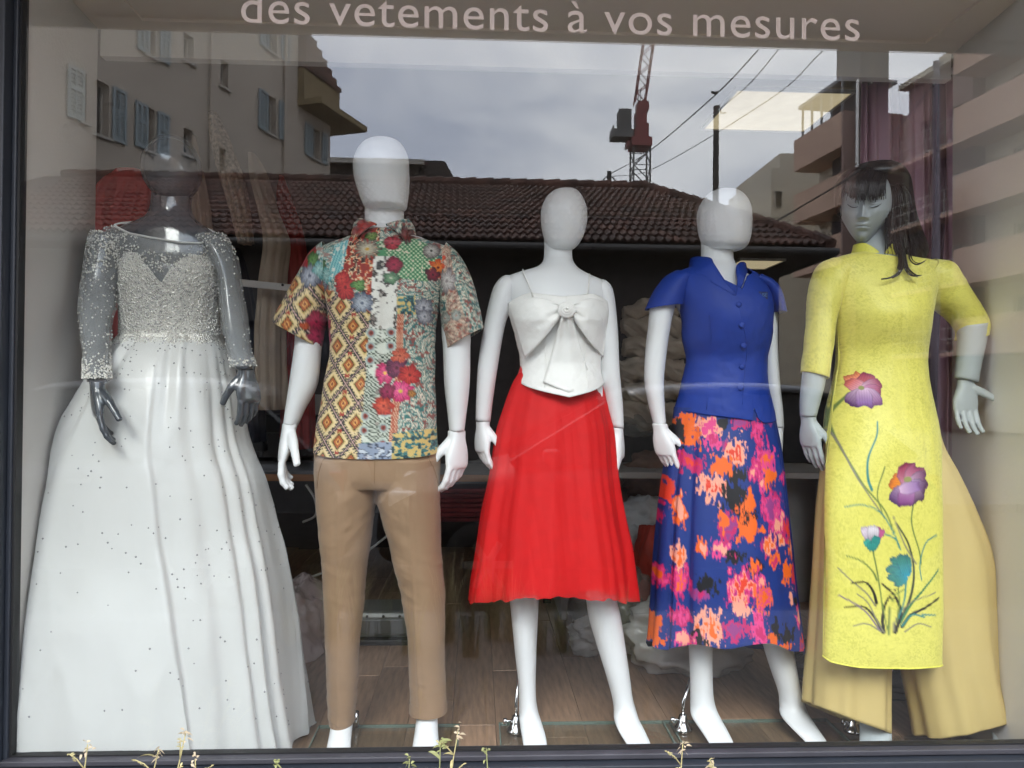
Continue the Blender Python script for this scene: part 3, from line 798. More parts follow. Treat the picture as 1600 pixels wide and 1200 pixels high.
for i in range(9):
    p, q = a0+(a1-a0)*i/9, a0+(a1-a0)*(i+1)/9
    for (g1, g2) in ((0, 2), (1, 3), (0, 1), (2, 3)):
        e1, e2 = (e4[g1], e4[g2]) if i % 2 else (e4[g2], e4[g1]); ji.bar(p+e1, q+e2, 0.07)
ji.build('jib', M_crane, kr)
rl = MB()
for px in (993, 997, 1001): a, b = RV(px, 160, DC), RV(px, 141, DC); rl.bar(a, b, 0.06)
rl.bar(RV(993, 141, DC), RV(1001, 141, DC), 0.06); rl.build('guard_rail', M_cranegrey, kr)

# --- poles and wires
M_pole = mat('dark_pole', (0.05, 0.045, 0.042), 0.8); M_wire = mat('wire_black', (0.012, 0.012, 0.013), 0.6)
DP = 24.0
pt = RV(1119, 166, DP); pl = thing('utility_pole', 'tall thin dark utility pole rising behind the tiled roof hip', 'pole', (pt[0], pt[1], 0))
MB().tube([(pt[0], pt[1], 0), (pt[0], pt[1], pt[2])], [0.12, 0.085], 10).build('post', M_pole, pl)
MB().tube([pt, pt+[0.10, 0, 0.02], pt+[0.16, 0, -0.22], pt+[0.32, 0, -0.2]], 0.02, 6).build('bracket', M_pole, pl)
p2 = RV(952, 268, 34.0); pl2 = thing('utility_pole', 'short looking dark pole with drooping cables left of the crane mast', 'pole', (p2[0], p2[1], 0))
MB().tube([(p2[0], p2[1], 0), p2], [0.14, 0.10], 8).build('post', M_pole, pl2)
cbm = MB(); 
for s in (-1, 1): cbm.tube([p2-[0, 0, 0.15], p2+[s*0.25, 0, -0.35], p2+[s*0.40, 0, -0.8]], 0.025, 6)
cbm.build('cable_drop', M_pole, pl2)
p3 = RV(1463, 96, 14.0); pl3 = thing('lamp_post', 'slim mauve grey post with small hook mirrored right of the black wig', 'lamp post', (p3[0], p3[1], 0))
MB().tube([(p3[0], p3[1], 0), (p3[0], p3[1], p3[2])], [0.09, 0.06], 10).build('post', mat('post_grey', (0.16, 0.14, 0.16), 0.5), pl3)
MB().tube([(p3[0], p3[1], p3[2]-0.05), (p3[0]+0.12, p3[1], p3[2]-0.02), (p3[0]+0.13, p3[1], p3[2]-0.1)], 0.012, 6).build('hook', M_pole, pl3)
def wire(pts, label, r=0.012):
    q = catmull(np.array([RV(*p) for p in pts]), 8)
    o = MB().tube(list(q), r, 5).build('overhead_wire', M_wire, None, smooth=True, origin=q[0])
    tag(o, label, 'wire', 'overhead wires across the street')
wire([(1185, 78, 20), (1117, 149, 21), (1012, 238, 28), (953, 272, 34)], 'thick overhead wire with a small bird sitting on it', 0.018)
wire([(1216, 78, 20), (1170, 132, 22), (1125, 170, 24)], 'overhead wire ending at the top of the tall thin pole', 0.014)
wire([(1285, 80, 20), (1200, 157, 23), (1020, 264, 30), (954, 276, 34)], 'long thin overhead wire crossing the tall thin pole', 0.013)
wire([(1195, 356, 14), (1260, 318, 14), (1338, 270, 14), (1385, 222, 14), (1440, 155, 14), (1470, 122, 14), (1500, 118, 14)], 'dark cable sagging from the lamp post past the wig and salmon block', 0.017)
bp_ = RV(1116, 147, 21.0)
bd = MB(); bd.tube([bp_+[-0.10, 0, 0.06], bp_+[-0.05, 0, 0.04], bp_+[0.02, 0, 0.02], bp_+[0.08, 0, 0.05], bp_+[0.11, 0, 0.09]], [0.006, 0.03, 0.045, 0.03, 0.008], 8)
bo = bd.build('bird', mat('bird_dark', (0.02, 0.018, 0.017), 0.8), None, smooth=True, origin=bp_); tag(bo, 'small dark bird perched on the thick overhead wire', 'bird')
wg = MB(); wg.tube([bp_+[0.06, -0.02, 0.06], bp_+[0.0, -0.05, 0.08], bp_+[-0.08, -0.05, 0.09]], [0.006, 0.022, 0.004], 6).build('wing', MATS['bird_dark'], bo, smooth=True)

# --- parked cars
def car(label, x0, yc, body, seed):
    """nose towards -x; x0 = nose"""
    t = thing('parked_car', label, 'car', (x0+2.2, yc, -0.12), 'cars parked along the kerb')
    zb = -0.12
    st = [(0.0, .45, .62, .60), (0.06, .30, .80, .76), (0.35, .24, .93, .84), (0.9, .22, 1.02, .88), (1.3, .22, 1.10, .89), (2.2, .22, 1.13, .90), (3.4, .22, 1.16, .89), (4.1, .24, 1.14, .86), (4.35, .30, 1.0, .80), (4.4, .45, .80, .70)]
    K = catmull(np.array(st), 4); n = 28; th = np.linspace(0, 2*math.pi, n, endpoint=False)
    V = np.zeros((len(K), n, 3))
    for i, (x, zl, zh, hw) in enumerate(K):
        c, s = np.cos(th), np.sin(th); ex = 4.5
        V[i, :, 0] = x0+x; V[i, :, 1] = yc+hw*np.sign(c)*np.abs(c)**(2/ex); V[i, :, 2] = zb+(zl+zh)/2+(zh-zl)/2*np.sign(s)*np.abs(s)**(2/ex)
    grid_obj('body', V, body, t, True, True, True)
    gl = [(1.05, 1.06), (1.95, 1.60), (3.55, 1.63), (4.15, 1.12)]
    g = MB(); lo = [(x0+x, yc-0.80, zb+z) for x, z in gl]; v = []
    for sgn in (-1, 1):
        for (x, z) in gl: v.append((x0+x, yc+sgn*(0.80 if z < 1.3 else 0.63), zb+z))
    g.add(v, [(0, 1, 2, 3), (7, 6, 5, 4), (0, 4, 5, 1), (1, 5, 6, 2), (2, 6, 7, 3), (3, 7, 4, 0)])
    g.build('glasshouse', M_winglass, t)
    ro = MB(); rr = [(1.88, 1.585), (2.15, 1.66), (2.8, 1.70), (3.4, 1.68), (3.62, 1.60)]
    rv = np.array([[(x0+x, yc+sy*0.665, zb+z+dz-(0.03 if abs(sy) == 1 else 0)) for sy, dz in ((-1, -.03), (-.8, .0), (0, .02), (.8, .0), (1, -.03), (0.9, -.06), (0, -.05), (-.9, -.06))] for x, z in catmull(np.array(rr), 4)])
    grid_obj('roof', rv, mat('car_roof_sky_glint', (0.16, 0.16, 0.17), 0.28, 0.05, coat=0.5), t, True, True, True)  # roof coloured paler than the body to suggest the sky glinting on it
    pl_ = MB()
    for sgn in (-1, 1):
        for (xa, za, xb_, zb_) in ((1.03, 1.08, 1.93, 1.62), (2.72, 1.14, 2.70, 1.66), (4.14, 1.14, 3.58, 1.62)):
            pl_.bar((x0+xa, yc+sgn*0.815, zb+za), (x0+xb_, yc+sgn*0.645, zb+zb_), 0.07, 0.05)
    pl_.build('pillars', M_gasket, t)
    tyre = mat('tyre', (0.015, 0.015, 0.016), 0.85); rim = mat('rim', (0.35, 0.35, 0.36), 0.35, metal=0.8)
    for xx in (0.85, 3.5):
        for sgn in (-1, 1):
            c = np.array([x0+xx, yc+sgn*0.80, zb+0.335]); v, f, kk = [], [], 24
            prof = [(.20, -.10), (.31, -.10), (.335, -.07), (.335, .07), (.31, .10), (.20, .10)]
            for r, yv in prof:
                for j in range(kk): v.append(c+np.array([r*math.cos(2*math.pi*j/kk), yv, r*math.sin(2*math.pi*j/kk)]))
            f = [(i*kk+j, i*kk+(j+1) % kk, (i+1)*kk+(j+1) % kk, (i+1)*kk+j) for i in range(len(prof)-1) for j in range(kk)]
            wo_ = mesh('wheel', v, f, tyre, t)
            q = MB(); q.bar(c+[0, -.085, 0], c+[0, .085, 0], 0.12)
            for j in range(6):
                an = j*math.pi/3; q.bar(c+[0, sgn*.08, 0], c+[.19*math.cos(an), sgn*.08, .19*math.sin(an)], 0.05, 0.03, up=(0, 1, 0))
            q.build('rim', rim, wo_)
    hl_ = mat('lamp_glass', (0.6, 0.6, 0.6), 0.15); tl_ = mat('tail_lamp', (0.25, 0.01, 0.01), 0.2)
    for sgn in (-1, 1):
        MB().box(x0+0.10, x0+0.34, yc+sgn*0.62-0.14, yc+sgn*0.62+0.14, zb+0.72, zb+0.86).build('headlight', hl_, t, bevel=0.03)
        MB().box(x0+4.22, x0+4.38, yc+sgn*0.66-0.10, yc+sgn*0.66+0.10, zb+0.78, zb+1.0).build('tail_light', tl_, t, bevel=0.02)
        MB().box(x0+1.25, x0+1.38, yc+sgn*1.0-0.09, yc+sgn*1.0+0.09, zb+1.08, zb+1.2).build('wing_mirror', body, t, bevel=0.03)
    for xx in (1.45, 2.7):
        MB().box(x0+xx+0.95, x0+xx+1.12, yc+0.885, yc+0.915, zb+0.93, zb+0.955).build('door_handle', mat('rim', None), t)
    return t
cx1 = RV(742, 680, 6.6)[0]-0.75
car('dark grey parked car mirrored behind the red and blue clothes', cx1, -4.55, mat('car_paint_dark', (0.014, 0.014, 0.016), 0.55, 0.05, spec=0.25), 1)
car('silver grey parked car mirrored across the wedding gown and tan trousers', cx1-4.62, -4.60, mat('car_paint_silver', (0.06, 0.06, 0.065), 0.38, 0.05, metal=0.2, coat=0.3), 2)
# ================================================================ mannequins
M_mwhite = mat('mannequin_white', (0.83, 0.84, 0.85), 0.38, 0.02, 3, spec=0.4)
M_mgrey = mat('mannequin_gloss_grey', (0.055, 0.062, 0.072), 0.16, 0.05, 3, coat=0.5)
M_mblue = mat('mannequin_matte_grey', (0.42, 0.46, 0.47), 0.45, 0.03, 4)
M_chrome = mat('chrome', (0.6, 0.6, 0.6), 0.12, 0.02, metal=1.0)
M_plate = glass_mat('base_glass', (0.93, 0.95, 0.935), 0.05)

def FZ(px, py, z):
    d = ray(px, py); t = (z-CAM[2])/d[2]
    return CAM+d*t
def wrinkle(V, amp, sx, sz, seed, mask=None):
    c = V.mean(1, keepdims=True); d = V-c; d[..., 2] = 0
    d /= (np.linalg.norm(d, axis=-1, keepdims=True)+1e-6)
    th = np.unwrap(np.arctan2(d[..., 1], d[..., 0]), axis=1)
    x = V[..., 0]*sx+V[..., 1]*sx*0.7+40; z = V[..., 2]*sz+40
    h = (fbm(x, z, seed)-0.5)*2
    h = np.sign(h)*np.abs(h)**0.8
    if mask is not None: h = h*mask
    return V+d*(h*amp)[..., None]
def trim(V, a, b, m_):
    """resample rows of a loft between per-column start and end fractions"""
    R, n = V.shape[:2]
    s = np.linspace(0, 1, m_)[:, None]; f = (a[None]*(1-s)+b[None]*s)*(R-1)
    i = np.clip(f.astype(int), 0, R-2); w = (f-i)[..., None]; j = np.broadcast_to(np.arange(n)[None], i.shape)
    return V[i, j]*(1-w)+V[i+1, j]*w
def level(V, Yc, k=1.0, p=4, y0=612):
    # hems cut so that the front, nearer the street, hangs as high as the sides appear to
    t = np.linspace(0, 1, len(V))[:, None]**p*k
    f = (V[..., 1]-CAM[1])/(Yc-CAM[1])
    V[..., 2] = V[..., 2]*(1-t)+(CAM[2]+(V[..., 2]-CAM[2])*np.minimum(f, 1.06))*t
    return V
def phi(n):
    th = np.degrees(np.linspace(0, 2*math.pi, n, endpoint=False))
    return (th-270+540) % 360-180          # 0 = front, + towards the right
def yfrac(rows_y, y):
    """fraction along a loft whose key rows sit at rows_y"""
    return np.interp(y, rows_y, np.linspace(0, 1, len(rows_y)))
def loft_vf(rows, Y, n=28, k=5):
    V = loft_grid(rows, Y, n, k); m_ = len(V)
    v = [tuple(p) for p in V.reshape(-1, 3)]
    f = [tuple(q) for q in grid_faces(m_, n).tolist()]+[tuple(range(n))[::-1], tuple(range((m_-1)*n, m_*n))]
    return v, f
def union(name, parts, voxel, material, parent, smooth=4, disp=None):
    mb = MB()
    for v, f in parts: mb.add(v, f)
    v, f = remeshed(mb.v, mb.f, voxel, smooth)
    if disp is not None: v = disp(v, f)
    return mesh(name, v, f, material, parent)
def sheet(name, V, material, parent, thick=0.002, painter=None, Y=0.0):
    col = None
    if painter is not None:
        x, y = topx(V[..., 0], V[..., 1], V[..., 2]); col = painter(x, y)
    o = grid_obj(name, V, material, parent, closed=False, colors=col)
    s = o.modifiers.new('thickness', 'SOLIDIFY'); s.thickness = thick; s.offset = 0
    return o

def hand(parent, px, py, Y, L, rotz, material, mirror=False, curl=22, lean=(0, 0), thumb=(0.60, 0.35, -0.72), spread=1.0, relax=(0, 4, 8, 14), tcurl=14):
    """right hand hanging from the wrist; palm normal +y, thumb +x before turning"""
    s = L/0.19; mb = MB()
    ring = [(0.004, .026, .021), (-0.02, .027, .019), (-0.045, .036, .018), (-0.07, .041, .016), (-0.092, .040, .0125), (-0.100, .036, .009)]
    n = 20; v = []
    for z, rx, ry in catmull(np.array(ring), 3):
        for j in range(n):
            a = 2*math.pi*j/n; v.append((rx*math.copysign(abs(math.cos(a))**0.8, math.cos(a)), ry*math.copysign(abs(math.sin(a))**0.8, math.sin(a)), z))
    m_ = len(v)//n
    mb.add(v, [(i*n+j, i*n+(j+1) % n, (i+1)*n+(j+1) % n, (i+1)*n+j) for i in range(m_-1) for j in range(n)]+[tuple(range(n)), tuple(range((m_-1)*n, m_*n))])
    for k, (bx, Lf, r) in enumerate(((0.030, .074, .0092), (0.0105, .083, .0095), (-0.0095, .077, .0090), (-0.0285, .060, .0080))):
        p = np.array([bx, 0.0, -0.078]); d = np.array([bx*1.6*spread, 0, -1.0]); d /= np.linalg.norm(d)
        pts = [p]; rad = [r*0.95]
        ang = relax[k]; fr = (0.22, 0.42, 0.31, 0.27)
        segs = [(0.022, 0)]+[(Lf*f_, 1) for f_ in fr[1:]]
        for q, (l, b) in enumerate(segs):
            a = R_(ang+(curl*q if b else 0)*(0.75 if q < 3 else 0.85))
            dd = d*math.cos(a)+np.array([0, 1, 0])*math.sin(a)
            for w_ in (0.5, 1.0):
                pts.append(pts[-1]+dd*l*0.5); rad.append(r*(1.0, 1.0, 0.90, 0.78)[q]*(1.04 if w_ == 1.0 else 0.98))
        pts.append(pts[-1]+dd*0.004); rad.append(r*0.45)
        mb.tube(pts, rad, 12)
    th = np.array(thumb); th /= np.linalg.norm(th); p = np.array([0.016, 0.006, -0.022]); pts = [p]; rad = [.014]
    for q, (l, r) in enumerate(((0.044, .0135), (0.034, .0108), (0.026, .0095))):
        a = R_(tcurl*q); dd = th*math.cos(a)+np.array([-0.35, 0.25, -0.9])*math.sin(a); dd /= np.linalg.norm(dd)
        for w_ in (0.5, 1.0): pts.append(pts[-1]+dd*l*0.5); rad.append(r*(1 if w_ < 1 else 0.97))
    pts.append(pts[-1]+dd*0.004); rad.append(.005)
    mb.tube(pts, rad, 12)
    v, f = remeshed(mb.v, mb.f, 0.0026, 3)
    v = v*s
    if mirror: v = v*np.array([-1, 1, 1]); f = [q[::-1] for q in f]
    a = R_(rotz); v = np.stack([v[:, 0]*math.cos(a)-v[:, 1]*math.sin(a), v[:, 0]*math.sin(a)+v[:, 1]*math.cos(a), v[:, 2]], 1)
    # lean: hand swings sideways (x) and forwards (y) as it hangs
    v = np.stack([v[:, 0]-v[:, 2]*math.tan(R_(lean[0])), v[:, 1]-v[:, 2]*math.tan(R_(lean[1])), v[:, 2]], 1)
    return mesh('hand', v+P(px, py, Y)+np.array([0, 0, 0.0022]), f, material, parent)
def base(root, pxl, pxr, pyb, ys=(0.035, None)):
    a, b = FZ(pxl, pyb, FLOOR+0.012), FZ(pxr, pyb, FLOOR+0.012)
    x0, x1, y1 = a[0], b[0], (a[1]+b[1])/2; e = MB(); z0, z1 = FLOOR+0.003, FLOOR+0.0122
    e.box(x0-0.004, x0-0.0002, 0.045, y1, z0, z1).box(x1+0.0002, x1+0.004, 0.045, y1, z0, z1).box(x0-0.004, x1+0.004, y1+0.0002, y1+0.005, z0, z1)
    e.build('polished_edge', mat('glass_edge_green', (0.20, 0.27, 0.23), 0.15, trans=0.15), root)
    return MB().box(a[0], b[0], 0.045, (a[1]+b[1])/2, FLOOR+0.003, FLOOR+0.012).build('base_plate', M_plate, root)

def rod(root, pxb, pyb, pxt, pyt, Yt):
    b = FZ(pxb, pyb, FLOOR+0.0125); t = P(pxt, pyt, Yt)
    MB().lathe([(0.030, 0.0), (0.030, 0.008), (0.024, 0.014), (0.016, 0.030), (0.012, 0.05), (0.009, 0.052)], b, 24).build('rod_socket', M_chrome, root, smooth=True)
    MB().tube([b+[0, 0, 0.04], b+[0, 0, 0.09], t], 0.0055, 10).build('support_rod', M_chrome, root, smooth=True)
    k = MB(); k.tube([b+[-0.012, 0, 0.035], b+[-0.035, -0.005, 0.035]], 0.004, 8); k.tube([b+[-0.035, -0.005, 0.027], b+[-0.035, -0.005, 0.043]], 0.007, 8); k.build('socket_screw', M_chrome, root, smooth=True)
def egg_rows(rows, ratio=1.18, fwd=0.0):
    o = []
    for (y, a, b) in rows:
        hw = (b-a)/2*2.4/1202; o.append((a, y, b, y, hw*ratio, fwd))
    return o
FT = FLOOR+0.012

# ---------------------------------------------------------------- 1 wedding gown
Y1 = 0.36
m1 = thing('mannequin', 'glossy dark grey mannequin in a white satin wedding gown with beaded bodice and sheer sleeves', 'mannequin', (P(262, 700, Y1)[0], Y1, FT), 'shop window mannequins')
loft('head', egg_rows([(213, 262, 276), (219, 246, 290), (230, 235, 302), (248, 226, 311), (265, 224, 313), (282, 227, 311), (298, 236, 303), (310, 246, 294), (317, 256, 286)]), Y1, M_mgrey, m1, 32, 5)
union('torso', [loft_vf([(238, 296, 296, 296, .050), (236, 318, 297, 318, .050), (231, 335, 301, 335, .054), (212, 347, 314, 349, .062), (180, 357, 335, 363, .07), (158, 370, 348, 376, .075), (165, 400, 350, 402, .085), (190, 430, 344, 430, .10), (194, 470, 341, 470, .10), (194, 530, 340, 530, .09), (185, 600, 350, 600, .10)], Y1)], 0.006, M_mgrey, m1)
armL = [(150, 362, 194, 372), (143, 385, 192, 405), (136, 430, 184, 440), (131, 468, 178, 474), (130, 496, 170, 495), (133, 530, 167, 530), (136, 560, 166, 560), (138, 597, 166, 597)]
armR = [(310, 372, 348, 366), (326, 400, 364, 396), (345, 436, 372, 434), (348, 470, 378, 473), (353, 515, 384, 515), (360, 548, 389, 546), (369, 578, 398, 576)]
dep = [.055, .056, .054, .050, .046, .042, .036, .031]
dyL = [0, -.01, -.03, -.06, -.10, -.15, -.19, -.235]
loft('arm', [(*r, d, y_) for r, d, y_ in zip(armL, dep, dyL)], Y1-0.03, M_mgrey, m1, 24, 5)
dyR = [0, -.01, -.02, -.04, -.07, -.10, -.13]
loft('arm', [(*r, d, y_) for r, d, y_ in zip(armR, dep, dyR)], Y1-0.01, M_mgrey, m1, 24, 5)
hand(m1, 152, 599, Y1-0.27, 0.180, -55, M_mgrey, curl=15, lean=(7, -10))
hand(m1, 384, 579, Y1-0.145, 0.180, 50, M_mgrey, mirror=True, curl=18, lean=(9, -6))
M_tulle = mat('sheer_tulle', (0.62, 0.64, 0.64), 0.8, 0.1, 20, trans=0.72)
M_satin = mat('white_satin', (0.62, 0.62, 0.60), 0.30, 0.03, 4, bump=0.10, bscale=9, sheen=0.25, spec=0.45)
M_bead = mat('silver_bead', (0.78, 0.76, 0.70), 0.18, 0.2, 40, metal=0.35, coat=0.5)
M_stone_d = mat('dark_crystal', (0.36, 0.36, 0.37), 0.15, metal=0.4)
M_lace = mat('beaded_lace_ground', (0.60, 0.585, 0.54), 0.6, 0.45, 120, bump=0.8, bscale=260)
gdr = thing_part = bpy.data.objects.new('gown', None); COL.objects.link(gdr); gdr.parent = m1
# yoke
ry_ = [343, 350, 358, 372, 400, 430, 470]
Vy = loft_grid([(224, 343, 305, 345, .060), (206, 350, 315, 354, .068), (170, 356, 338, 364, .078), (154, 370, 351, 378, .083), (160, 400, 353, 402, .094), (186, 430, 347, 430, .108), (189, 470, 344, 470, .110)], Y1, 96, 6)
ph = phi(96); fr_ = np.clip(np.cos(np.radians(ph*1.0)), 0, 1)
st = yfrac(ry_, np.interp(ph, [-110, -80, -60, -40, -20, 0, 25, 45, 60, 75, 95, 120], [345, 346, 352, 362, 372, 379, 385, 383, 375, 361, 348, 345]))
Vt = trim(Vy, st, np.full(96, 1.0), 26)
grid_obj('yoke', Vt, M_tulle, gdr)
edge = list(Vt[0])+[Vt[0][0], Vt[0][1]]
MB().tube([np.array(p) for p in edge], 0.0032, 6, cap=False).build('neckline_piping', M_satin, gdr, smooth=True)
def grow(rows, e): return [(a-e, b, c+e, d) for a, b, c, d in rows]
VsL = loft_grid([(*r, d+.006, y_) for r, d, y_ in zip(grow(armL[:-1]+[(134, 592, 169, 591)], 4), dep, dyL)], Y1-0.03, 48, 9)
VsR = loft_grid([(*r, d+.006, y_) for r, d, y_ in zip(grow(armR[:-1]+[(365, 574, 396, 572)], 4), dep, dyR)], Y1-0.01, 48, 9)
for V in (VsL, VsR): grid_obj('sleeve', wrinkle(V, 0.004, 30, 40, 5), M_tulle, gdr)
# bodice
rb = [398, 420, 440, 470, 500, 527, 545]
Vb = loft_grid([(192, 398, 343, 400, .100, -.004), (190, 420, 345, 420, .122, -.012), (191, 440, 344, 440, .130, -.014), (190, 470, 344, 470, .122, -.006), (190, 500, 344, 500, .112), (189, 527, 346, 527, .115), (183, 545, 352, 545, .128)], Y1, 180, 12)
ph = phi(180)
xf = np.interp(ph, [-180, -100, -75, -45, -25, -5, 8, 22, 38, 60, 85, 110, 180], [420, 416, 411, 400, 403, 430, 452, 420, 403, 404, 414, 420, 420])
Vbt = trim(Vb, yfrac(rb, xf), np.full(180, 1.0), 90)
grid_obj('bodice', Vbt, M_lace, gdr)
# skirt
gr = [(525, 190, 345, .112, 0), (535, 180, 349, .125, 0), (560, 163, 359, .165, -.005), (610, 137, 371, .20, -.01), (687, 98, 384, .235, -.01), (750, 70, 404, .25, -.01), (820, 45, 418, .265, -.01), (867, 33, 428, .275, -.015), (937, 22, 440, .295, -.02), (1025, 10, 450, .305, -.025), (1100, 4, 459, .31, -.03), (1150, 2, 464, .315, -.03), (1176, 2, 465, .315, -.03)]
def gown_fold(th, t):
    p = (np.degrees(th)-270+540) % 360-180
    f = np.zeros_like(p); tt = t**0.75
    def g(c, w_): return np.exp(-((p-c)/w_)**2)
    for c, w_, a in ((-92, 9, .07), (-72, 7, -.05), (-55, 14, .10), (-33, 6, -.05), (-10, 18, .05), (31, 5, -.05), (43, 7, .055), (52, 3, -.06), (58, 4, .05), (64, 2.6, -.06), (71, 5, .055), (79, 3, -.05), (87, 5, .05), (97, 6, .05)):
        f += a*g(c+(t*10+3*np.sin(c+4*t))*np.sign(c), w_*(0.8+0.5*t))*np.clip((t-0.10*abs(np.sin(c*3.3)))*4, 0, 1)
    cst = 8+t*14
    f += 0.13*(1/(1+np.exp((p-cst)/0.6)))*np.exp(-np.clip(cst-p, 0, 400)/16.0)*np.clip(t*2.2, 0, 1)
    f += 0.03*np.sin(np.radians(p)*23+2)*t*(np.abs(p) > 95)
    q = np.clip(1-np.abs(t-0.06)/0.10, 0, 1)
    f2 = sum(a*g(c, 4) for c, a in ((-28, .10), (-20, -.10), (20, -.10), (29, .10)))*np.clip(1-t*3, 0, 1)*np.clip(t*25, 0, 1)
    return 1+f*tt+f2
rows_ = []
for (y, a, b, r, dy) in gr:
    tt = (y-525)/650; rows_.append((a, y, b, y, r, dy, 0, 2+1.3*min(1, tt*1.3)))
Vg = loft_grid(rows_, Y1, 420, 16, gown_fold)
Vg = wrinkle(Vg, 0.006, 4.5, 2.6, 21, np.linspace(0, 1, len(Vg))[:, None]**0.7)
Vg = wrinkle(Vg, 0.010, 5, 1.1, 23, np.linspace(0, 1, len(Vg))[:, None]**0.8)
Vg = wrinkle(Vg, 0.0030, 14, 8, 22, np.linspace(0, 1, len(Vg))[:, None]**0.5)
chk = np.interp(Vg[..., 1], [0.03, 0.46, 0.62, 0.9], [-1.192, -1.215, -1.32, -1.6])+0.006
Vg[..., 0] = np.maximum(Vg[..., 0], chk)
ymin = 0.010+0.012*(0.5+0.5*np.sin(Vg[..., 0]*40+Vg[..., 2]*2))
Vg[..., 1] = np.maximum(Vg[..., 1], ymin)
Vg[..., 2] = np.maximum(Vg[..., 2], FT+0.004)
# hem lifts a little where the overskirt parts
php = phi(420); lift = np.exp(-((php-33)/7.0)**2)
Vg[-40:, :, 2] += (np.linspace(0, 1, 40)[:, None]**2)*lift[None]*0.055
sk = grid_obj('skirt', Vg, M_satin, gdr)
Vu = Vg[60:, :, :].copy(); cu = Vu.mean(1, keepdims=True); Vu = cu+(Vu-cu)*np.array([0.86, 0.86, 1.0]); Vu[..., 2] = np.maximum(Vu[..., 2]-0.005, FT+0.002)
grid_obj('underskirt', Vu, M_satin, gdr)
# beads: one little octahedron each, joined
def beads(name, pts, rad, material):
    o8 = np.array([(1, 0, 0), (-1, 0, 0), (0, 1, 0), (0, -1, 0), (0, 0, 1), (0, 0, -1)], float)
    f8 = np.array([(0, 2, 4), (2, 1, 4), (1, 3, 4), (3, 0, 4), (2, 0, 5), (1, 2, 5), (3, 1, 5), (0, 3, 5)])
    pts = np.asarray(pts); rad = np.asarray(rad)
    V = pts[:, None]+o8[None]*rad[:, None, None]
    Fa = (f8[None]+(np.arange(len(pts))*6)[:, None, None]).reshape(-1, 3)
    return stuff(mesh(name, V.reshape(-1, 3), Fa, material, gdr, smooth=False))
def scatter(V, dens, n, front=True):
    R, c = V.shape[:2]
    i = rng.random(n)*(R-1.01); j = rng.random(n)*c; j0 = j.astype(int); i0 = i.astype(int); w1 = (i-i0)[:, None]; w2 = (j-j0)[:, None]
    p = (V[i0, j0]*(1-w2)+V[i0, (j0+1) % c]*w2)*(1-w1)+(V[i0+1, j0]*(1-w2)+V[i0+1, (j0+1) % c]*w2)*w1
    x, y = topx(p[:, 0], p[:, 1], p[:, 2])
    keep = rng.random(n) < dens(x, y, i/(R-1))
    return p[keep]
bp1 = scatter(Vbt, lambda x, y, t: np.clip(0.95-0.35*(fbm(x/9, y/9, 3) > 0.56), 0, 1), 9000)
bp2 = scatter(Vg[:40], lambda x, y, t: np.clip((1-t/0.55)*1.3, 0, 1)*np.exp(-np.clip((y-548)/16, 0, 9)), 14000)
bp3 = scatter(VsL, lambda x, y, t: np.clip(np.exp(-(t/0.24)**2)*(x < 190)+0.05+1.0*np.exp(-((1-t)/0.10)**2), 0, 1)*0.8, 6500)
bp4 = scatter(VsR, lambda x, y, t: np.clip(np.exp(-(t/0.18)**2)*0.8+0.04+0.9*np.exp(-((1-t)/0.08)**2), 0, 1)*0.55, 3000)
bp5 = scatter(Vt, lambda x, y, t: np.clip(0.9*np.exp(-((y-408)/16)**2)+0.85*np.exp(-((x-195)/24)**2)*(y > 352)+0.7*np.exp(-((x-340)/16)**2), 0, 1)*0.6*(1-0.8*np.exp(-((x-265)/45)**2)*(y < 395)), 6500)
allp = np.vstack([bp1, bp2, bp3, bp4, bp5])
beads('beadwork', allp, rng.uniform(0.0018, 0.0044, len(allp)), M_bead)
dk = scatter(Vbt, lambda x, y, t: 0.8, 2600); dk2 = scatter(Vg, lambda x, y, t: np.clip(0.10+0.9*np.exp(-t/0.10), 0, 1)*(y < 1140), 7000)
dkp = np.vstack([dk, dk2]); beads('crystals', dkp, np.concatenate([rng.uniform(0.0018, 0.0036, len(dk)), rng.uniform(0.0022, 0.0036, len(dk2))]), M_stone_d)

# ---------------------------------------------------------------- 2 patterned shirt
Y2 = 0.37
m2 = thing('mannequin', 'white male egg head mannequin in a colourful patchwork print shirt and tan trousers', 'mannequin', (P(600, 700, Y2)[0], Y2, FT), 'shop window mannequins')
union('head', [loft_vf(egg_rows([(218, 590, 604), (222, 573, 622), (232, 561, 632), (247, 554, 638), (260, 552, 639), (280, 554, 640), (300, 560, 639), (316, 566, 637), (324, 571, 636), (328.5, 582, 632)], 1.2, -0.01), Y2, 36, 5)], 0.0042, M_mwhite, m2, 2)
loft('neck', [(569, 300, 630, 300, .054, .02), (570, 330, 631, 330, .055, .018), (569, 350, 632, 350, .056, .012), (564, 364, 636, 364, .062, .005), (545, 378, 655, 378, .075)], Y2, M_mwhite, m2, 36, 6)
loft('torso', H((372, 540, 660, .07), (400, 500, 702, .09), (460, 515, 685, .105), (560, 522, 674, .10), (700, 505, 672, .11)), Y2, M_mwhite, m2, 28, 4)
loft('arm', [(468, 440, 506, 470, .055), (462, 520, 505, 520, .056), (460, 545, 502, 545, .054), (452, 600, 496, 600, .050), (446, 640, 476, 641, .038), (443, 662, 465.5, 664, .031)], Y2, M_mwhite, m2, 32, 7)
loft('arm', [(690, 470, 728, 440, .055), (690, 520, 735, 520, .056), (692, 545, 735, 545, .054), (694, 600, 734, 600, .050), (699, 645, 729, 645, .037), (702, 674, 725.5, 673, .031)], Y2, M_mwhite, m2, 32, 7)
hand(m2, 453, 665, Y2, 0.215, -74, M_mwhite, curl=20, lean=(-9, -10), thumb=(0.75, 0.30, -0.75), relax=(-6, 0, 2, 6))
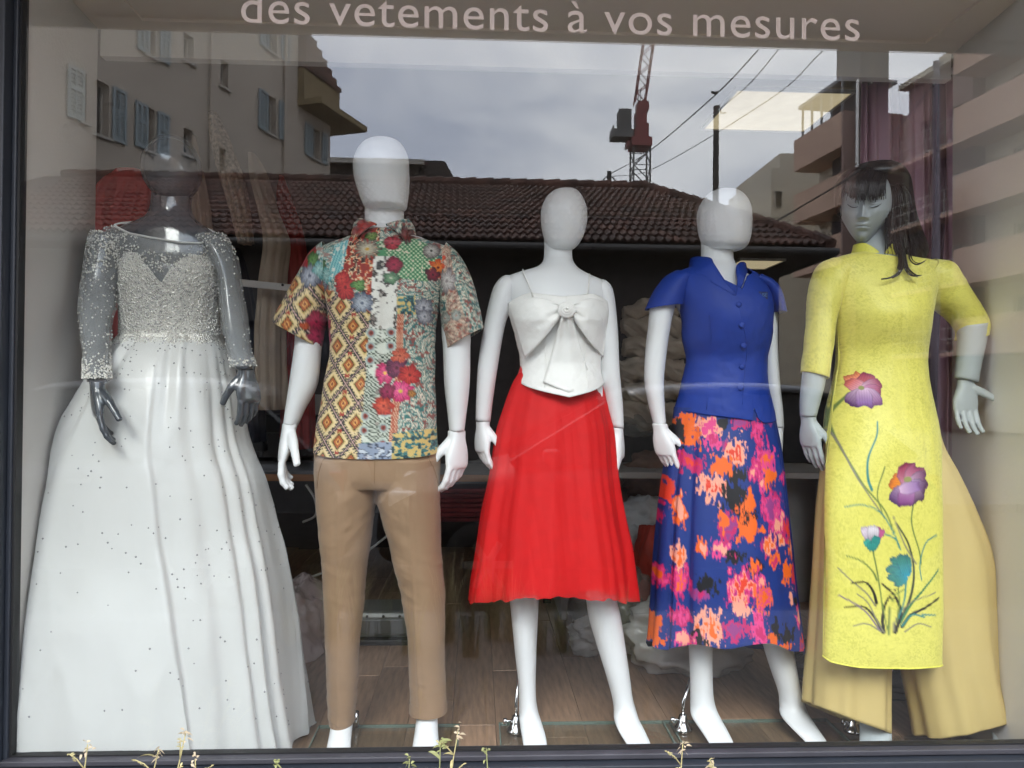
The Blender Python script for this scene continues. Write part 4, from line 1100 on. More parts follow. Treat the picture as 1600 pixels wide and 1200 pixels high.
hand(m2, 713.5, 676, Y2, 0.215, 48, M_mwhite, mirror=True, curl=24, lean=(1, -8), thumb=(0.62, 0.38, -0.74))
for rows in ([(519, 1080, 552, 1080, .042), (519, 1118, 552, 1118, .042, 0), (516, 1140, 550, 1140, .048, -.03), (511, 1165, 548, 1165, .036, -.08), (508, 1185, 548, 1185, .022, -.13)],
             [(652, 1070, 684, 1070, .042), (652, 1108, 684, 1108, .042, 0), (649, 1135, 684, 1135, .048, -.03), (645, 1163, 686, 1163, .036, -.08), (642, 1184, 687, 1184, .022, -.13)]):
    loft('foot', rows, Y2, M_mwhite, m2, 28, 6)
# shirt print
cv = Canvas(420, 335, 765, 720, 2.0, (210, 195, 165))
X, Y = cv.X, cv.Y
nz = fbm(X/5, Y/5, 11); nz2 = fbm(X/13, Y/13, 31)
# paisley ground (right half)
wx = X+22*(fbm(X/30, Y/30, 4)-0.5)*2; wy = Y+22*(fbm(X/30, Y/30, 8)-0.5)*2
sw_ = np.sin(np.hypot((wx % 44)-22+6*np.sin(wy/15), (wy % 58)-29)*0.78+1.2*nz2)
pa = np.zeros(X.shape+(3,)); pa[:] = srgb(196, 176, 160)
for lo, hi, c in ((-1.0, -0.62, (58, 120, 118)), (-0.62, -0.35, (200, 214, 200)), (-0.35, 0.05, (178, 176, 160)), (0.05, 0.35, (222, 205, 190)), (0.35, 0.62, (92, 110, 106)), (0.62, 0.85, (104, 168, 160)), (0.85, 1.01, (236, 226, 205))):
    pa[(sw_ >= lo) & (sw_ < hi)] = srgb(*c)
pa[(nz > 0.64)] = srgb(150, 84, 76); pa[(np.sin(X*1.9+3*nz2)*np.sin(Y*1.9) > 0.72)] = srgb(96, 96, 96)
cv.put(np.ones(X.shape), pa)
# kilim (left half)
ku = (X+(Y-600)*0.13)/47.0; kv = Y/60.0
m_ = np.abs(2*(ku % 1)-1)+np.abs(2*(kv % 1)-1); mm = np.minimum(m_, 2-m_)
teeth = 0.07*np.sign(np.sin((Y+X*0.3)*1.35))
ki = np.zeros(X.shape+(3,)); ki[:] = srgb(228, 206, 160)
def kset(msk, c): ki[msk] = srgb(*c)
kset(mm < 0.52, (206, 180, 112)); kset(mm < 0.44, (52, 46, 38)); kset(mm < 0.36, (176, 98, 50)); kset(mm < 0.19, (226, 170, 100)); kset(mm < 0.10, (120, 50, 34))
kset((mm+teeth) > 0.80, (40, 48, 48)); kset(mm > 0.965, (214, 178, 170))
curlm = (mm > 0.6) & (np.sin(X*0.75+Y*0.2)*np.sin(Y*0.62) > 0.72); kset(curlm, (60, 48, 42))
sm_ = (np.abs((ku % 1)-0.5) < 0.07) & (np.abs((kv*2 % 1)-0.5) < 0.16) & (mm > 0.55); kset(sm_, (168, 60, 44))
pl_k = cv.poly([(420, 470), (455, 430), (520, 455), (545, 470), (580, 482), (575, 610), (566, 720), (420, 720)]) | cv.poly([(420, 560), (420, 480), (452, 425), (482, 445), (512, 500), (515, 560)])
cv.put(pl_k, ki)
# upper left: red leafy florals
sp = fbm(X/4.5+Y/14, Y/8-X/15, 44)
rf_ = np.zeros(X.shape+(3,)); rf_[:] = srgb(150, 44, 36)
rf_[sp > 0.46] = srgb(206, 96, 52); rf_[sp > 0.53] = srgb(232, 214, 180); rf_[sp > 0.60] = srgb(84, 44, 36); rf_[sp > 0.68] = srgb(60, 30, 28)
cv.put(cv.poly([(545, 360), (592, 340), (592, 470), (560, 455), (522, 440), (528, 400)]), rf_)
tq = np.zeros(X.shape+(3,)); tq[:] = srgb(150, 205, 205); tq[np.sin(X*1.3+Y*0.4) > 0.5] = srgb(70, 150, 160); tq[nz > 0.6] = srgb(225, 225, 215)
cv.put(cv.poly([(520, 378), (542, 370), (536, 420), (512, 440), (498, 420)]), tq)
cv.put(cv.poly([(480, 395), (520, 378), (512, 425), (500, 440), (470, 420)]), pa*0.75+tq*0.25)
# green lattice upper right
gl_ = np.zeros(X.shape+(3,)); gl_[:] = srgb(88, 150, 108)
q_ = np.cos(X*0.9)*np.cos(Y*0.9); gl_[q_ > 0.42] = srgb(214, 222, 190); gl_[q_ < -0.55] = srgb(34, 96, 62); gl_[nz > 0.68] = srgb(228, 210, 190)
cv.put(cv.poly([(586, 376), (640, 366), (672, 380), (684, 402), (668, 440), (624, 436), (590, 402)]), gl_)
# placket: white with black leaves and discs
pk = np.zeros(X.shape+(3,)); pk[:] = srgb(226, 224, 216); lf = fbm(X/6+Y/9, Y/10-X/12, 77); pk[lf > 0.57] = srgb(60, 56, 54); pk[lf > 0.70] = srgb(140, 130, 124)
cv.put(cv.poly([(585, 400), (622, 400), (620, 520), (580, 520)]), pk)
dsk = np.zeros(X.shape+(3,)); dsk[:] = srgb(206, 212, 198); lat = np.sign(np.sin(X*0.9)*np.sin(Y*1.1)); dsk[lat > 0] = srgb(40, 58, 44); dsk[nz2 > 0.58] = srgb(216, 220, 208)
cv.put(cv.poly([(577, 515), (622, 515), (618, 690), (565, 690)]), dsk)
for (dx, dy) in ((612, 520), (611, 541), (581, 521), (580, 542), (579, 563), (600, 668), (599, 692), (572, 650), (570, 672), (602, 645)):
    for r, c in ((8.5, (190, 200, 190)), (6.5, (150, 160, 160)), (4.4, (150, 60, 44)), (2.2, (84, 28, 24))): cv.put(np.clip((r-np.hypot(X-dx, Y-dy)), 0, 1), c)
# rust stripe and base patches
st_ = np.zeros(X.shape+(3,)); st_[:] = srgb(176, 84, 58); st_[np.sin(X*2.2)*np.sin(Y*2.2) > 0.2] = srgb(226, 190, 160)
cv.put(cv.poly([(622, 490), (632, 492), (626, 620), (616, 716), (606, 716), (616, 600)]), st_)
cv.put(cv.poly([(688, 380), (704, 392), (712, 450), (740, 540), (690, 548), (700, 480)]), st_*0.5+pa*0.5)
yl_ = np.zeros(X.shape+(3,)); yl_[:] = srgb(216, 190, 120); yl_[nz > 0.52] = srgb(70, 130, 130); yl_[nz > 0.64] = srgb(40, 70, 78)
cv.put(cv.poly([(614, 676), (690, 670), (690, 718), (612, 718)]), yl_); cv.put(cv.poly([(622, 466), (650, 462), (650, 492), (622, 492)]), yl_)
bs_ = np.zeros(X.shape+(3,)); bs_[:] = srgb(150, 162, 182); bs_[nz > 0.5] = srgb(60, 70, 90); bs_[nz > 0.62] = srgb(206, 212, 220)
cv.put(cv.poly([(562, 692), (614, 690), (612, 718), (560, 718)]), bs_)
# single flowers
F_ = cv.flower
F_(573, 388, 22, 14, (60, 44, 40), (236, 226, 200), (200, 160, 70), 0, 0.8, 0.5, 3)
F_(541, 450, 17, 5, (150, 20, 28), (222, 70, 66), (120, 16, 24), .4, 1.2, 0.15, 4); F_(534, 436, 11, 4, (170, 26, 34), (230, 90, 80), (130, 20, 24), 1, 1, .2, 5)
F_(562, 447, 13, 3, (50, 100, 48), (130, 176, 98), (60, 100, 50), 0.9, 0.7, 0.3, 6)
F_(568, 475, 18, 9, (70, 82, 108), (214, 220, 226), (90, 100, 120), 0, 0.9, 0.25, 7)
F_(616, 414, 14, 6, (104, 18, 44), (190, 44, 84), (110, 16, 50), 0, 1, 0.12, 8); F_(595, 416, 8, 5, (40, 40, 40), (90, 90, 90), (30, 30, 30), 0, 1, .2, 9)
F_(612, 436, 13, 5, (50, 96, 70), (140, 180, 140), (200, 200, 180), 0, .8, .3, 10)
F_(673, 389, 14, 7, (80, 66, 70), (226, 222, 214), (40, 36, 40), 0, 1, .2, 12)
F_(684, 416, 15, 6, (200, 60, 34), (240, 150, 70), (120, 24, 30), .5, 1, .5, 13); F_(676, 428, 12, 5, (60, 30, 40), (160, 40, 70), (60, 20, 30), .2, 1, .4, 14)
F_(700, 445, 15, 6, (110, 100, 104), (232, 226, 220), (150, 140, 140), .3, 1.3, .4, 15); F_(662, 480, 15, 8, (90, 96, 112), (214, 216, 222), (90, 96, 112), 0, 1, .2, 16)
F_(663, 494, 12, 8, (90, 96, 112), (214, 216, 222), (90, 96, 112), 0, 1, .2, 17)
F_(602, 583, 15, 6, (200, 30, 100), (244, 110, 160), (240, 200, 80), 0, 1.1, .18, 18); F_(620, 575, 17, 7, (84, 36, 70), (150, 70, 100), (90, 30, 50), .6, 1, .2, 19)
F_(640, 586, 17, 6, (160, 26, 34), (226, 80, 66), (120, 20, 24), .2, 1, .2, 20); F_(626, 611, 20, 7, (206, 34, 110), (246, 120, 168), (214, 190, 70), .1, .85, .2, 21)
F_(606, 612, 13, 5, (120, 20, 60), (180, 50, 100), (90, 14, 40), .4, 1, .2, 22); F_(600, 634, 16, 6, (176, 50, 40), (230, 110, 80), (130, 30, 30), 0, .9, .25, 23); F_(625, 556, 14, 5, (190, 80, 60), (226, 130, 100), (120, 40, 34), 0, .8, .3, 24)
F_(643, 615, 7, 5, (120, 60, 30), (220, 160, 80), (60, 30, 20), 0, 1, .2, 25)
F_(487, 405, 15, 4, (130, 18, 30), (214, 56, 70), (110, 14, 24), .2, 1.7, .2, 26); F_(496, 413, 10, 3, (40, 84, 46), (120, 160, 90), (50, 90, 50), .2, 1.6, .3, 27)
F_(493, 437, 17, 9, (70, 78, 100), (206, 210, 220), (90, 96, 116), .2, 1.1, .25, 28); F_(507, 428, 10, 4, (80, 150, 150), (190, 220, 214), (120, 170, 170), .2, 1.3, .4, 29)
F_(500, 505, 14, 4, (130, 16, 50), (206, 50, 100), (100, 14, 40), .2, 1.2, .2, 30); F_(500, 527, 14, 5, (140, 20, 60), (214, 60, 110), (110, 16, 44), .8, 1, .2, 31); F_(484, 512, 8, 3, (160, 60, 30), (220, 110, 60), (120, 40, 30), .8, .7, .2, 32)
F_(567, 356, 11, 3, (120, 22, 24), (190, 52, 48), (90, 16, 20), .2, 1.3, .2, 33); F_(579, 366, 11, 3, (50, 84, 36), (150, 176, 96), (60, 90, 40), .7, .8, .3, 34); F_(612, 378, 14, 3, (140, 24, 44), (196, 60, 76), (100, 16, 30), .5, .9, .2, 35); F_(634, 366, 11, 4, (60, 20, 20), (140, 50, 44), (50, 16, 16), .3, 1.2, .3, 36)
F_(697, 500, 9, 8, (120, 130, 124), (214, 214, 204), (170, 60, 40), .3, 1, .1, 37); F_(714, 497, 8, 8, (120, 130, 124), (214, 214, 204), (170, 60, 40), .3, 1, .1, 38)
cv.A *= (0.93+0.14*fbm(X/1.3, Y/1.3, 55))[..., None]
cv.A = np.clip(cv.A, 0, 1)**1.08
shirtp = lambda x, y: cv.sample(x, y)
M_shirt = mat('patchwork_print', (1, 1, 1), 0.62, 0.04, 40, attr='paint', bump=0.04, bscale=500, sheen=0.1)
sy_ = [362, 371, 381, 391, 404, 420, 450, 480, 520, 560, 600, 650, 690, 707]
Vs = loft_grid([(566, 362, 634, 362, .064, 0, 0, 2), (546, 371, 654, 372, .078, 0, 0, 2), (516, 381, 687, 382, .088, 0, 0, 2.1), (496, 391, 709, 391, .094, 0, 0, 2.2), (489, 404, 714, 404, .104, 0, 0, 2.3), (494, 420, 708, 420, .114, -.004, 0, 2.4), (505, 450, 694, 450, .126, -.008, 0, 2.5), (512, 480, 686, 480, .128, -.008, 0, 2.5),
    (516, 520, 681, 520, .124, -.004, 0, 2.5), (515, 560, 681, 560, .120, 0, 0, 2.5), (508, 600, 681, 600, .121, 0, 0, 2.5), (499, 650, 683, 650, .125, 0, 0, 2.5), (492, 690, 685, 690, .128, 0, 0, 2.5), (490, 705, 686, 705, .128, 0, 0, 2.5)], Y2, 340, 24)
tl_ = np.linspace(0, 1, len(Vs))[:, None]
Vs = wrinkle(Vs, 0.0055, 7, 9, 61, np.clip(tl_*3-0.6, 0, 1)); Vs = wrinkle(Vs, 0.0022, 26, 22, 62, np.clip(tl_*3-0.6, 0, 1))
Vs[..., 2] -= 0.014*tl_**10*np.abs(np.sin(np.linspace(0, 2*math.pi, 340, endpoint=False)))[None]**1.5
# button front stands proud
xs_, yy_ = topx(Vs[..., 0], Y2, Vs[..., 2]); fm = (Vs[..., 1] < Y2) & (yy_ > 385)
pc = 600-(yy_-380)*0.045
Vs[..., 1] -= np.where(fm, 0.003*np.clip((11-np.abs(xs_-pc))/1.5, 0, 1), 0)
colr = shirtp(*topx(Vs[..., 0], Y2-0.11, Vs[..., 2]))
shb = grid_obj('shirt', Vs, M_shirt, m2, colors=colr)
def sleeve(rows, Y, name, painter, material, parent, wr=0.004, seed=3, n=120, k=16):
    V = loft_grid(rows, Y, n, k); V = wrinkle(V, wr, 14, 14, seed)
    col = painter(*topx(V[..., 0], Y, V[..., 2])) if painter else None
    o = grid_obj(name, V, material, parent, colors=col)
    s = o.modifiers.new('thickness', 'SOLIDIFY'); s.thickness = 0.0015; s.offset = -1
    return o
sleeve([(505, 378, 530, 440, .07), (486, 396, 519, 455, .083), (466, 428, 512, 480, .085), (446, 464, 507, 512, .085), (427, 503, 500, 543, .080)], Y2, 'sleeve', shirtp, M_shirt, shb, seed=71)
sleeve([(680, 440, 698, 380, .07), (684, 460, 716, 397, .083), (688, 485, 733, 428, .085), (692, 515, 745, 466, .085), (695, 547, 756, 513, .080)], Y2, 'sleeve', shirtp, M_shirt, shb, seed=72)
# collar: stand folded over, points to the front
th = np.linspace(-168, 168, 90); thr = np.radians(th)        # 0 = back
cc = P(600, 356, Y2); sx = 2.42/1202
ins = np.stack([cc[0]+36*sx*np.sin(thr), cc[1]+0.066*np.cos(thr), cc[2]+sx*(10-14*np.clip((np.abs(th)-100)/68, 0, 1)**1.5)], 1)
top = ins+np.stack([np.sin(thr)*3*sx, np.cos(thr)*0.006, np.full(90, 2.0*sx)], 1)
tipf = np.clip((np.abs(th)-110)/58, 0, 1)
outr = np.stack([cc[0]+(50*np.sin(thr)+np.sign(th)*tipf**2*33)*sx, cc[1]+0.088*np.cos(thr)-0.006*tipf, cc[2]-sx*(14+23*tipf**2)], 1)
mid = (top+outr)/2+np.stack([np.sin(thr)*2*sx, np.cos(thr)*0.008, np.full(90, 3*sx)], 1)
Vc = np.stack([ins, top, mid, outr]); Vc = catmull(Vc.reshape(4, -1), 8).reshape(-1, 90, 3)
sheet('collar', Vc, M_shirt, shb, 0.002, painter=shirtp)
for i, yb in enumerate((412, 462, 512, 562, 612, 662)):
    xb = 600-(yb-380)*0.045; c = P(xb, yb, Y2-0.135); j = np.argmin(np.where(Vs[..., 1] < Y2, (Vs[..., 0]-c[0])**2+(Vs[..., 2]-c[2])**2, 9)); c = Vs.reshape(-1, 3)[j]
    MB().tube([c+[0, 0.001, 0], c+[0, -0.0035, 0]], 0.0052, 14).build('button', mat('shell_button', (0.35, 0.32, 0.28), 0.3), shb)
# trousers
M_tan = mat('tan_chino', srgb(150, 121, 93), 0.75, 0.07, 6, bump=0.05, bscale=700, sheen=0.15)
def vnormals(v, f):
    q = np.array([(t[0], t[1], t[2], t[-1]) for t in f]); n = np.cross(v[q[:, 2]]-v[q[:, 0]], v[q[:, 3]]-v[q[:, 1]])
    o = np.zeros_like(v)
    for k in range(4): np.add.at(o, q[:, k], n)
    return o/(np.linalg.norm(o, axis=1, keepdims=True)+1e-9)
def tdisp(v, f):
    nrm = vnormals(v, f); c = P(587, 787, Y2); dx, dz = v[:, 0]-c[0], v[:, 2]-c[2]
    zt_ = v[:, 2]-FLOOR; s = np.where(dx < 0, -1, 1)
    big = fbm(v[:, 0]*6+30+v[:, 1]*4, v[:, 2]*3.2+30, 91)-0.5
    drag = 1-np.abs(fbm(v[:, 0]*7+40-dz*s*5, v[:, 2]*13+40+np.abs(dx)*11, 94, 3)-0.5)*4          # drag lines falling away from the fork
    knee = 1-np.abs(fbm(v[:, 0]*9+20, v[:, 2]*24+20+v[:, 0]*8, 95, 3)-0.5)*4
    wf = np.exp(-(dz/0.15)**2)*np.exp(-((np.abs(dx)-0.07)/0.09)**2); wk = 0.30*np.exp(-((zt_-0.52)/0.16)**2)+0.9*np.exp(-((zt_-0.10)/0.11)**2)+0.12
    fine = fbm(v[:, 0]*45+9, v[:, 2]*30+9, 96)-0.5
    cx = np.where(dx < 0, -0.098-0.085*np.clip(-dz, 0, 1)*0+0.00*dz, 0.112+0.055*np.clip(-dz, 0, 1))
    crease = np.exp(-((dx-cx)/0.006)**2)*(dz < 0.05)*(v[:, 1] < Y2)
    h = big*0.012+drag*wf*0.0050+knee*wk*0.0036+fine*0.002+crease*0.0035
    return v+nrm*h[:, None]
tr2 = union('trousers', [loft_vf([(492, 695, 687, 695, .118), (491, 720, 688, 720, .122), (491, 742, 687, 742, .121), (494, 758, 686, 758, .108)], Y2, 40),
    loft_vf([(493, 715, 594, 715, .116), (492, 735, 594, 735, .116), (494, 770, 590, 770, .113), (497, 800, 583, 800, .106), (501, 850, 578, 850, .098), (504, 887, 573, 887, .09), (506, 935, 569, 935, .083), (508, 992, 562, 992, .075), (512, 1054, 558, 1054, .066), (514, 1100, 554, 1100, .060), (515, 1127, 552.5, 1127, .058)], Y2, 32),
    loft_vf([(580, 715, 686, 715, .116), (581, 735, 686, 735, .116), (587, 775, 687, 775, .113), (597, 805, 688, 805, .106), (608, 846, 689, 846, .098), (616, 885, 692, 885, .092), (625, 925, 695, 925, .085), (635, 992, 696, 992, .075), (638, 1045, 697, 1045, .068), (640, 1090, 698, 1090, .062), (640, 1111, 698, 1109, .060)], Y2, 32)], 0.0048, M_tan, m2, 3, tdisp)
loft('cuff', [(514.5, 1113, 553.5, 1112, .0605), (514.5, 1128.5, 553.5, 1127.5, .0605)], Y2, M_tan, tr2, 40, 3, False, False)
loft('cuff', [(639, 1095, 699, 1093, .064), (639.5, 1112.5, 699, 1110.5, .0635)], Y2, M_tan, tr2, 40, 3, False, False)
tv_ = np.array([q.co[:] for q in tr2.data.vertices])+root_loc(m2)
def onfront(V, pts, off=0.001, k=6):
    o = []
    for x, y in catmull(np.array(pts, float), k):
        q = P(x, y, Y2-0.08); dd = np.where(V[:, 1] < Y2+0.02, (V[:, 0]-q[0])**2+(V[:, 2]-q[2])**2, 9); o.append(V[np.argmin(dd)]+np.array([0, -off, 0]))
    return o
M_tan_d = mat('tan_thread', srgb(142, 112, 82), 0.8)
for pts in ([(588, 716), (588, 735), (588, 752)], [(508, 712), (500, 735), (494, 764)], [(668, 712), (678, 735), (685, 764)]):
    MB().tube(onfront(tv_, pts), 0.0012, 5).build('seam', M_tan_d, tr2, smooth=True)
base(m2, 500, 716, 1133)
MB().tube([FZ(556, 1136, FT), FZ(556, 1136, FT)+[0, 0, 0.05]], 0.010, 12).build('ankle_peg', M_chrome, m2, smooth=True)

# ---------------------------------------------------------------- 3 white bow top, red skirt
Y3 = 0.42
m3 = thing('mannequin', 'white egg head mannequin in a white bow top and bright red tulle skirt', 'mannequin', (P(880, 700, Y3)[0], Y3, FT), 'shop window mannequins')
union('head', [loft_vf(egg_rows([(295, 876, 892), (299, 864, 902), (309, 853, 910), (324, 846.5, 916), (338, 845, 917.5), (354, 846, 916), (368, 849, 912), (379, 853, 906), (387, 858, 899), (391, 864, 892)], 1.2, -0.008), Y3, 36, 5)], 0.0042, M_mwhite, m3, 2)
trs = [(850, 372, 894, 372, .045, .018), (850, 398, 894, 399, .045, .015), (847, 410, 897, 411, .05, .008), (836, 418, 906, 421, .058, .002), (808, 426, 925, 431, .066, 0), (790, 434, 945, 440, .072), (785, 446, 953, 452, .080), (794, 470, 950, 475, .092), (804, 500, 944, 500, .102), (812, 540, 939, 540, .090), (816, 570, 936, 570, .086), (806, 610, 944, 610, .10), (796, 680, 950, 680, .11)]
union('torso', [loft_vf(trs, Y3, 40, 6)], 0.005, M_mwhite, m3, 4)
loft('arm', [(803, 431, 806, 452, .03), (787, 431, 803, 460, .046), (773, 445, 801, 472, .05), (764, 472, 799, 482, .05), (755, 515, 789, 510, .046), (747, 568, 779, 566, .041), (744, 620, 771, 620, .034), (743, 657, 766.5, 659, .026)], Y3, M_mwhite, m3, 32, 7)
loft('arm', [(926, 452, 932, 436, .03), (926, 462, 947, 439, .046), (930, 485, 958.5, 458, .05), (932, 520, 965, 516, .046), (938, 580, 968, 580, .042), (945, 632, 973, 632, .034), (953, 666, 974.5, 669, .026)], Y3, M_mwhite, m3, 32, 7)
hand(m3, 754.5, 661, Y3, 0.180, -58, M_mwhite, curl=24, lean=(-1, -8))
hand(m3, 964, 671, Y3, 0.180, 66, M_mwhite, mirror=True, curl=22, lean=(5, -8))
for rows in ([(788, 880, 846, 880, .06), (796, 936, 842, 936, .055), (801, 985, 839.5, 985, .056), (805, 1025, 838, 1025, .049), (810, 1068, 837, 1068, .040), (811, 1094, 838, 1094, .038), (811, 1112, 841, 1112, .041, -.004), (812, 1128, 846, 1128, .044, -.03), (815, 1148, 852, 1148, .034, -.075), (818, 1166, 855, 1166, .022, -.115), (822, 1178, 853, 1178, .012, -.145)],
             [(905, 870, 965, 870, .062), (914, 921, 961, 921, .056), (920, 965, 970, 965, .058), (933, 1010, 977, 1010, .05), (948, 1058, 984, 1058, .042), (956, 1088, 988, 1088, .038), (959, 1107, 993, 1107, .042, -.002), (960, 1125, 999, 1125, .045, -.03), (967, 1143, 1008, 1143, .034, -.075), (978, 1161, 1016, 1161, .022, -.115), (986, 1172, 1018, 1172, .012, -.145)]):
    loft('leg', rows, Y3, M_mwhite, m3, 32, 7)
M_linen = mat('white_jacquard', (0.90, 0.89, 0.86), 0.6, 0.05, 25, bump=0.35, bscale=45, sheen=0.1)
tb = [455, 478, 500, 530, 568, 600, 625]
Vt3 = loft_grid([(800, 455, 948, 457, .098, -.01), (794, 477, 952, 478, .118, -.014), (797, 500, 951, 500, .124, -.014), (806, 530, 945, 530, .108, -.006), (813, 568, 938, 568, .108), (806, 600, 943, 600, .142), (798, 625, 950, 625, .160)], Y3, 200, 14)
ph = phi(200)
sa = yfrac(tb, np.interp(ph, [-180, -110, -80, -40, -20, 0, 20, 40, 80, 110, 180], [485, 482, 474, 462, 466, 470, 466, 463, 476, 483, 485]))
sb = yfrac(tb, np.interp(ph, [-180, -110, -75, 5, 75, 110, 180], [596, 596, 597, 620, 599, 597, 596]))
Vt3 = trim(Vt3, sa, sb, 60); Vt3 = wrinkle(Vt3, 0.003, 22, 20, 33)
top3 = grid_obj('top', Vt3, M_linen, m3)
sm3 = top3.modifiers.new('thickness', 'SOLIDIFY'); sm3.thickness = 0.002; sm3.offset = 1
fidx = np.argmin(np.abs(ph-4)); MB().tube(list(Vt3[::4, fidx]+np.array([0, -0.002, 0])), 0.0011, 5).build('seam', M_linen, top3, smooth=True)
for px0 in (-26, 30):
    j = np.argmin(np.abs(ph-px0)); MB().tube(list(Vt3[8::4, j]+np.array([0, -0.002, 0])), 0.0010, 5).build('seam', M_linen, top3, smooth=True)
def frontY(xpx, y, off):
    xs = np.interp(y, tb, [874, 873, 874, 875.5, 875.5, 874.5, 874]); hw = np.interp(y, tb, [75, 79.5, 77.5, 70, 62.5, 69, 76]); ry = np.interp(y, tb, [.108, .132, .138, .114, .108, .142, .160])
    c = np.clip((xpx-xs)/hw, -0.97, 0.97)
    return Y3-ry*np.sqrt(1-c*c)-off
def wing(knot_t, knot_b, top_o, tip, sgn):
    m_, n = 40, 30; V = np.zeros((n, m_, 3)); 
    for i in range(n):
        v = i/(n-1)
        for j in range(m_):
            u = j/(m_-1)
            a = np.array(knot_t)*(1-v)+np.array(knot_b)*v; b = np.array(top_o)*(1-v)+np.array(tip)*v
            q = a*(1-u)+b*u; q[1] += -10*math.sin(math.pi*u)*(1-v)*0.9+4*math.sin(math.pi*u)*v
            g = 0.006*math.sin(v*math.pi*5+1)*math.exp(-u*2.6)
            off = 0.008+0.022*math.sin(math.pi*min(1, u*0.9))*(0.5+0.5*v)+g+0.004*(fbm(np.array(u*6+v*3), np.array(v*5), 66)-0.5)
            V[i, j] = P(q[0], q[1], frontY(q[0], q[1], off))
    return V
sheet('bow_loop', wing((872, 474), (877, 493), (794, 474), (820, 559), -1), M_linen, top3, 0.003)
sheet('bow_loop', wing((898, 474), (893, 493), (953, 477), (942, 557), 1), M_linen, top3, 0.003)
V = np.zeros((26, 16, 3))
for i in range(26):
    v = i/25
    for j in range(16):
        u = j/15; xl, xr = 878*(1-v)+848*v, 893*(1-v)+926*v; x = xl*(1-u)+xr*u; y = 490+v*(124-abs(x-889)*0.42*v)
        V[i, j] = P(x, y, frontY(x, y, 0.0045+0.006*(1-v)+0.006*math.sin(u*math.pi*4)*math.exp(-v*2)))
sheet('bow_tail', V, M_linen, top3, 0.002)
ks = []; kc = P(885, 483, frontY(885, 483, 0.035))
for i in range(46):
    a = i*0.42; r = 0.003+0.020*i/45; ks.append(kc+np.array([r*math.cos(a), 0.014*(i/45)-0.004, r*0.92*math.sin(a)]))
MB().tube(ks, [0.004+0.004*i/45 for i in range(46)], 8).build('rosette', M_linen, top3, smooth=True)
for a, b in (((817, 424), (833, 464)), ((921, 431), (917, 464))):
    p, q = P(*a, Y3-0.055), P(*b, frontY(b[0], 466, 0.004)); MB().tube([P(a[0], a[1]-3, Y3-0.01), p, (p+q)/2+np.array([0, -0.012, 0]), q], 0.0022, 6).build('strap', M_linen, top3, smooth=True)
M_red = mat('red_lining', (0.72, 0.002, 0.004), 0.55, 0.05, 5, sheen=0.1)
M_redt = mat('red_tulle', (0.80, 0.006, 0.008), 0.7, 0.06, 30, trans=0.42)
rs = [(578, 813, 937, .088), (600, 799, 941, .102), (640, 784, 950, .13), (676, 773, 958, .15), (744, 762, 964, .175), (800, 750, 973, .195), (862, 741, 985, .215), (905, 734, 990, .225), (930, 731, 992, .228)]
def pleats(a1, n1, a2, n2, ph0, pw=0.6):
    def f(th, t):
        w_ = th+0.06*np.sin(3*th+ph0)
        s = np.sin(n1*w_+ph0); s = np.sign(s)*np.abs(s)**0.7
        return 1+t**pw*(a1*s+a2*np.sin(n2*w_+2.1*ph0)+0.5*a2*np.sin((n2*2+1)*w_+ph0))
    return f
skr = bpy.data.objects.new('skirt', None); COL.objects.link(skr); skr.parent = m3
def tier(name, sc, yo, material, f, seed, jag):
    V = loft_grid([(874+(a-874)*sc, y+yo*(y-578)/350, 874+(b-874)*sc, y+yo*(y-578)/350, r*sc) for y, a, b, r in rs], Y3, 300, 10, f)
    tt = np.linspace(0, 1, len(V))[:, None]
    V = wrinkle(V, 0.006, 11, 1.6, 3, tt); V = wrinkle(V, 0.003, 40, 2.0, seed if seed > 41 else 42, tt)
    n = V.shape[1]; j = fbm(np.arange(n)/7.0, np.zeros(n)+seed, seed)-0.5
    V = level(V, Y3)
    V[..., 2] += (tt**6)*(j*jag+0.008*np.sin(np.linspace(0, 2*np.pi, n)*3+seed))[None]
    return grid_obj(name, V, material, skr)
tier('lining', 0.91, -10, M_red, pleats(.040, 7, .020, 13, 2.0), 41, 0.012)
tier('tulle_layer', 0.985, -6, M_redt, pleats(.040, 7, .020, 13, 2.0), 42, 0.016)
tier('tulle_layer', 0.995, 0, M_redt, pleats(.043, 7, .022, 13, 2.0), 43, 0.018)
tier('tulle_layer', 1.0, 8, M_redt, pleats(.046, 7, .024, 13, 2.0), 44, 0.022)
loft('waistband', H((572, 813, 937, .087), (588, 808, 940, .094)), Y3, M_red, skr, 60, 3, False, False)
base(m3, 781, 1046, 1128); rod(m3, 806, 1143, 812, 1040, Y3+0.05)

# ---------------------------------------------------------------- 4 blue jacket
Y4 = 0.42
m4 = thing('mannequin', 'white egg head mannequin in a royal blue cap sleeve jacket and blurred floral print skirt', 'mannequin', (P(1135, 700, Y4)[0], Y4, FT), 'shop window mannequins')
union('head', [loft_vf(egg_rows([(296, 1124, 1142), (300, 1111, 1153), (310, 1100, 1164), (325, 1092.5, 1171), (340, 1090.5, 1172.5), (356, 1092, 1172.5), (370, 1095, 1171), (381, 1100, 1168), (388, 1108, 1163), (391.5, 1118, 1154)], 1.2, -0.008), Y4, 36, 5)], 0.0042, M_mwhite, m4, 2)
union('torso', [loft_vf([(1096, 362, 1144, 362, .046, .018), (1096, 392, 1145, 392, .046, .014), (1094, 408, 1147, 410, .05, .008), (1082, 420, 1158, 423, .06), (1058, 430, 1178, 435, .068), (1050, 442, 1190, 448, .076), (1054, 470, 1196, 472, .088), (1066, 500, 1196, 500, .10), (1074, 560, 1188, 560, .086), (1066, 620, 1196, 620, .095), (1060, 700, 1204, 700, .1)], Y4, 40, 6)], 0.005, M_mwhite, m4, 4)
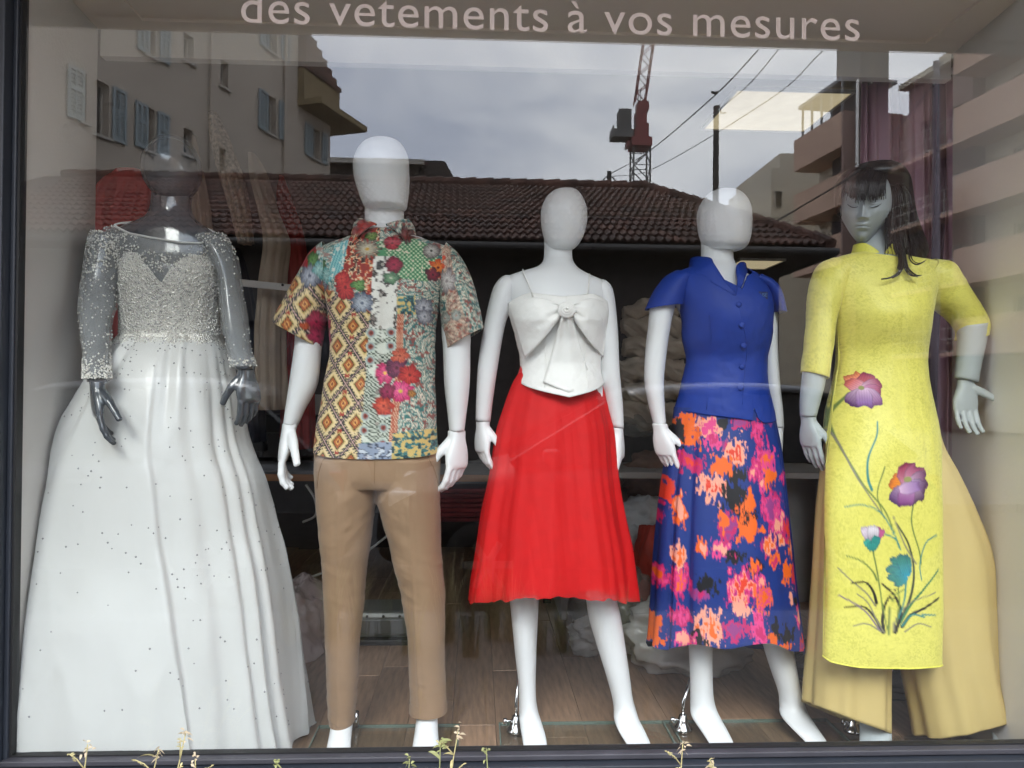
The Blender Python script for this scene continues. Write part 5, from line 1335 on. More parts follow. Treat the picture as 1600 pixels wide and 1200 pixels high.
loft('arm', [(1046, 432, 1064, 452, .045), (1028, 446, 1060, 466, .052), (1017, 475, 1054, 480, .054), (1013, 510, 1047, 510, .05), (1008.5, 550, 1041, 552, .045), (1007, 593, 1037, 593, .04), (1013, 630, 1038, 630, .033), (1021, 662, 1040.5, 663, .026)], Y4, M_mwhite, m4, 32, 7)
loft('arm', [(1180, 450, 1192, 437, .045), (1186, 475, 1211, 455, .05), (1188, 540, 1213, 538, .045), (1194, 600, 1217, 600, .04), (1202, 640, 1222, 640, .032), (1205, 668, 1224, 668, .026)], Y4+0.02, M_mwhite, m4, 32, 7)
hand(m4, 1031, 665, Y4-0.02, 0.185, -50, M_mwhite, curl=20, lean=(10, -10))
hand(m4, 1214.5, 670, Y4+0.02, 0.180, 70, M_mwhite, mirror=True, curl=20, lean=(2, 0))
for rows in ([(1074, 960, 1116, 960, .058), (1077, 1007, 1112, 1007, .054), (1079, 1049, 1112, 1049, .050), (1079, 1085, 1114, 1085, .041), (1079, 1104, 1118, 1104, .042, -.003), (1081, 1120, 1125, 1120, .045, -.03), (1094, 1140, 1136, 1140, .034, -.075), (1106, 1158, 1145, 1158, .022, -.115), (1114, 1169, 1147, 1169, .012, -.145)],
             [(1184, 955, 1232, 955, .06), (1193, 1006, 1237, 1006, .055), (1206, 1049, 1244, 1049, .05), (1217, 1082, 1251, 1082, .041), (1219, 1102, 1257, 1102, .042, -.003), (1221, 1119, 1265, 1119, .045, -.03), (1236, 1137, 1277, 1137, .034, -.075), (1255, 1156, 1290, 1156, .022, -.115), (1264, 1166, 1293, 1166, .012, -.145)]):
    loft('leg', rows, Y4, M_mwhite, m4, 32, 7)
M_blue = mat('royal_blue_crepe', (0.010, 0.041, 0.29), 0.55, 0.06, 12, bump=0.04, bscale=400, spec=0.3)
M_blue_d = mat('navy_patch', (0.004, 0.014, 0.10), 0.6)
jy = [416, 426, 440, 470, 500, 530, 560, 585, 607, 640, 662]
Vj = loft_grid([(1080, 416, 1164, 419, .068), (1056, 427, 1186, 431, .084), (1050, 440, 1198, 443, .098, -.004), (1060, 470, 1206, 470, .120, -.012), (1067, 500, 1205, 500, .130, -.014), (1067, 530, 1204, 530, .122, -.008), (1074, 560, 1197, 560, .104), (1069, 585, 1197, 585, .106), (1064, 607, 1199, 607, .114), (1054, 640, 1207, 640, .124), (1050, 662, 1211, 662, .128)], Y4, 240, 14)
ph = phi(240)
sa = yfrac(jy, np.interp(ph, [-180, -60, -30, 9, 24, 55, 180], [416, 418, 420, 458, 436, 418, 416]))
sb = yfrac(jy, np.interp(ph, [-180, -95, -60, 0, 18, 22, 26, 34, 50, 90, 180], [640, 637, 642, 651, 655, 633, 652, 659, 659, 656, 640]))
Vj = trim(Vj, sa, sb, 90); Vj = wrinkle(Vj, 0.0035, 9, 9, 81); Vj = wrinkle(Vj, 0.0015, 30, 30, 82)
jk = grid_obj('jacket', Vj, M_blue, m4); so4 = jk.modifiers.new('thickness', 'SOLIDIFY'); so4.thickness = 0.002; so4.offset = 1
def jfront(xpx, ypx, off):
    q = P(xpx, ypx, Y4-0.1); d = np.where(Vj[..., 1] < Y4, (Vj[..., 0]-q[0])**2+(Vj[..., 2]-q[2])**2, 9); c = Vj.reshape(-1, 3)[np.argmin(d)]
    return c[1]-off
for xb, yb in ((1154, 476), (1159, 508), (1162, 540), (1159, 573), (1157, 606)):
    c = P(xb, yb, jfront(xb, yb, 0.002)); MB().tube([c, c+[0, -0.0025, 0], c+[0, -0.0045, 0]], [0.0095, 0.0095, 0.006], 18).build('button', M_blue, jk, smooth=True)
def seam(pts, parent, material, r=0.0011):
    MB().tube([P(x, y, jfront(x, y, 0.0012)) for x, y in catmull(np.array(pts, float), 5)], r, 5).build('seam', material, parent, smooth=True)
seam([(1150, 462), (1160, 500), (1167, 545), (1163, 590), (1160, 632)], jk, M_blue)
seam([(1050, 434), (1064, 455), (1070, 480)], jk, M_blue); seam([(1108, 492), (1112, 540), (1108, 590), (1104, 640)], jk, M_blue); seam([(1170, 440), (1188, 470), (1198, 500)], jk, M_blue)
sleeve([(1054, 424, 1080, 440, .066), (1038, 434, 1074, 456, .074), (1022, 456, 1071, 468, .076), (1009, 484, 1069, 477, .074)], Y4, 'cap_sleeve', None, M_blue, jk, 0.002, 83, 60, 10)
sleeve([(1166, 442, 1184, 430, .066), (1186, 456, 1203, 440, .074), (1198, 478, 1214, 457, .076), (1204, 489, 1221, 490, .074)], Y4, 'cap_sleeve', None, M_blue, jk, 0.002, 84, 60, 10)
# stand collar running into the V
def collar_side(pts_in, pts_out, yin, yout):
    a = catmull(np.array([(*p, y) for p, y in zip(pts_in, yin)], float), 8); b = catmull(np.array([(*p, y) for p, y in zip(pts_out, yout)], float), 8)
    V = np.array([[P(*(p[:2]), p[2]) for p in (a*(1-s)+b*s)] for s in np.linspace(0, 1, 5)])
    return V
YF = Y4-0.06
sheet('collar', collar_side([(1148, 457), (1130, 434), (1116, 412), (1110, 403), (1090, 401), (1079, 404)], [(1147, 462), (1116, 444), (1096, 434), (1084, 428), (1078, 424), (1076, 420)], [jfront(1148, 462, .002), Y4-.105, Y4-.085, Y4-.06, Y4-.01, Y4+.03], [jfront(1146, 470, -.004), jfront(1118, 448, -.004), jfront(1096, 436, -.004), jfront(1084, 430, -.004), Y4-.04, Y4+.02]), M_blue, jk, 0.0022)
sheet('collar', collar_side([(1148, 457), (1152, 440), (1150, 422), (1153, 412), (1160, 409), (1165, 411)], [(1149, 462), (1160, 446), (1165, 432), (1168, 424), (1167, 421), (1167, 420)], [jfront(1148, 462, .003), Y4-.105, Y4-.085, Y4-.055, Y4-.02, Y4+.02], [jfront(1149, 462, .002), jfront(1160, 446, -.004), jfront(1165, 436, -.004), Y4-.05, Y4-.02, Y4+.02]), M_blue, jk, 0.0022)
c = P(1192.5, 461.5, jfront(1192, 462, 0.002)); hw, hh = 0.0155, 0.0115
pt_ = MB().obox(c, (hw, 0.004, 0), (0, 0.0008, 0), (0, 0, hh)).build('emblem_patch', M_blue_d, jk)
text_mesh('emblem_lettering', 'USE', 0.016, mat('pale_blue_thread', (0.10, 0.20, 0.45), 0.6), pt_, c+np.array([-0.011, -0.0030, -0.004]), width=0.022)
# ikat flower skirt
cv4 = Canvas(1005, 630, 1262, 1025, 2.0, (20, 50, 126))
X, Y = cv4.X, cv4.Y
r4 = np.random.default_rng(3)
BL, OR_, PK, MG, PE, BK, PU, RD = (20, 50, 126), (242, 104, 28), (228, 66, 136), (200, 34, 104), (246, 164, 140), (18, 15, 22), (150, 60, 130), (226, 60, 34)
NA = [fbm(X/2.5+7*k, Y/11, 300+k)-0.5 for k in range(4)]; NB = [fbm(X/7+3*k, Y/11, 320+k)-0.5 for k in range(4)]
def ikat(zx, zy, rx, ry, cols, seed, z=True):
    cx, cy = (980+zx/3, 640+zy/3) if z else (zx, zy)
    w_ = cv4.win(cx, cy, max(rx, ry)*2.4)
    if not w_.X.size: return
    k4 = seed % 4; sh = (seed*37) % 90
    n_ = np.roll(NA[k4], sh, 1)[w_.sl]*1.35+np.roll(NB[k4], sh, 0)[w_.sl]*1.6
    d = np.hypot((w_.X-cx)/rx, (w_.Y-cy)/ry)+n_
    k = len(cols)
    for i, c in enumerate(cols): w_.put(np.clip((0.92*(1-i/(k+0.3))-d+0.3*i/k*0)*8, 0, 1), c)
    cv4.A[w_.sl] = w_.A
S = 100
for _ in range(14):
    x, y = r4.uniform(1010, 1258), r4.uniform(640, 1018); S += 1
    ikat(x, y, r4.uniform(6, 12), r4.uniform(9, 18), [(MG, PK), (PU, MG), (OR_, RD), (BK,), (PK, PE)][r4.integers(5)], S, False)
for q in ((490, 190, 17, 26, (PE, PE, RD)), (385, 350, 20, 24, (PE, PE, RD)), (430, 262, 20, 18, (OR_, OR_)), (505, 300, 14, 12, (BK,)), (640, 230, 20, 26, (PK, PK, OR_)), (655, 310, 12, 18, (OR_,)), (655, 450, 19, 28, (MG, PK, PU)), (690, 530, 14, 22, (PK, PE)),
          (300, 245, 16, 20, (MG, MG, RD)), (300, 90, 20, 24, (OR_, OR_)), (265, 105, 7, 16, (BK,)), (380, 75, 18, 20, (PE, PK)), (400, 150, 14, 12, (PK, MG)), (470, 400, 18, 26, (BK, BK)), (515, 480, 16, 24, (BK, OR_, BK)), (520, 545, 20, 18, (OR_, OR_)), (600, 545, 9, 6, (OR_,)), (545, 420, 8, 20, (OR_,)),
          (400, 640, 20, 16, (PK, PE)), (330, 630, 12, 14, (OR_, PE)), (470, 660, 20, 12, (BK, BK)), (345, 790, 15, 16, (BK, BK)), (560, 710, 18, 10, (BK, OR_)), (490, 800, 26, 34, (MG, PK, PE, RD)), (490, 890, 12, 16, (PE, PE)), (590, 850, 16, 24, (OR_, PK, OR_)), (640, 620, 15, 18, (MG, PE, OR_)), (705, 605, 9, 9, (PE, OR_)),
          (730, 740, 12, 20, (OR_, OR_)), (660, 690, 12, 12, (OR_, MG)), (600, 100, 16, 22, (MG, PK)), (600, 195, 8, 9, (MG, PK)), (575, 280, 11, 20, (MG, PK, PE)), (350, 990, 18, 30, (PE, PE, OR_)), (310, 1040, 10, 16, (BK,)), (460, 990, 18, 18, (MG, PU)), (565, 1000, 12, 26, (PK, MG)), (630, 1040, 9, 16, (OR_,)), (720, 1045, 14, 18, (BK, BK)), (690, 1080, 14, 8, (OR_,)),
          (160, 790, 14, 20, (MG, PK, OR_)), (140, 1045, 13, 24, (OR_, OR_)), (240, 790, 12, 26, (MG, PK, OR_)), (245, 690, 9, 22, (PE, OR_)), (205, 400, 10, 22, (RD, RD)), (250, 480, 9, 30, (OR_, PE)), (170, 480, 8, 20, (MG,)), (230, 960, 16, 18, (MG, PK)), (260, 1060, 16, 16, (PK, PE)), (740, 560, 10, 20, (MG, RD)), (760, 640, 10, 14, (OR_, PE)), (780, 780, 8, 22, (MG, RD)), (790, 950, 7, 22, (PK, PE)), (800, 1090, 7, 14, (RD, PU)), (440, 540, 14, 22, (MG, PU)), (420, 510, 9, 14, (OR_,)), (745, 860, 5, 12, (PE,)), (785, 885, 8, 7, (BK,)), (540, 730, 3, 24, (OR_,)), (440, 60, 10, 8, (BK,)), (520, 60, 16, 10, (MG, PU))):
    S += 1; ikat(*q, S)
M_skirt = mat('blurred_floral_print', (1, 1, 1), 0.6, 0.04, 30, attr='paint', bump=0.03, bscale=500)
V4 = loft_grid([(1054, 636, 1207, 640, .118), (1051, 662, 1211, 662, .122), (1043, 700, 1218, 700, .138), (1031, 780, 1227, 780, .165), (1023, 873, 1236, 873, .186), (1019, 940, 1243, 940, .196), (1016, 990, 1250, 990, .202), (1014, 1008, 1253, 1014, .200)], Y4, 620, 46,
    lambda th, t: 1+t**0.9*(0.022*np.sin(9*th+1.3)+0.014*np.sin(17*th+0.5))+np.clip(t*1.6, 0, 1)*(-0.06*np.exp(-((((np.degrees(th)-270+540) % 360-180)+62)/4.5)**2)+0.03*np.exp(-((((np.degrees(th)-270+540) % 360-180)+54)/4)**2)-0.055*np.exp(-((((np.degrees(th)-270+540) % 360-180)+44)/4)**2)-0.05*np.exp(-((((np.degrees(th)-270+540) % 360-180)-66)/5)**2)))
t4 = np.linspace(0, 1, len(V4))[:, None]
V4 = wrinkle(V4, 0.005, 10, 2.5, 85, t4)
p4 = (np.degrees(np.linspace(0, 2*np.pi, 620, endpoint=False))-270+540) % 360-180
V4 = level(V4, Y4)
V4[..., 2] += (t4**5)*(0.010*np.sin(np.radians(p4)*7)+0.006*np.sin(np.radians(p4)*3+1)-0.012*np.exp(-((p4-70)/18)**2))[None]
grid_obj('skirt', V4, M_skirt, m4, colors=cv4.sample(*topx(V4[..., 0], Y4-0.10, V4[..., 2])))
base(m4, 1036, 1292, 1125); rod(m4, 1067, 1141, 1081, 1056, Y4+0.03)

# ---------------------------------------------------------------- 5 yellow tunic
Y5 = 0.27
m5 = thing('mannequin', 'grey mannequin with black wig in a yellow flower painted tunic over pale yellow trousers', 'mannequin', (P(1375, 700, Y5)[0], Y5, FT), 'shop window mannequins')
# face
nu, nv = 200, 170
lon = np.linspace(-np.pi, np.pi, nu, endpoint=False)[None]; lat = np.linspace(-np.pi/2+0.001, np.pi/2-0.001, nv)[:, None]
cx_ = np.cos(lat)*np.sin(lon); cy_ = -np.cos(lat)*np.cos(lon); cz_ = np.broadcast_to(np.sin(lat), cx_.shape)
x = 0.0735*np.sign(cx_)*np.abs(cx_)**0.94; y = 0.094*cy_; z = 0.116*cz_
lo_ = np.clip((-0.012-z)/0.100, 0, 1)
x = x*(1-0.47*lo_**1.25); y = y*(1-0.10*lo_)+np.where(y > 0, -0.055*lo_*np.clip(y/0.09, 0, 1), 0)
fr = np.clip(-cy_*1.6, 0, 1)
G = lambda cx0, cz0, sx0, sz0: np.exp(-((x-cx0)/sx0)**2-((z-cz0)/sz0)**2)
d = np.zeros_like(x)
nh = np.interp(z, [-0.044, -0.036, -0.030, -0.022, 0.0, 0.022, 0.034], [0, .002, .0225, .0215, .0115, .004, 0]); nw = np.interp(z, [-0.04, -0.03, -0.015, 0.03], [.0125, .0105, .0075, .0062])
d += nh*np.exp(-(x/nw)**2)
for s in (-1, 1):
    d += 0.007*G(s*0.0115, -0.0325, .0055, .0055)
    d += -0.0105*G(s*0.030, 0.013, .019, .0125)+0.0085*G(s*0.031, 0.0095, .0145, .0085)
    d += -0.0022*np.exp(-((z-(0.0035+0.10*0-6.0*(x-s*0.031)**2*-1))/0.0013)**2-((x-s*0.031)/.0155)**4)
    d += 0.004*G(s*0.028, 0.031, .020, .006)
    d += 0.004*G(s*0.043, -0.018, .018, .018)
d += 0.0062*G(0.0, -0.0525, .0165, .0042)+0.0085*G(0.0, -0.0625, .0135, .0050)-0.0042*np.exp(-((z+0.0572+1.2*x*x*8)/0.0015)**2-(x/0.022)**4)
d += -0.004*G(0.0, -0.0745, .016, .0055)+0.0085*G(0.0, -0.0925, .016, .012)
y = y-d*fr
q = np.stack([x, y, z], -1)
def rotm(ax, a): return np.array(Matrix.Rotation(R_(a), 3, ax))
Rh = rotm('Z', -30) @ rotm('X', 13) @ rotm('Y', 5)
hc = P(1352, 322, Y5-0.005)
q = q@Rh.T*1.0+hc
face = grid_obj('head', q, M_mblue, m5, True, True, True)
# lash lines
for s in (-1, 1):
    pts = []
    for u in np.linspace(-1, 1, 9):
        xx = s*0.031+0.0155*u; zz = 0.0035-0.0055*(1-u*u)+0.004*u*s
        yb_ = -0.094*math.sqrt(max(0, 1-(xx/.0735)**2-(zz/.116)**2))-0.0045
        pts.append(Rh@np.array([xx, yb_, zz])+hc)
    MB().tube(pts, [0.0004+0.0009*math.sin(math.pi*(0.08+0.84*i/8)) for i in range(9)], 5).build('lash_line', mat('lash_dark', (0.03, 0.03, 0.035), 0.6), face, smooth=True)
union('torso', [loft_vf([(1342, 350, 1386, 350, .042, .035), (1341, 372, 1386, 374, .043, .03), (1338, 392, 1389, 394, .046, .015), (1322, 402, 1404, 404, .058, .004), (1296, 410, 1450, 412, .07), (1284, 420, 1474, 420, .078), (1292, 450, 1460, 450, .09), (1308, 500, 1446, 500, .1), (1314, 550, 1440, 550, .092), (1306, 620, 1448, 620, .1), (1300, 700, 1455, 700, .1)], Y5, 36, 6)], 0.005, M_mblue, m5, 4)
loft('arm', [(1258, 560, 1292, 566, .045), (1254, 595, 1288, 596, .041), (1251, 625, 1281, 625, .034), (1251, 650, 1274.5, 651, .027)], Y5, M_mblue, m5, 28, 7)
loft('arm', [(1499, 510, 1540, 505, .046), (1498, 535, 1538, 532, .043), (1496, 565, 1532, 563, .037), (1493, 590, 1526.5, 598, .030)], Y5-0.02, M_mblue, m5, 28, 7)
hand(m5, 1263, 653, Y5, 0.172, -62, M_mblue, curl=12, lean=(4, -4), relax=(2, 4, 6, 8), thumb=(0.50, 0.30, -0.8))
hand(m5, 1509, 596, Y5-0.02, 0.180, 180, M_mblue, mirror=True, curl=16, lean=(-5, -6), relax=(6, 8, 8, 6), thumb=(1.0, 0.28, -0.52), spread=1.15, tcurl=3)
for rows in ([(1346, 1080, 1388, 1080, .045), (1347, 1120, 1388, 1120, .042), (1346, 1140, 1390, 1140, .046, -.03), (1344, 1160, 1392, 1160, .03, -.07), (1344, 1175, 1391, 1175, .02, -.10)],
             [(1535, 1070, 1572, 1070, .044), (1545, 1110, 1574, 1110, .042), (1550, 1130, 1578, 1130, .046, -.03), (1553, 1152, 1582, 1152, .03, -.07), (1554, 1168, 1582, 1168, .02, -.10)]):
    loft('foot', rows, Y5, M_mblue, m5, 24, 6)
# painted tunic
cv5 = Canvas(1245, 375, 1550, 1055, 2.0, (220, 214, 78))
X, Y = cv5.X, cv5.Y
def brocade(x, y):
    g = fbm(x/1.9+20, y/1.9+20, 201, 3); h = fbm(x/14+5, y/14+5, 205, 2)
    k = (np.clip((g-0.50)*9, 0, 1)*np.clip(0.35+1.3*(h-0.3), 0.15, 1))[..., None]
    k = k*0.75; return np.asarray(srgb(226, 218, 104))*(1-k)+np.asarray(srgb(198, 192, 80))*k
cv5.A[:] = brocade(X, Y)
GR, DG, BKs, TE, PUs, GY = (108, 128, 60), (70, 92, 50), (26, 24, 20), (40, 130, 126), (120, 96, 130), (128, 124, 104)
sk_ = lambda pts, w0, w1, col, a=1.0: cv5.stroke(pts, w0+0.7, w1+0.7, col, a)
sk_([(1336, 614), (1316, 650), (1320, 700), (1345, 755), (1380, 800), (1400, 850)], 2.2, 1.4, GR); sk_([(1296, 648), (1312, 672), (1330, 730), (1352, 770), (1378, 808)], 1.8, 1.0, GY)
sk_([(1366, 658), (1364, 680), (1352, 715), (1352, 745), (1358, 765)], 1.0, 3.0, TE, .85); sk_([(1376, 728), (1366, 770), (1374, 800)], 1.6, .8, GR, .8); sk_([(1424, 780), (1420, 815), (1433, 860), (1436, 880)], 1.6, 1.2, GR)
sk_([(1320, 792), (1345, 788), (1372, 800), (1392, 830), (1402, 856)], 1.0, 1.6, TE, .7); sk_([(1398, 818), (1416, 850), (1424, 890), (1418, 930), (1402, 965)], 1.5, 3.4, (60, 70, 52)); sk_([(1392, 806), (1410, 850), (1428, 880)], 1.2, 2.0, GY, .8)
sk_([(1464, 836), (1444, 848), (1434, 880), (1436, 905)], 1.5, 1.0, TE, .8); sk_([(1466, 890), (1446, 912), (1420, 940), (1400, 972)], 1.5, 3.0, (50, 120, 80)); sk_([(1360, 858), (1366, 890), (1372, 930), (1376, 980)], 1.6, 1.2, GR); sk_([(1378, 832), (1396, 842), (1404, 858)], 1.6, .8, TE, .7)
sk_([(1322, 868), (1344, 876), (1360, 892), (1366, 905)], 1.0, 1.8, GR); sk_([(1310, 888), (1330, 908), (1350, 925), (1364, 945)], 1.0, 1.5, GY)
for pts, a, b, c in (([(1328, 910), (1348, 908), (1360, 922), (1365, 940)], 1.2, 3.8, BKs), ([(1318, 948), (1345, 946), (1362, 962), (1374, 985)], 1.0, 3.6, BKs), ([(1396, 918), (1380, 938), (1374, 962), (1376, 985)], 1.2, 4.4, BKs), ([(1374, 910), (1394, 930), (1402, 955), (1394, 985)], 2.0, 4.6, BKs), ([(1466, 934), (1440, 948), (1418, 958), (1404, 976)], 2.0, 4.6, BKs), ([(1376, 985), (1366, 968), (1352, 940), (1336, 926)], 1.2, .8, GY),
                      ([(1390, 985), (1398, 960), (1420, 938), (1460, 925)], 1.6, .8, GY), ([(1440, 962), (1420, 958), (1404, 975)], 1.4, 2.2, TE), ([(1460, 960), (1436, 958)], .8, 2.0, TE), ([(1412, 905), (1408, 935), (1398, 965)], 2.0, 1.0, TE), ([(1310, 930), (1330, 940), (1350, 955), (1370, 982)], 1.0, 1.4, PUs), ([(1408, 984), (1430, 972), (1452, 978)], 1.4, .7, GY), ([(1372, 984), (1350, 972), (1330, 976)], 1.4, .7, GY), ([(1384, 985), (1384, 955), (1392, 930), (1410, 918)], 1.4, .8, GR), ([(1398, 900), (1400, 940), (1396, 970)], 1.2, 1.2, GR), ([(1384, 990), (1378, 965), (1374, 940)], 1.0, .8, GR)): sk_(pts, a, b, c)
def petal(cx, cy, ang, L, W, c0, c1, dark=(70, 22, 60)):
    w_ = cv5.win(cx, cy, L*1.3); X, Y = w_.X, w_.Y
    a = R_(ang); u = (X-cx)*math.cos(a)+(Y-cy)*math.sin(a); v = -(X-cx)*math.sin(a)+(Y-cy)*math.cos(a); t = u/L
    wv = W*np.sqrt(np.clip(np.sin(np.clip(t, 0, 1)*math.pi*0.80+0.18), 0, 1))*(1+0.5*(fbm(u/9+ang, v/40+cy, 9)-0.5))
    Lr = 1.0+0.30*(fbm(v/7+ang, u/30+cx, int(abs(ang))+int(cx))-0.5)
    mk = (t > 0) & (t < Lr) & (np.abs(v) < wv)
    g = (np.clip(t, 0, 1)**0.62)[..., None]; c = np.asarray(srgb(*c0))*(1-g)+np.asarray(srgb(*c1))*g
    e = np.clip((np.maximum(np.abs(v)/np.maximum(wv, .1), t/Lr)-0.80)*4.5, 0, 1)[..., None]; c = c*(1-e*0.6)+np.asarray(srgb(*dark))*e*0.6
    c = c*(0.88+0.2*(0.5+0.5*np.sin(v*2.1)))[..., None]
    w_.put(mk, c); cv5.A[w_.sl] = w_.A
W_, PKd, PUd, ORd = (226, 190, 214), (150, 24, 70), (84, 34, 104), (232, 120, 24)
for a, L, W, c0, c1 in ((q_[0], q_[1]*0.80, q_[2]*0.78, q_[3], q_[4]) for q_ in ((-115, 34, 14, W_, ORd), (-70, 32, 14, (230, 130, 120), PKd), (-140, 26, 13, W_, (214, 84, 60)), (-25, 30, 14, W_, PKd), (10, 28, 13, (210, 150, 190), (150, 36, 80)), (120, 36, 14, W_, PUd), (60, 38, 17, W_, (120, 50, 120)), (90, 34, 14, W_, (120, 70, 150)))): petal(1352, 608, a, L, W, c0, c1)
cv5.put(np.clip(4-np.hypot(X-1350, Y-606), 0, 1), (150, 150, 90))
for a, L, W, c0, c1 in ((-165, 30, 15, (240, 180, 60), ORd), (-100, 34, 17, (214, 150, 170), PKd), (-60, 34, 17, (220, 160, 180), (150, 40, 90)), (-20, 32, 16, W_, (110, 40, 90)), (20, 30, 16, (200, 170, 210), (80, 30, 76)), (60, 32, 15, W_, (70, 26, 70)), (130, 36, 15, (226, 190, 214), PUd), (100, 34, 14, (214, 160, 200), (120, 44, 120))): petal(1415, 757, a, L, W, c0, c1, (46, 16, 44))
petal(1400, 764, -10, 34, 10, W_, (150, 110, 170)); cv5.put(np.clip(5-np.hypot((X-1413)/1.5, Y-748), 0, 1), (150, 150, 90))
for a, L, W, c0, c1 in ((-120, 26, 9, (80, 30, 80), (230, 214, 226)), (-60, 26, 9, (180, 60, 110), (190, 90, 140)), (-90, 26, 9, (60, 24, 70), (240, 230, 236))): petal(1361, 846, a, L, W, c0, c1)
petal(1360, 858, -125, 20, 6, (30, 120, 110), (60, 170, 150), (20, 80, 80)); petal(1360, 858, -70, 22, 7, (30, 120, 110), (40, 140, 130), (20, 80, 80)); petal(1360, 860, -95, 14, 8, (30, 110, 100), (40, 150, 140), (20, 80, 80))
for a, L, W in ((-130, 38, 8), (-155, 34, 8), (-180, 30, 8), (-95, 34, 8), (-110, 36, 8), (155, 24, 8)): petal(1414, 900, a, L, W, (30, 150, 176), (70, 130, 110), (30, 70, 110))
M_ylw = mat('yellow_brocade', (1, 1, 1), 0.5, 0.04, 60, attr='paint', bump=0.05, bscale=500, sheen=0.15)
M_ylw2 = mat('yellow_plain_brocade', srgb(226, 221, 88), 0.5, 0.10, 220, bump=0.05, bscale=500)
ay = [396, 403, 411, 425, 460, 490, 515, 545, 570, 600, 640, 690, 768, 893, 1000, 1046]
Va = loft_grid([(1330, 396, 1398, 397, .064, .004), (1304, 403, 1430, 405, .072), (1286, 411, 1472, 412, .08), (1281, 425, 1478, 424, .092), (1296, 460, 1458, 460, .114, -.008), (1305, 490, 1450, 490, .130, -.014), (1308, 515, 1447, 515, .126, -.010), (1310, 545, 1445, 545, .110), (1309, 570, 1444, 570, .106), (1304, 600, 1446, 600, .114), (1294, 640, 1454, 640, .126), (1290, 690, 1463, 690, .118, -.03, 0, 2.2), (1286, 768, 1467, 768, .075, -.085, 0, 2.6), (1288, 893, 1469, 893, .058, -.115, 0, 3), (1284, 1000, 1468, 1000, .055, -.125, 0, 3), (1282, 1046, 1467, 1046, .055, -.125, 0, 3)], Y5, 620, 26)
ph = phi(620)
ta = np.linspace(0, 1, len(Va))[:, None]
Va = wrinkle(Va, 0.003, 12, 8, 211, np.clip(ta*3, 0, 1)); Va = wrinkle(Va, 0.002, 30, 5, 212, np.clip(ta*2, 0, 1))
sa = yfrac(ay, np.interp(ph, [-180, -40, 0, 8, 20, 60, 180], [396, 397, 404, 407, 402, 397, 396]))
hemy = np.interp(ph, [-89, -60, -20, 10, 60, 89], [1020, 1034, 1044, 1046, 1042, 1038])
sb = yfrac(ay, np.where(np.abs(ph) < 87, hemy, 690))
Va = trim(Va, sa, sb, 720)
hm_ = np.abs(ph) < 87
Va[:, hm_] = level(Va[:, hm_], Y5-0.12)
tn = grid_obj('tunic', Va, M_ylw, m5, colors=cv5.sample(*topx(Va[..., 0], Y5-np.interp(Va[..., 2], [0.7, 1.1, 1.25, 1.45], [0.165, 0.155, 0.14, 0.10]), Va[..., 2])))
st5 = tn.modifiers.new('thickness', 'SOLIDIFY'); st5.thickness = 0.0016; st5.offset = 1
hp = [Va[-1, j] for j in np.argsort(ph) if abs(ph[j]) < 86]
MB().tube(hp, 0.0022, 6).build('hem', M_ylw2, tn, smooth=True)
y5p = brocade
sleeve([(1300, 404, 1326, 440, .066), (1281, 414, 1319, 462, .074), (1268, 445, 1311, 478, .070), (1263, 490, 1305, 496, .062), (1259, 540, 1298, 545, .054), (1255.5, 581, 1291.5, 592, .048)], Y5, 'sleeve', y5p, M_ylw, tn, 0.004, 221)
sleeve([(1430, 440, 1455, 406, .066), (1444, 462, 1484, 412, .074), (1455, 476, 1505, 444, .068), (1478, 494, 1528, 480, .058), (1496, 516, 1541, 504, .051), (1497, 532, 1541, 524, .049)], Y5-0.01, 'sleeve', y5p, M_ylw, tn, 0.004, 222)
V = np.zeros((10, 90, 3)); th = np.linspace(-172, 172, 90); thr = np.radians(th); c0 = P(1364, 398, Y5+0.01); sx = 2.33/1202
for i in range(10):
    v = i/9; low = np.clip((np.abs(th)-120)/52, 0, 1)
    V[i, :, 0] = c0[0]+(29+5*v)*sx*np.sin(thr)+6*sx*low*0+np.clip(-th, 0, 1)*0; V[i, :, 1] = c0[1]+(0.052+0.008*v)*np.cos(thr); V[i, :, 2] = c0[2]+sx*((16-17*low**1.6)*(1-v)-8*v)
sheet('collar', V, M_ylw2, tn, 0.003)
M_pale = mat('pale_yellow_crepe', srgb(206, 182, 118), 0.65, 0.04, 5, bump=0.03, bscale=400)
def flare(th, t): return 1+t**0.8*(0.045*np.sin(5*th+1)+0.03*np.sin(9*th+0.5)+0.018*np.sin(15*th))
VL = loft_grid([(1296, 670, 1384, 670, .092), (1285, 750, 1386, 750, .098), (1279, 810, 1387, 810, .10), (1274, 900, 1388, 900, .102), (1269, 976, 1388, 976, .105), (1264, 1045, 1388, 1050, .11), (1261, 1094, 1386, 1142, .115)], Y5+0.015, 160, 14, flare)
VR = loft_grid([(1376, 660, 1456, 660, .092), (1374, 700, 1468, 697, .095), (1380, 742, 1492, 739, .10), (1386, 800, 1520, 797, .105), (1394, 870, 1545, 866, .11), (1402, 940, 1549.5, 935, .112), (1409, 1000, 1552, 996, .115), (1417, 1052, 1558, 1044, .118), (1428, 1100, 1566, 1080, .12), (1438, 1150, 1572, 1107, .12)], Y5+0.0, 160, 14, flare)
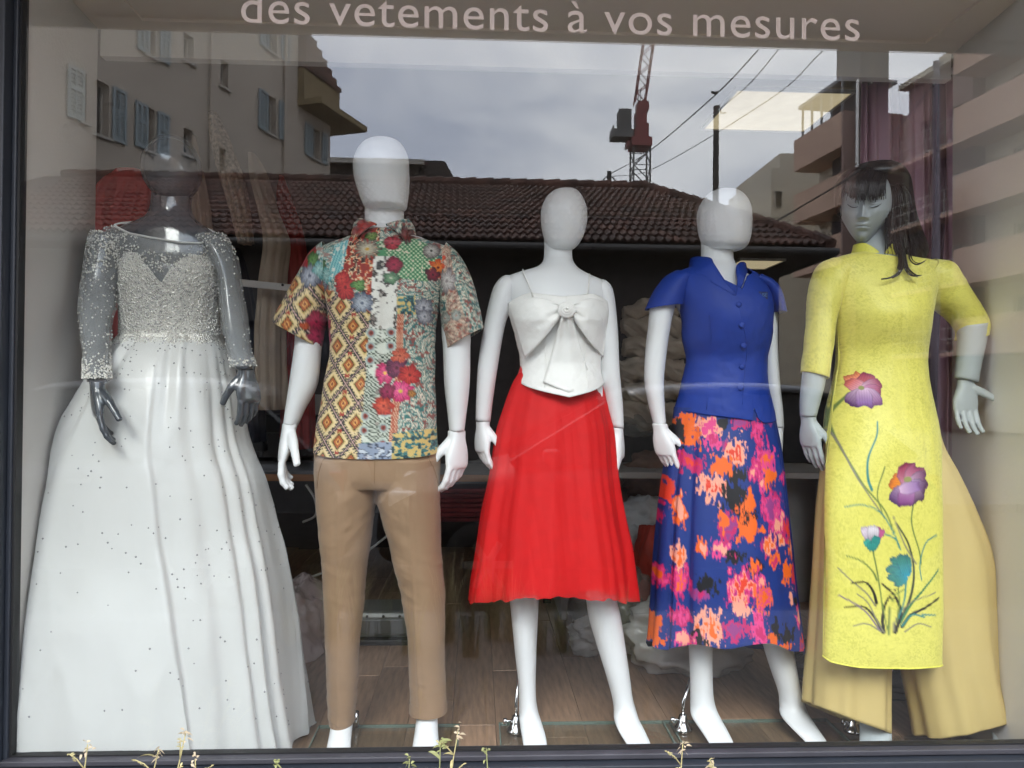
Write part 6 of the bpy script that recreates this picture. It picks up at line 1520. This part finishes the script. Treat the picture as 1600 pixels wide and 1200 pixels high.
for V, s in ((VL, 231), (VR, 232)):
    V = wrinkle(V, 0.004, 8, 2.5, s, np.linspace(0, 1, len(V))[:, None])
    tt = np.linspace(0, 1, len(V))[:, None]; ang = np.linspace(0, 2*np.pi, 160, endpoint=False)
    V[..., 2] -= tt**8*(0.012*np.clip(-np.sin(ang), 0, 1))[None]
    V[..., 1] = np.maximum(V[..., 1], 0.012)
    V = level(V, Y5, 0.8)
    o = grid_obj('trouser_leg', V, M_pale, m5); so5 = o.modifiers.new('thickness', 'SOLIDIFY'); so5.thickness = 0.0016
    hm = V[-14:].copy(); hm[..., :2] = hm.mean(1, keepdims=True)[..., :2]+(hm-hm.mean(1, keepdims=True))[..., :2]*1.012
    grid_obj('hem', hm, M_pale, o)
# wig
M_hair = mat('black_wig', (0.012, 0.009, 0.008), 0.32, 0.3, 60, spec=0.6)
hcap = [(1350, 256, 1374, 255, .03, .01), (1330, 262, 1394, 261, .078, .012), (1318, 271, 1406, 270, .102, .016), (1311, 284, 1414, 283, .112, .022), (1308, 297, 1420, 296, .098, .045), (1307, 315, 1425, 314, .080, .066), (1310, 335, 1430, 335, .070, .07), (1335, 356, 1437, 356, .062, .066), (1374, 378, 1444, 376, .060, .045), (1388, 396, 1448, 394, .052, .035), (1402, 409, 1442, 408, .035, .03)]
wig = loft('wig', hcap, Y5, M_hair, m5, 60, 8)
hs = MB()
def strand(pts, r0, r1):
    q = catmull(np.array(pts, float), 5); k = len(q)
    hs.tube(list(q), [r0*(1-i/(k-1))+r1*i/(k-1) for i in range(k)], 4)
hr = np.random.default_rng(5)
top = P(1366, 259, Y5+0.01)
for i in range(260):                                   # fringe
    u = hr.random(); xe = 1312+u*72+hr.normal(0, 1.5); ye = 303+7*math.sin(u*3)+hr.normal(0, 4.0)-6*(1-u)*(u < .2)
    s = P(1340+u*46, 262+hr.random()*5+3*abs(u-.5), Y5-0.055-0.02*hr.random())
    m_ = P(1319+u*66, 280, Y5-0.096-0.016*math.sin(u*math.pi)); e = P(xe, ye, Y5-0.100-0.018*math.sin(u*math.pi)+hr.normal(0, .003))
    strand([s, m_, e], 0.0024, 0.0007)
for i in range(230):                                   # long side, viewer's right
    u = hr.random(); v = hr.random()
    s = P(1378+u*22, 264+u*10, Y5-0.02+0.06*v); a = P(1388+u*34, 305, Y5-0.06+0.12*v); b = P(1384+u*46+hr.normal(0, 2), 355, Y5-0.055+0.11*v); e = P(1386+u*58+hr.normal(0, 4), 398+hr.normal(0, 9), Y5-0.055+0.09*v)
    strand([s, a, b, e], 0.0022, 0.0008)
for i in range(60):                                    # short side, viewer's left
    u = hr.random(); s = P(1345-u*10, 262, Y5-0.01+0.04*u); a = P(1312+u*4, 295, Y5-0.04+0.06*hr.random()); e = P(1309+hr.random()*6, 326+hr.normal(0, 8), Y5-0.03+0.05*hr.random()); strand([s, a, e], 0.0022, 0.0007)
for pts in ([(1398, 380), (1408, 405), (1404, 424), (1392, 433), (1377, 436)], [(1402, 385), (1412, 408), (1406, 426), (1394, 434)], [(1408, 388), (1412, 415), (1420, 428), (1434, 432)], [(1412, 390), (1418, 418), (1430, 430), (1440, 431)], [(1404, 380), (1409, 400), (1407, 420), (1399, 431)], [(1420, 390), (1424, 406), (1434, 412), (1446, 407)], [(1400, 384), (1405, 404), (1402, 420)]):
    for k in range(4):
        j = hr.normal(0, 1.0, 2); strand([P(x+j[0], y+j[1], Y5-0.075-0.055*min(1, i_/2)) for i_, (x, y) in enumerate(pts)], 0.0024, 0.0008)
hs.build('hair', M_hair, wig, smooth=True)
MB().box(P(1330, 1120, Y5)[0], P(1540, 1120, Y5)[0], 0.05, 0.36, FLOOR+0.003, FLOOR+0.012).build('base_plate', M_plate, m5, bevel=0.001)
rod(m5, 1333, 1143, 1340, 1090, Y5+0.05)
# ================================================================ back of the shop
rb_ = np.random.default_rng(17)
def blob(name, label, cat, c, r, amp, material, seed, flat=None, crease=1.0, group=None, n=3, parent=None):
    """crumpled heap: a noisy ball with sharp creases, resting on its flat underside"""
    nu, nv = 96, 64
    lo = np.linspace(0, 2*np.pi, nu, endpoint=False)[None]; la = np.linspace(-np.pi/2+.01, np.pi/2-.01, nv)[:, None]
    x, y, z = np.cos(la)*np.cos(lo), np.cos(la)*np.sin(lo), np.broadcast_to(np.sin(la), (nv, nu))
    h = 0
    for k, (f, a) in enumerate(((1.4, 1.0), (3.0, .55), (6.5, .16))):
        n_ = (fbm(x*f+11+seed+k, z*f*1.3+7+y*f*0.7, seed+k, 2)+fbm(y*f+23+seed, z*f+x*f*0.8+3, seed+5+k, 2))/2-0.5
        h = h+a*(1-2*np.abs(n_)*2.2*crease)*0.5
    s = 1+amp*(h-0.4)
    V = np.stack([x*s*r[0], y*s*r[1], z*s*r[2]], -1)+np.asarray(c)
    if flat is not None: V[..., 2] = np.maximum(V[..., 2], flat+0.002)
    o = grid_obj(name, V-np.asarray(c), material, parent, True, True, True)
    if parent is None:
        o.location = c; tag(o, label, cat, group)
    return o
def at(px, py, Y): return P(px, py, Y)
ZF = FLOOR
def plastic(name, col, tr): return mat(name, col, 0.25, 0.15, 8, spec=0.6, trans=tr)
M_bag = plastic('white_plastic_bag', (0.75, 0.75, 0.75), 0.2); M_bagpink = plastic('pinkish_plastic_bag', (0.68, 0.58, 0.57), 0.15)
M_clear = plastic('clear_plastic', (0.35, 0.36, 0.35), 0.6)
M_beige = mat('beige_cotton', (0.56, 0.48, 0.38), 0.85, 0.2, 12); M_greyfab = mat('grey_cloth', (0.58, 0.59, 0.62), 0.8, 0.1, 8); M_brownfab = mat('brown_cloth', (0.26, 0.17, 0.14), 0.8, 0.2, 8)
c = FZ(1100, 1075, ZF); blob('plastic_bag', 'big white crumpled plastic bag on the floor behind the blurred floral skirt', 'bag', (c[0], 1.05, ZF+0.12), (0.24, 0.20, 0.16), 0.55, M_bag, 3, ZF)
c = FZ(475, 1030, ZF); blob('plastic_bag', 'pinkish crumpled plastic bag between wedding gown and tan trousers', 'bag', (at(470, 985, 1.2)[0], 1.2, ZF+0.13), (0.12, 0.14, 0.17), 0.55, M_bagpink, 8, ZF)
c = at(955, 960, 1.35); blob('clear_bag', 'clear plastic bag of white things beside the right leg under the red skirt', 'bag', (c[0], 1.35, ZF+0.16), (0.16, 0.14, 0.20), 0.6, M_clear, 12, ZF)
c = at(925, 1010, 1.25); blob('paper_scrap', 'small crumpled white paper lying behind the red skirt legs', 'paper', (c[0], 1.2, ZF+0.07), (0.10, 0.08, 0.08), 0.8, M_bag, 14, ZF)
c = at(1045, 940, 1.45); blob('fabric_bundle', 'dark red fabric bundle with scroll pattern behind the floral skirt', 'fabric', (c[0], 1.5, ZF+0.25), (0.16, 0.16, 0.27), 0.4, mat('dark_red_cloth', (0.42, 0.045, 0.03), 0.7, 0.3, 18), 19, ZF)
c = at(1015, 860, 1.75); blob('fabric_bundle', 'grey white cloth bundle heaped beside the floral skirt hem', 'fabric', (c[0], 1.8, ZF+0.45), (0.15, 0.15, 0.12), 0.5, M_greyfab, 23)
c = at(1020, 800, 1.85); blob('fabric_bundle', 'brown sheer cloth bundle on top of the grey heap', 'fabric', (c[0]+.03, 1.95, ZF+0.66), (0.16, 0.15, 0.13), 0.5, M_brownfab, 29)
blob('shoe_bag', 'glossy dark brown bag on the floor behind the pale yellow trousers', 'bag', (at(1400, 1090, 0.75)[0], 0.78, ZF+0.09), (0.36, 0.16, 0.12), 0.4, mat('brown_gloss', (0.045, 0.028, 0.022), 0.25, 0.2, 6), 31, ZF)
blob('clear_bag', 'small clear bag hanging low behind the blurred floral skirt hem', 'bag', (at(1190, 1020, 1.2)[0], 1.3, ZF+0.12), (0.14, 0.12, 0.13), 0.6, M_clear, 37, ZF)
# rolled beige cloths stacked on a shelf unit
su = thing('shelf_unit', 'low pale grey shelf unit carrying rolled beige cloth behind the white bow top', 'shelf', (at(1030, 740, 1.7)[0], 1.85, ZF))
zt_ = at(1000, 738, 1.62)[2]; xs0, xs1 = at(880, 740, 1.62)[0], at(1330, 740, 1.62)[0]
M_shelf = mat('pale_shelf', (0.42, 0.39, 0.37), 0.6, 0.06, 4)
box('top', xs0, xs1, 1.62, 2.15, zt_-0.03, zt_, M_shelf, su, 0.003); box('side', xs0+0.001, xs0+0.03, 1.66, 2.12, ZF+.001, zt_-0.031, M_shelf, su); box('side', xs1-0.03, xs1-0.001, 1.66, 2.12, ZF+.001, zt_-0.031, M_shelf, su); box('back_panel', xs0+0.031, xs1-0.031, 1.95, 1.97, ZF+.001, zt_-0.031, mat('grey_panel', (0.48, 0.46, 0.44), 0.7), su)
for i, (py, ln_, r) in enumerate(((645, .30, .062), (612, .32, .060), (578, .30, .060), (545, .31, .058), (512, .29, .056), (487, .25, .045))):
    cxx, cyy, czz = at(1020+((i*37) % 14)-7, py, 1.85); n = 60; m_ = 26
    V = np.zeros((m_, n, 3)); th = np.linspace(0, 2*np.pi, n, endpoint=False)
    for k in range(m_):
        u = k/(m_-1); e = math.sin(math.pi*min(max(u, .03), .97))**0.25
        w_ = 1+0.5*(fbm(np.cos(th)*2+i*5+9, np.sin(th)*2+u*7+9, 40+i, 3)-0.5)*2
        V[k] = np.stack([np.full(n, (u-.5)*ln_*1.1), np.cos(th)*r*2.1*e*w_, np.sin(th)*r*1.3*e*w_+0.012*math.sin(u*9+i*2)], 1)
    o = grid_obj('folded_cloth', V, M_beige, None, True, True, True); o.location = (cxx, cyy, czz)
    tag(o, ('lowest', 'second lowest', 'third', 'fourth', 'fifth', 'topmost')[i]+' crumpled beige folded cloth of the pile behind the blue jacket sleeve', 'cloth', 'pile of beige folded cloths')
# crystal vase, golden figurine, dark hat
M_cryst = glass_mat('crystal', (0.8, 0.85, 0.82), 0.22, 0.03)
c = at(990, 736, 1.70); tag(MB().lathe([(0.045, 0), (0.05, 0.01), (0.03, 0.03), (0.02, 0.06), (0.05, 0.10), (0.065, 0.14), (0.05, 0.16), (0.075, 0.19)], (0, 0, 0), 9).build('crystal_vase', M_cryst, None, origin=(c[0], 1.70, zt_)), 'cut crystal vase on the shelf between red skirt and blue jacket', 'vase')
blob('clear_wrap', 'shiny clear plastic wrap crumpled above the crystal vase', 'plastic', (at(1000, 670, 1.75)[0], 1.78, at(1000, 665, 1.75)[2]), (0.10, 0.06, 0.05), 0.8, M_clear, 44)
M_gold = mat('dark_gold', (0.35, 0.17, 0.05), 0.22, 0.3, 30, metal=1.0)
c = at(1243, 715, 1.72); tag(MB().lathe([(0.05, 0), (0.052, 0.02), (0.03, 0.035), (0.035, 0.06), (0.055, 0.09), (0.06, 0.13), (0.045, 0.16), (0.03, 0.175), (0.045, 0.19), (0.05, 0.22), (0.03, 0.25), (0.012, 0.27)], (0, 0, 0), 14).build('gold_figurine', M_gold, None, smooth=True, origin=(c[0], 1.72, zt_)), 'dark gold figurine standing beside the grey mannequin forearm', 'figurine')
c = at(1245, 640, 1.9); tag(MB().lathe([(0.17, 0), (0.18, 0.008), (0.10, 0.02), (0.09, 0.07), (0.06, 0.09), (0.01, 0.095)], (0, 0, 0), 24).build('navy_hat', mat('navy_felt', (0.012, 0.014, 0.03), 0.9), None, smooth=True, origin=(c[0], 1.95, c[2]-0.03)), 'dark navy brimmed hat behind the golden figurine', 'hat')
# work table with sewing machine
tb_ = thing('work_table', 'dark work table with orange brown edge behind the patterned shirt', 'table', (at(560, 760, 1.9)[0], 2.1, ZF))
zt2 = at(470, 742, 1.9)[2]; ta0, ta1 = at(330, 745, 1.9)[0], at(870, 745, 1.9)[0]
M_edge = mat('orange_wood_edge', (0.42, 0.18, 0.06), 0.5, 0.2, 10, stretch=(.4, 3, 3)); M_dtop = mat('grey_table_top', (0.22, 0.21, 0.20), 0.5)
box('table_top', ta0, ta1, 1.93, 2.55, zt2-0.03, zt2, M_dtop, tb_); box('edge_strip', ta0, ta1, 1.905, 1.9295, zt2-0.032, zt2+0.001, M_edge, tb_)
for x in (ta0+0.04, ta1-0.04):
    for y in (1.97, 2.5): box('leg', x-0.02, x+0.02, y-0.02, y+0.02, ZF+.001, zt2-0.031, mat('black_metal', (0.02, 0.02, 0.02), 0.5), tb_)
smc = thing('sewing_machine', 'dark sewing machine on the table between gown and patterned shirt', 'sewing machine', (at(455, 735, 2.1)[0], 2.15, zt2))
x0 = at(455, 735, 2.1)[0]; M_machine = mat('machine_grey', (0.05, 0.05, 0.052), 0.35)
box('bed', x0-0.22, x0+0.22, 2.06, 2.24, zt2+.001, zt2+0.06, M_machine, smc, 0.01); box('pillar', x0+0.12, x0+0.22, 2.08, 2.22, zt2+0.061, zt2+0.30, M_machine, smc, 0.015); box('arm', x0-0.22, x0+0.119, 2.09, 2.21, zt2+0.20, zt2+0.30, M_machine, smc, 0.015); box('needle_head', x0-0.21, x0-0.15, 2.10, 2.20, zt2+0.10, zt2+0.199, M_machine, smc, 0.005)
MB().tube([(x0+0.221, 2.15, zt2+0.24), (x0+0.25, 2.15, zt2+0.24)], 0.05, 20).build('hand_wheel', M_chrome, smc); box('face_plate', x0-0.226, x0-0.2205, 2.10, 2.20, zt2+0.21, zt2+0.29, M_chrome, smc)
gs = thing('chrome_rack', 'thin chrome shelf rack behind the white forearm beside the gown', 'rack', (at(460, 665, 2.3)[0], 2.45, zt2))
za = at(460, 660, 2.4)[2]; xa0, xa1 = at(405, 660, 2.4)[0], at(520, 660, 2.4)[0]
for z in (za, za-0.055): box('shelf', xa0, xa1, 2.40, 2.62, z-0.008, z, M_steel, gs)
for x in (xa0+.015, xa1-.015): box('post', x-0.008, x+0.008, 2.385, 2.3995, zt2+.001, za+0.05, M_steel, gs)
c = at(502, 643, 2.5); tag(box('white_box', c[0]-0.045, c[0]+0.045, 2.45, 2.55, za+0.001, za+0.16, mat('white_card', (0.5, 0.48, 0.47), 0.7)), 'small white box on the chrome rack beside the shirt', 'box')
# cables
M_cable = mat('white_cable', (0.55, 0.55, 0.55), 0.5)
def cable(pts, Y, label):
    q = catmull(np.array([P(*p, Y) for p in pts]), 10); tag(MB().tube(list(q), 0.006, 8).build('cable', M_cable, None, smooth=True, origin=q[0]), label, 'cable')
cable([(478, 757), (492, 780), (493, 805), (473, 816)], 1.80, 'white cable looping under the work table edge')
cable([(430, 908), (470, 905), (510, 893), (560, 870), (604, 838), (625, 815)], 1.78, 'long white cable sloping behind the tan trousers')
# press case on a dark stool
st2 = thing('stool', 'dark low stool between the tan trouser legs', 'stool', (at(600, 1010, 1.35)[0], 1.45, ZF))
xs = at(600, 1000, 1.35)[0]; zs2 = at(600, 1000, 1.30)[2]; M_blk = MATS['black_metal']
box('seat', xs-0.13, xs+0.13, 1.30, 1.62, zs2-0.03, zs2, M_blk, st2, 0.006)
for dx in (-0.10, 0.10):
    for y in (1.34, 1.58): box('leg', xs+dx-0.014, xs+dx+0.014, y-0.014, y+0.014, ZF+.001, zs2-0.031, M_blk, st2)
pc = thing('press_case', 'grey metal machine case with rounded front resting on the stool', 'machine case', (xs, 1.42, zs2))
zc = at(600, 957, 1.32)[2]; M_case = mat('grey_case', (0.26, 0.27, 0.26), 0.4, metal=0.3)
box('case_body', xs-0.12, xs+0.12, 1.32, 1.55, zs2+.001, zc, M_case, pc, 0.02); box('front_panel', xs-0.10, xs+0.10, 1.312, 1.3195, zs2+0.02, zc-0.03, mat('case_panel', (0.13, 0.135, 0.135), 0.35), pc, 0.003)
for dx in (-.07, 0.0, .07): MB().tube([(xs+dx, 1.3195, zc-0.016), (xs+dx, 1.314, zc-0.016)], 0.006, 10).build('screw', M_blk, pc)
# stack of dark red cloth under the table
for i in range(7):
    py = 790+i*15; c = at(718, py, 2.0)
    o = MB().box(-0.13, 0.13, -0.12, 0.12, -0.011, 0.011).build('folded_cloth', mat('maroon_cloth', (0.22, 0.025, 0.03), 0.85, 0.2, 10, rand=0.3), None, bevel=0.008); o.location = (c[0]+rb_.normal(0, .006), 2.1, zt2-0.09-i*0.025)
    tag(o, ('topmost', 'second', 'third', 'fourth middle', 'fifth', 'sixth', 'lowest')[i]+' maroon folded cloth from the top of the stack under the work table', 'cloth', 'stack of maroon cloths')
# garments on the rail behind the gown
rl_ = thing('clothes_rail', 'white clothes rail behind the gown and patterned shirt', 'clothes rail', (at(440, 446, 1.5)[0], 1.5, ZF))
a, b = at(300, 434, 1.5), at(545, 459, 1.5); M_rail = mat('white_rail', (0.75, 0.73, 0.69), 0.4)
MB().bar(a, b, 0.022, 0.03).build('bar', M_rail, rl_); 
for p in (a, b): MB().bar((p[0], 1.53, ZF+.001), (p[0], 1.53, p[2]+0.02), 0.024).build('post', M_rail, rl_)
for sx_ in (0.05,): MB().tube([(at(443, 445, 1.5)[0], 1.487, at(443, 446, 1.5)[2]), (at(443, 445, 1.5)[0], 1.482, at(443, 446, 1.5)[2])], 0.006, 10).build('screw', M_blk, rl_)
def dress(rows, Y, material, label, seed, name='hanging_dress', fl=.10):
    V = loft_grid(rows, Y, 90, 10, lambda th, t: 1+fl*np.sin(7*th+seed)*t+0.06*np.sin(13*th+seed*2)*t)
    V = wrinkle(V, 0.01, 12, 4, seed)
    c = V[0].mean(0); o = grid_obj(name, V-c, material, None, True, True, True); o.location = c; tag(o, label, 'dress')
M_ivory = mat('ivory_dress', (0.60, 0.50, 0.39), 0.7, 0.12, 8); M_ivlace = mat('ivory_lace', (0.58, 0.48, 0.37), 0.8, 0.5, 60, bump=0.6, bscale=130); M_mar = mat('maroon_dress', (0.40, 0.035, 0.03), 0.7, 0.2, 8); M_navyd = mat('navy_dress', (0.008, 0.012, 0.03), 0.7)
dress([(326, 178, 338, 176, .03), (330, 220, 356, 215, .05), (345, 280, 378, 276, .06), (360, 330, 388, 326, .06), (372, 380, 394, 380, .06)], 1.75, M_ivlace, 'ivory lace garment hanging diagonally right of the gown mannequin head', 5)
dress([(388, 240, 398, 240, .03), (392, 275, 418, 270, .06), (404, 330, 432, 326, .07), (412, 380, 452, 378, .09), (408, 430, 448, 430, .1), (402, 520, 444, 520, .11), (404, 640, 446, 640, .12)], 1.70, M_ivory, 'long ivory dress hanging between gown and patterned shirt', 7)
dress([(300, 212, 306, 212, .03), (304, 280, 318, 278, .05), (302, 340, 330, 345, .06), (300, 372, 332, 368, .06)], 1.7, M_ivory, 'short ivory garment beside the grey mannequin neck', 9)
dress([(436, 275, 444, 275, .03), (432, 320, 460, 320, .06), (436, 380, 476, 378, .08), (440, 520, 486, 520, .1), (440, 700, 490, 700, .12)], 1.9, M_mar, 'dark red dress hanging behind the long ivory dress', 11)
dress([(362, 388, 376, 388, .03), (352, 420, 386, 420, .06), (350, 520, 402, 520, .09), (352, 690, 412, 690, .1)], 1.85, M_navyd, 'navy dress with sparkling trim hanging behind the sheer sleeve', 13)
dress([(180, 268, 220, 266, .05), (152, 300, 232, 296, .08), (146, 380, 228, 380, .1), (146, 560, 236, 560, .1), (148, 760, 240, 760, .1)], 0.85, M_mar, 'brick red dress hanging behind the gown near the left wall', 15)
# mauve curtain on a rail at the right
cu_ = thing('mauve_curtain', 'sheer mauve curtain gathered on ring hooks behind the yellow tunic', 'curtain', (at(1410, 120, 0.66)[0], 0.66, ZF))
M_mauve = mat('mauve_voile', (0.74, 0.48, 0.58), 0.75, 0.08, 4, trans=0.06, sheen=0.2)
n, m_ = 260, 50; V = np.zeros((m_, n, 3))
for i in range(m_):
    v = i/(m_-1); y = 128+v*930; xl = np.interp(v, [0, .5, .72, 1], [1347, 1345, 1285, 1262]); xr = np.interp(v, [0, 1], [1488, 1494])
    u = np.linspace(0, 1, n); q = np.array([P(xl+(xr-xl)*t_, y, 0.66) for t_ in u]); fold_ = np.sin(u*60+2*np.sin(u*9))*(0.016+0.008*np.sin(u*21))*(0.6+0.4*v)
    q[:, 1] += fold_+0.02*np.sin(u*17+v*2); V[i] = q
sheet('drape', V, M_mauve, cu_, 0.002)
a, b = at(1338, 108, 0.66), at(1500, 112, 0.66)
MB().tube([a, b], 0.009, 10).build('rail', M_white, cu_)
for i in range(10):
    t_ = (i+0.5)/10; p = a*(1-t_)+b*t_; hk = MB()
    ring_ = [p+np.array([0.016*math.cos(s_), 0, 0.016*math.sin(s_)]) for s_ in np.linspace(0, 2*math.pi, 13)]
    hk.tube(ring_, 0.0025, 6, cap=False); hk.tube([p-[0, 0, 0.016], p-[0.004, 0, 0.035], p-[0, 0, 0.052]], 0.0028, 6); hk.build('hook', M_white, cu_, smooth=True)
MB().tube([at(1472, 120, 0.58), at(1470, 300, 0.58), at(1455, 560, 0.58), at(1450, 800, 0.58)], [0.012, 0.018, 0.022, 0.022], 10).build('tie_back', mat('mauve_band', (0.13, 0.085, 0.12), 0.7), cu_, smooth=True)

# ================================================================ weeds outside
M_wd = mat('dry_weed', (0.52, 0.46, 0.22), 0.7, 0.2, 20); M_wg = mat('green_weed', (0.30, 0.32, 0.13), 0.6, 0.25, 20); M_wf = mat('pale_flower', (0.60, 0.50, 0.34), 0.7, 0.15, 30)
def leaf(mb, p, d, L, W, bend=0.3):
    d = np.asarray(d, float); d /= np.linalg.norm(d); s = np.cross(d, (0, 1, 0.2)); s /= np.linalg.norm(s); v = []
    for i in range(6):
        t_ = i/5; c = p+d*L*t_+np.array([0, 0, -bend*L*t_*t_]); w_ = W*math.sin(math.pi*(0.12+0.86*t_))
        v += [c-s*w_/2, c+np.array([0, -0.15*w_, 0]), c+s*w_/2]
    mb.add(v, [q for i in range(5) for q in ((i*3, i*3+1, i*3+4, i*3+3), (i*3+1, i*3+2, i*3+5, i*3+4))])
wr = np.random.default_rng(23)
def weed(px, pytop, label, leaves, green, px_base=None, sprays=0):
    top = P(px, pytop, -0.16-0.05*wr.random()); b = np.array([P(px_base or px-8, 1200, top[1])[0], top[1], 0.0])
    mid1 = np.array([b[0]+wr.normal(0, .015), b[1], 0.3]); q = catmull(np.array([b, mid1, (mid1+top)/2+np.array([wr.normal(0, .006), 0, .02]), top]), 8)
    t = thing('weed', label, 'weed', b, 'weeds growing under the shop window')
    M_ = M_wg if green else M_wd
    st = MB(); st.tube(list(q), [0.0032*(1-0.6*i/(len(q)-1)) for i in range(len(q))], 6)
    for k in range(sprays):
        p0 = q[-4-3*k]; a_ = wr.uniform(-0.9, 0.9); p1 = p0+np.array([0.05*math.sin(a_), -0.01, 0.055*math.cos(a_)]); st.tube([p0, (p0+p1)/2+np.array([0, 0, .006]), p1], [0.0018, .0014, .001], 5)
        for j in range(7): leaf(st, p1+(p0-p1)*0.08*j, (wr.normal(), wr.normal(), 0.8), 0.011, 0.004)
    st.build('stem', M_, t, smooth=True)
    lf = MB()
    for k in range(leaves):
        i = wr.integers(len(q)//3, len(q)); lf_p = q[i]; a_ = wr.uniform(0, 2*math.pi); leaf(lf, lf_p, (math.cos(a_), 0.6*math.sin(a_), 0.7), wr.uniform(.03, .06), wr.uniform(.005, .010), 0.5)
    lf.build('leaves', M_, t, smooth=True)
    fl_ = MB()
    for k in range(10):
        a_ = wr.uniform(0, 2*math.pi); leaf(fl_, top+np.array([wr.normal(0, .004), wr.normal(0, .004), wr.normal(-0.006, .008)]), (math.cos(a_), math.sin(a_), wr.uniform(-.2, 1.2)), wr.uniform(.010, .020), 0.006, 0.6)
    fl_.build('flower_head', M_wf if not green else M_wg, t, smooth=True)
weed(137, 1163, 'dry weed with curled seed head under the gown hem, leftmost of its kind', 5, False, 112, 1); weed(248, 1170, 'branching dry weed with pale star flower below the gown hem', 6, False, 222, 2); weed(290, 1146, 'taller dry weed with round bud leaning right below the gown', 3, False, 236, 2)
weed(305, 1186, 'short dry weed with seed spray right of the taller budding one', 3, False, 300, 2); weed(433, 1192, 'small green weed rosette below the gap right of the gown', 7, True, 430); weed(640, 1186, 'thin green weed blade below the tan trousers', 3, True, 640)
weed(716, 1140, 'tall seedy dry weed below the trouser hem', 4, False, 700, 3); weed(688, 1160, 'leafy pale green weed beside the tall seedy one', 8, True, 694); weed(760, 1170, 'single green grass blade below the gap before the red skirt', 2, True, 752); weed(1067, 1160, 'thin dry weed with knotted flower spike below the blue print skirt', 3, False, 1064, 2); weed(1114, 1188, 'short curled dry weed right of the knotted spike', 3, False, 1112, 1)
# grass clumps at the kerb behind the photographer, seen mirrored low in the pane
M_gr = mat('kerb_grass', (0.25, 0.27, 0.12), 0.7, 0.3, 6, rand=0.3); M_grd = mat('kerb_straw', (0.50, 0.43, 0.24), 0.7, 0.3, 6)
for i in range(15):
    px = (455, 490, 520, 560, 600, 640, 700, 735, 770, 800, 840, 880, 930, 970, 1000)[i]; d = 4.45+wr.uniform(-.15, .35); b = RV(px, 1000, d); b[2] = 0.0; h = wr.uniform(.34, .62)*(1.0 if px < 830 else 0.75)
    mb = MB()
    for k in range(44):
        a_ = wr.uniform(0, 2*math.pi); r0 = wr.uniform(0, .07); lean_ = wr.uniform(.05, .35); p = b+np.array([r0*math.cos(a_), r0*math.sin(a_), 0]); hh = h*wr.uniform(.5, 1.1); w_ = wr.uniform(.003, .007); v = []
        for j in range(5):
            t_ = j/4; c = p+np.array([lean_*math.cos(a_)*t_*t_*hh, lean_*math.sin(a_)*t_*t_*hh, hh*(t_-0.25*lean_*t_*t_)]); ww = w_*(1-t_)+.0006; v += [c-np.array([math.sin(a_), -math.cos(a_), 0])*ww, c+np.array([math.sin(a_), -math.cos(a_), 0])*ww]
        mb.add(v, [(2*j, 2*j+1, 2*j+3, 2*j+2) for j in range(4)])
    o = mb.build('grass_clump', M_gr if i % 3 else M_grd, None, origin=b); tag(o, ('first', 'second', 'third', 'fourth', 'fifth', 'sixth', 'seventh', 'eighth', 'ninth', 'tenth', 'eleventh', 'twelfth', 'thirteenth', 'fourteenth', 'fifteenth')[i]+' tuft from the gown side in the row of '+('straw coloured' if i % 3 == 0 else 'dull green')+' kerb grass mirrored low', 'grass clump', 'grass tufts along the kerb')
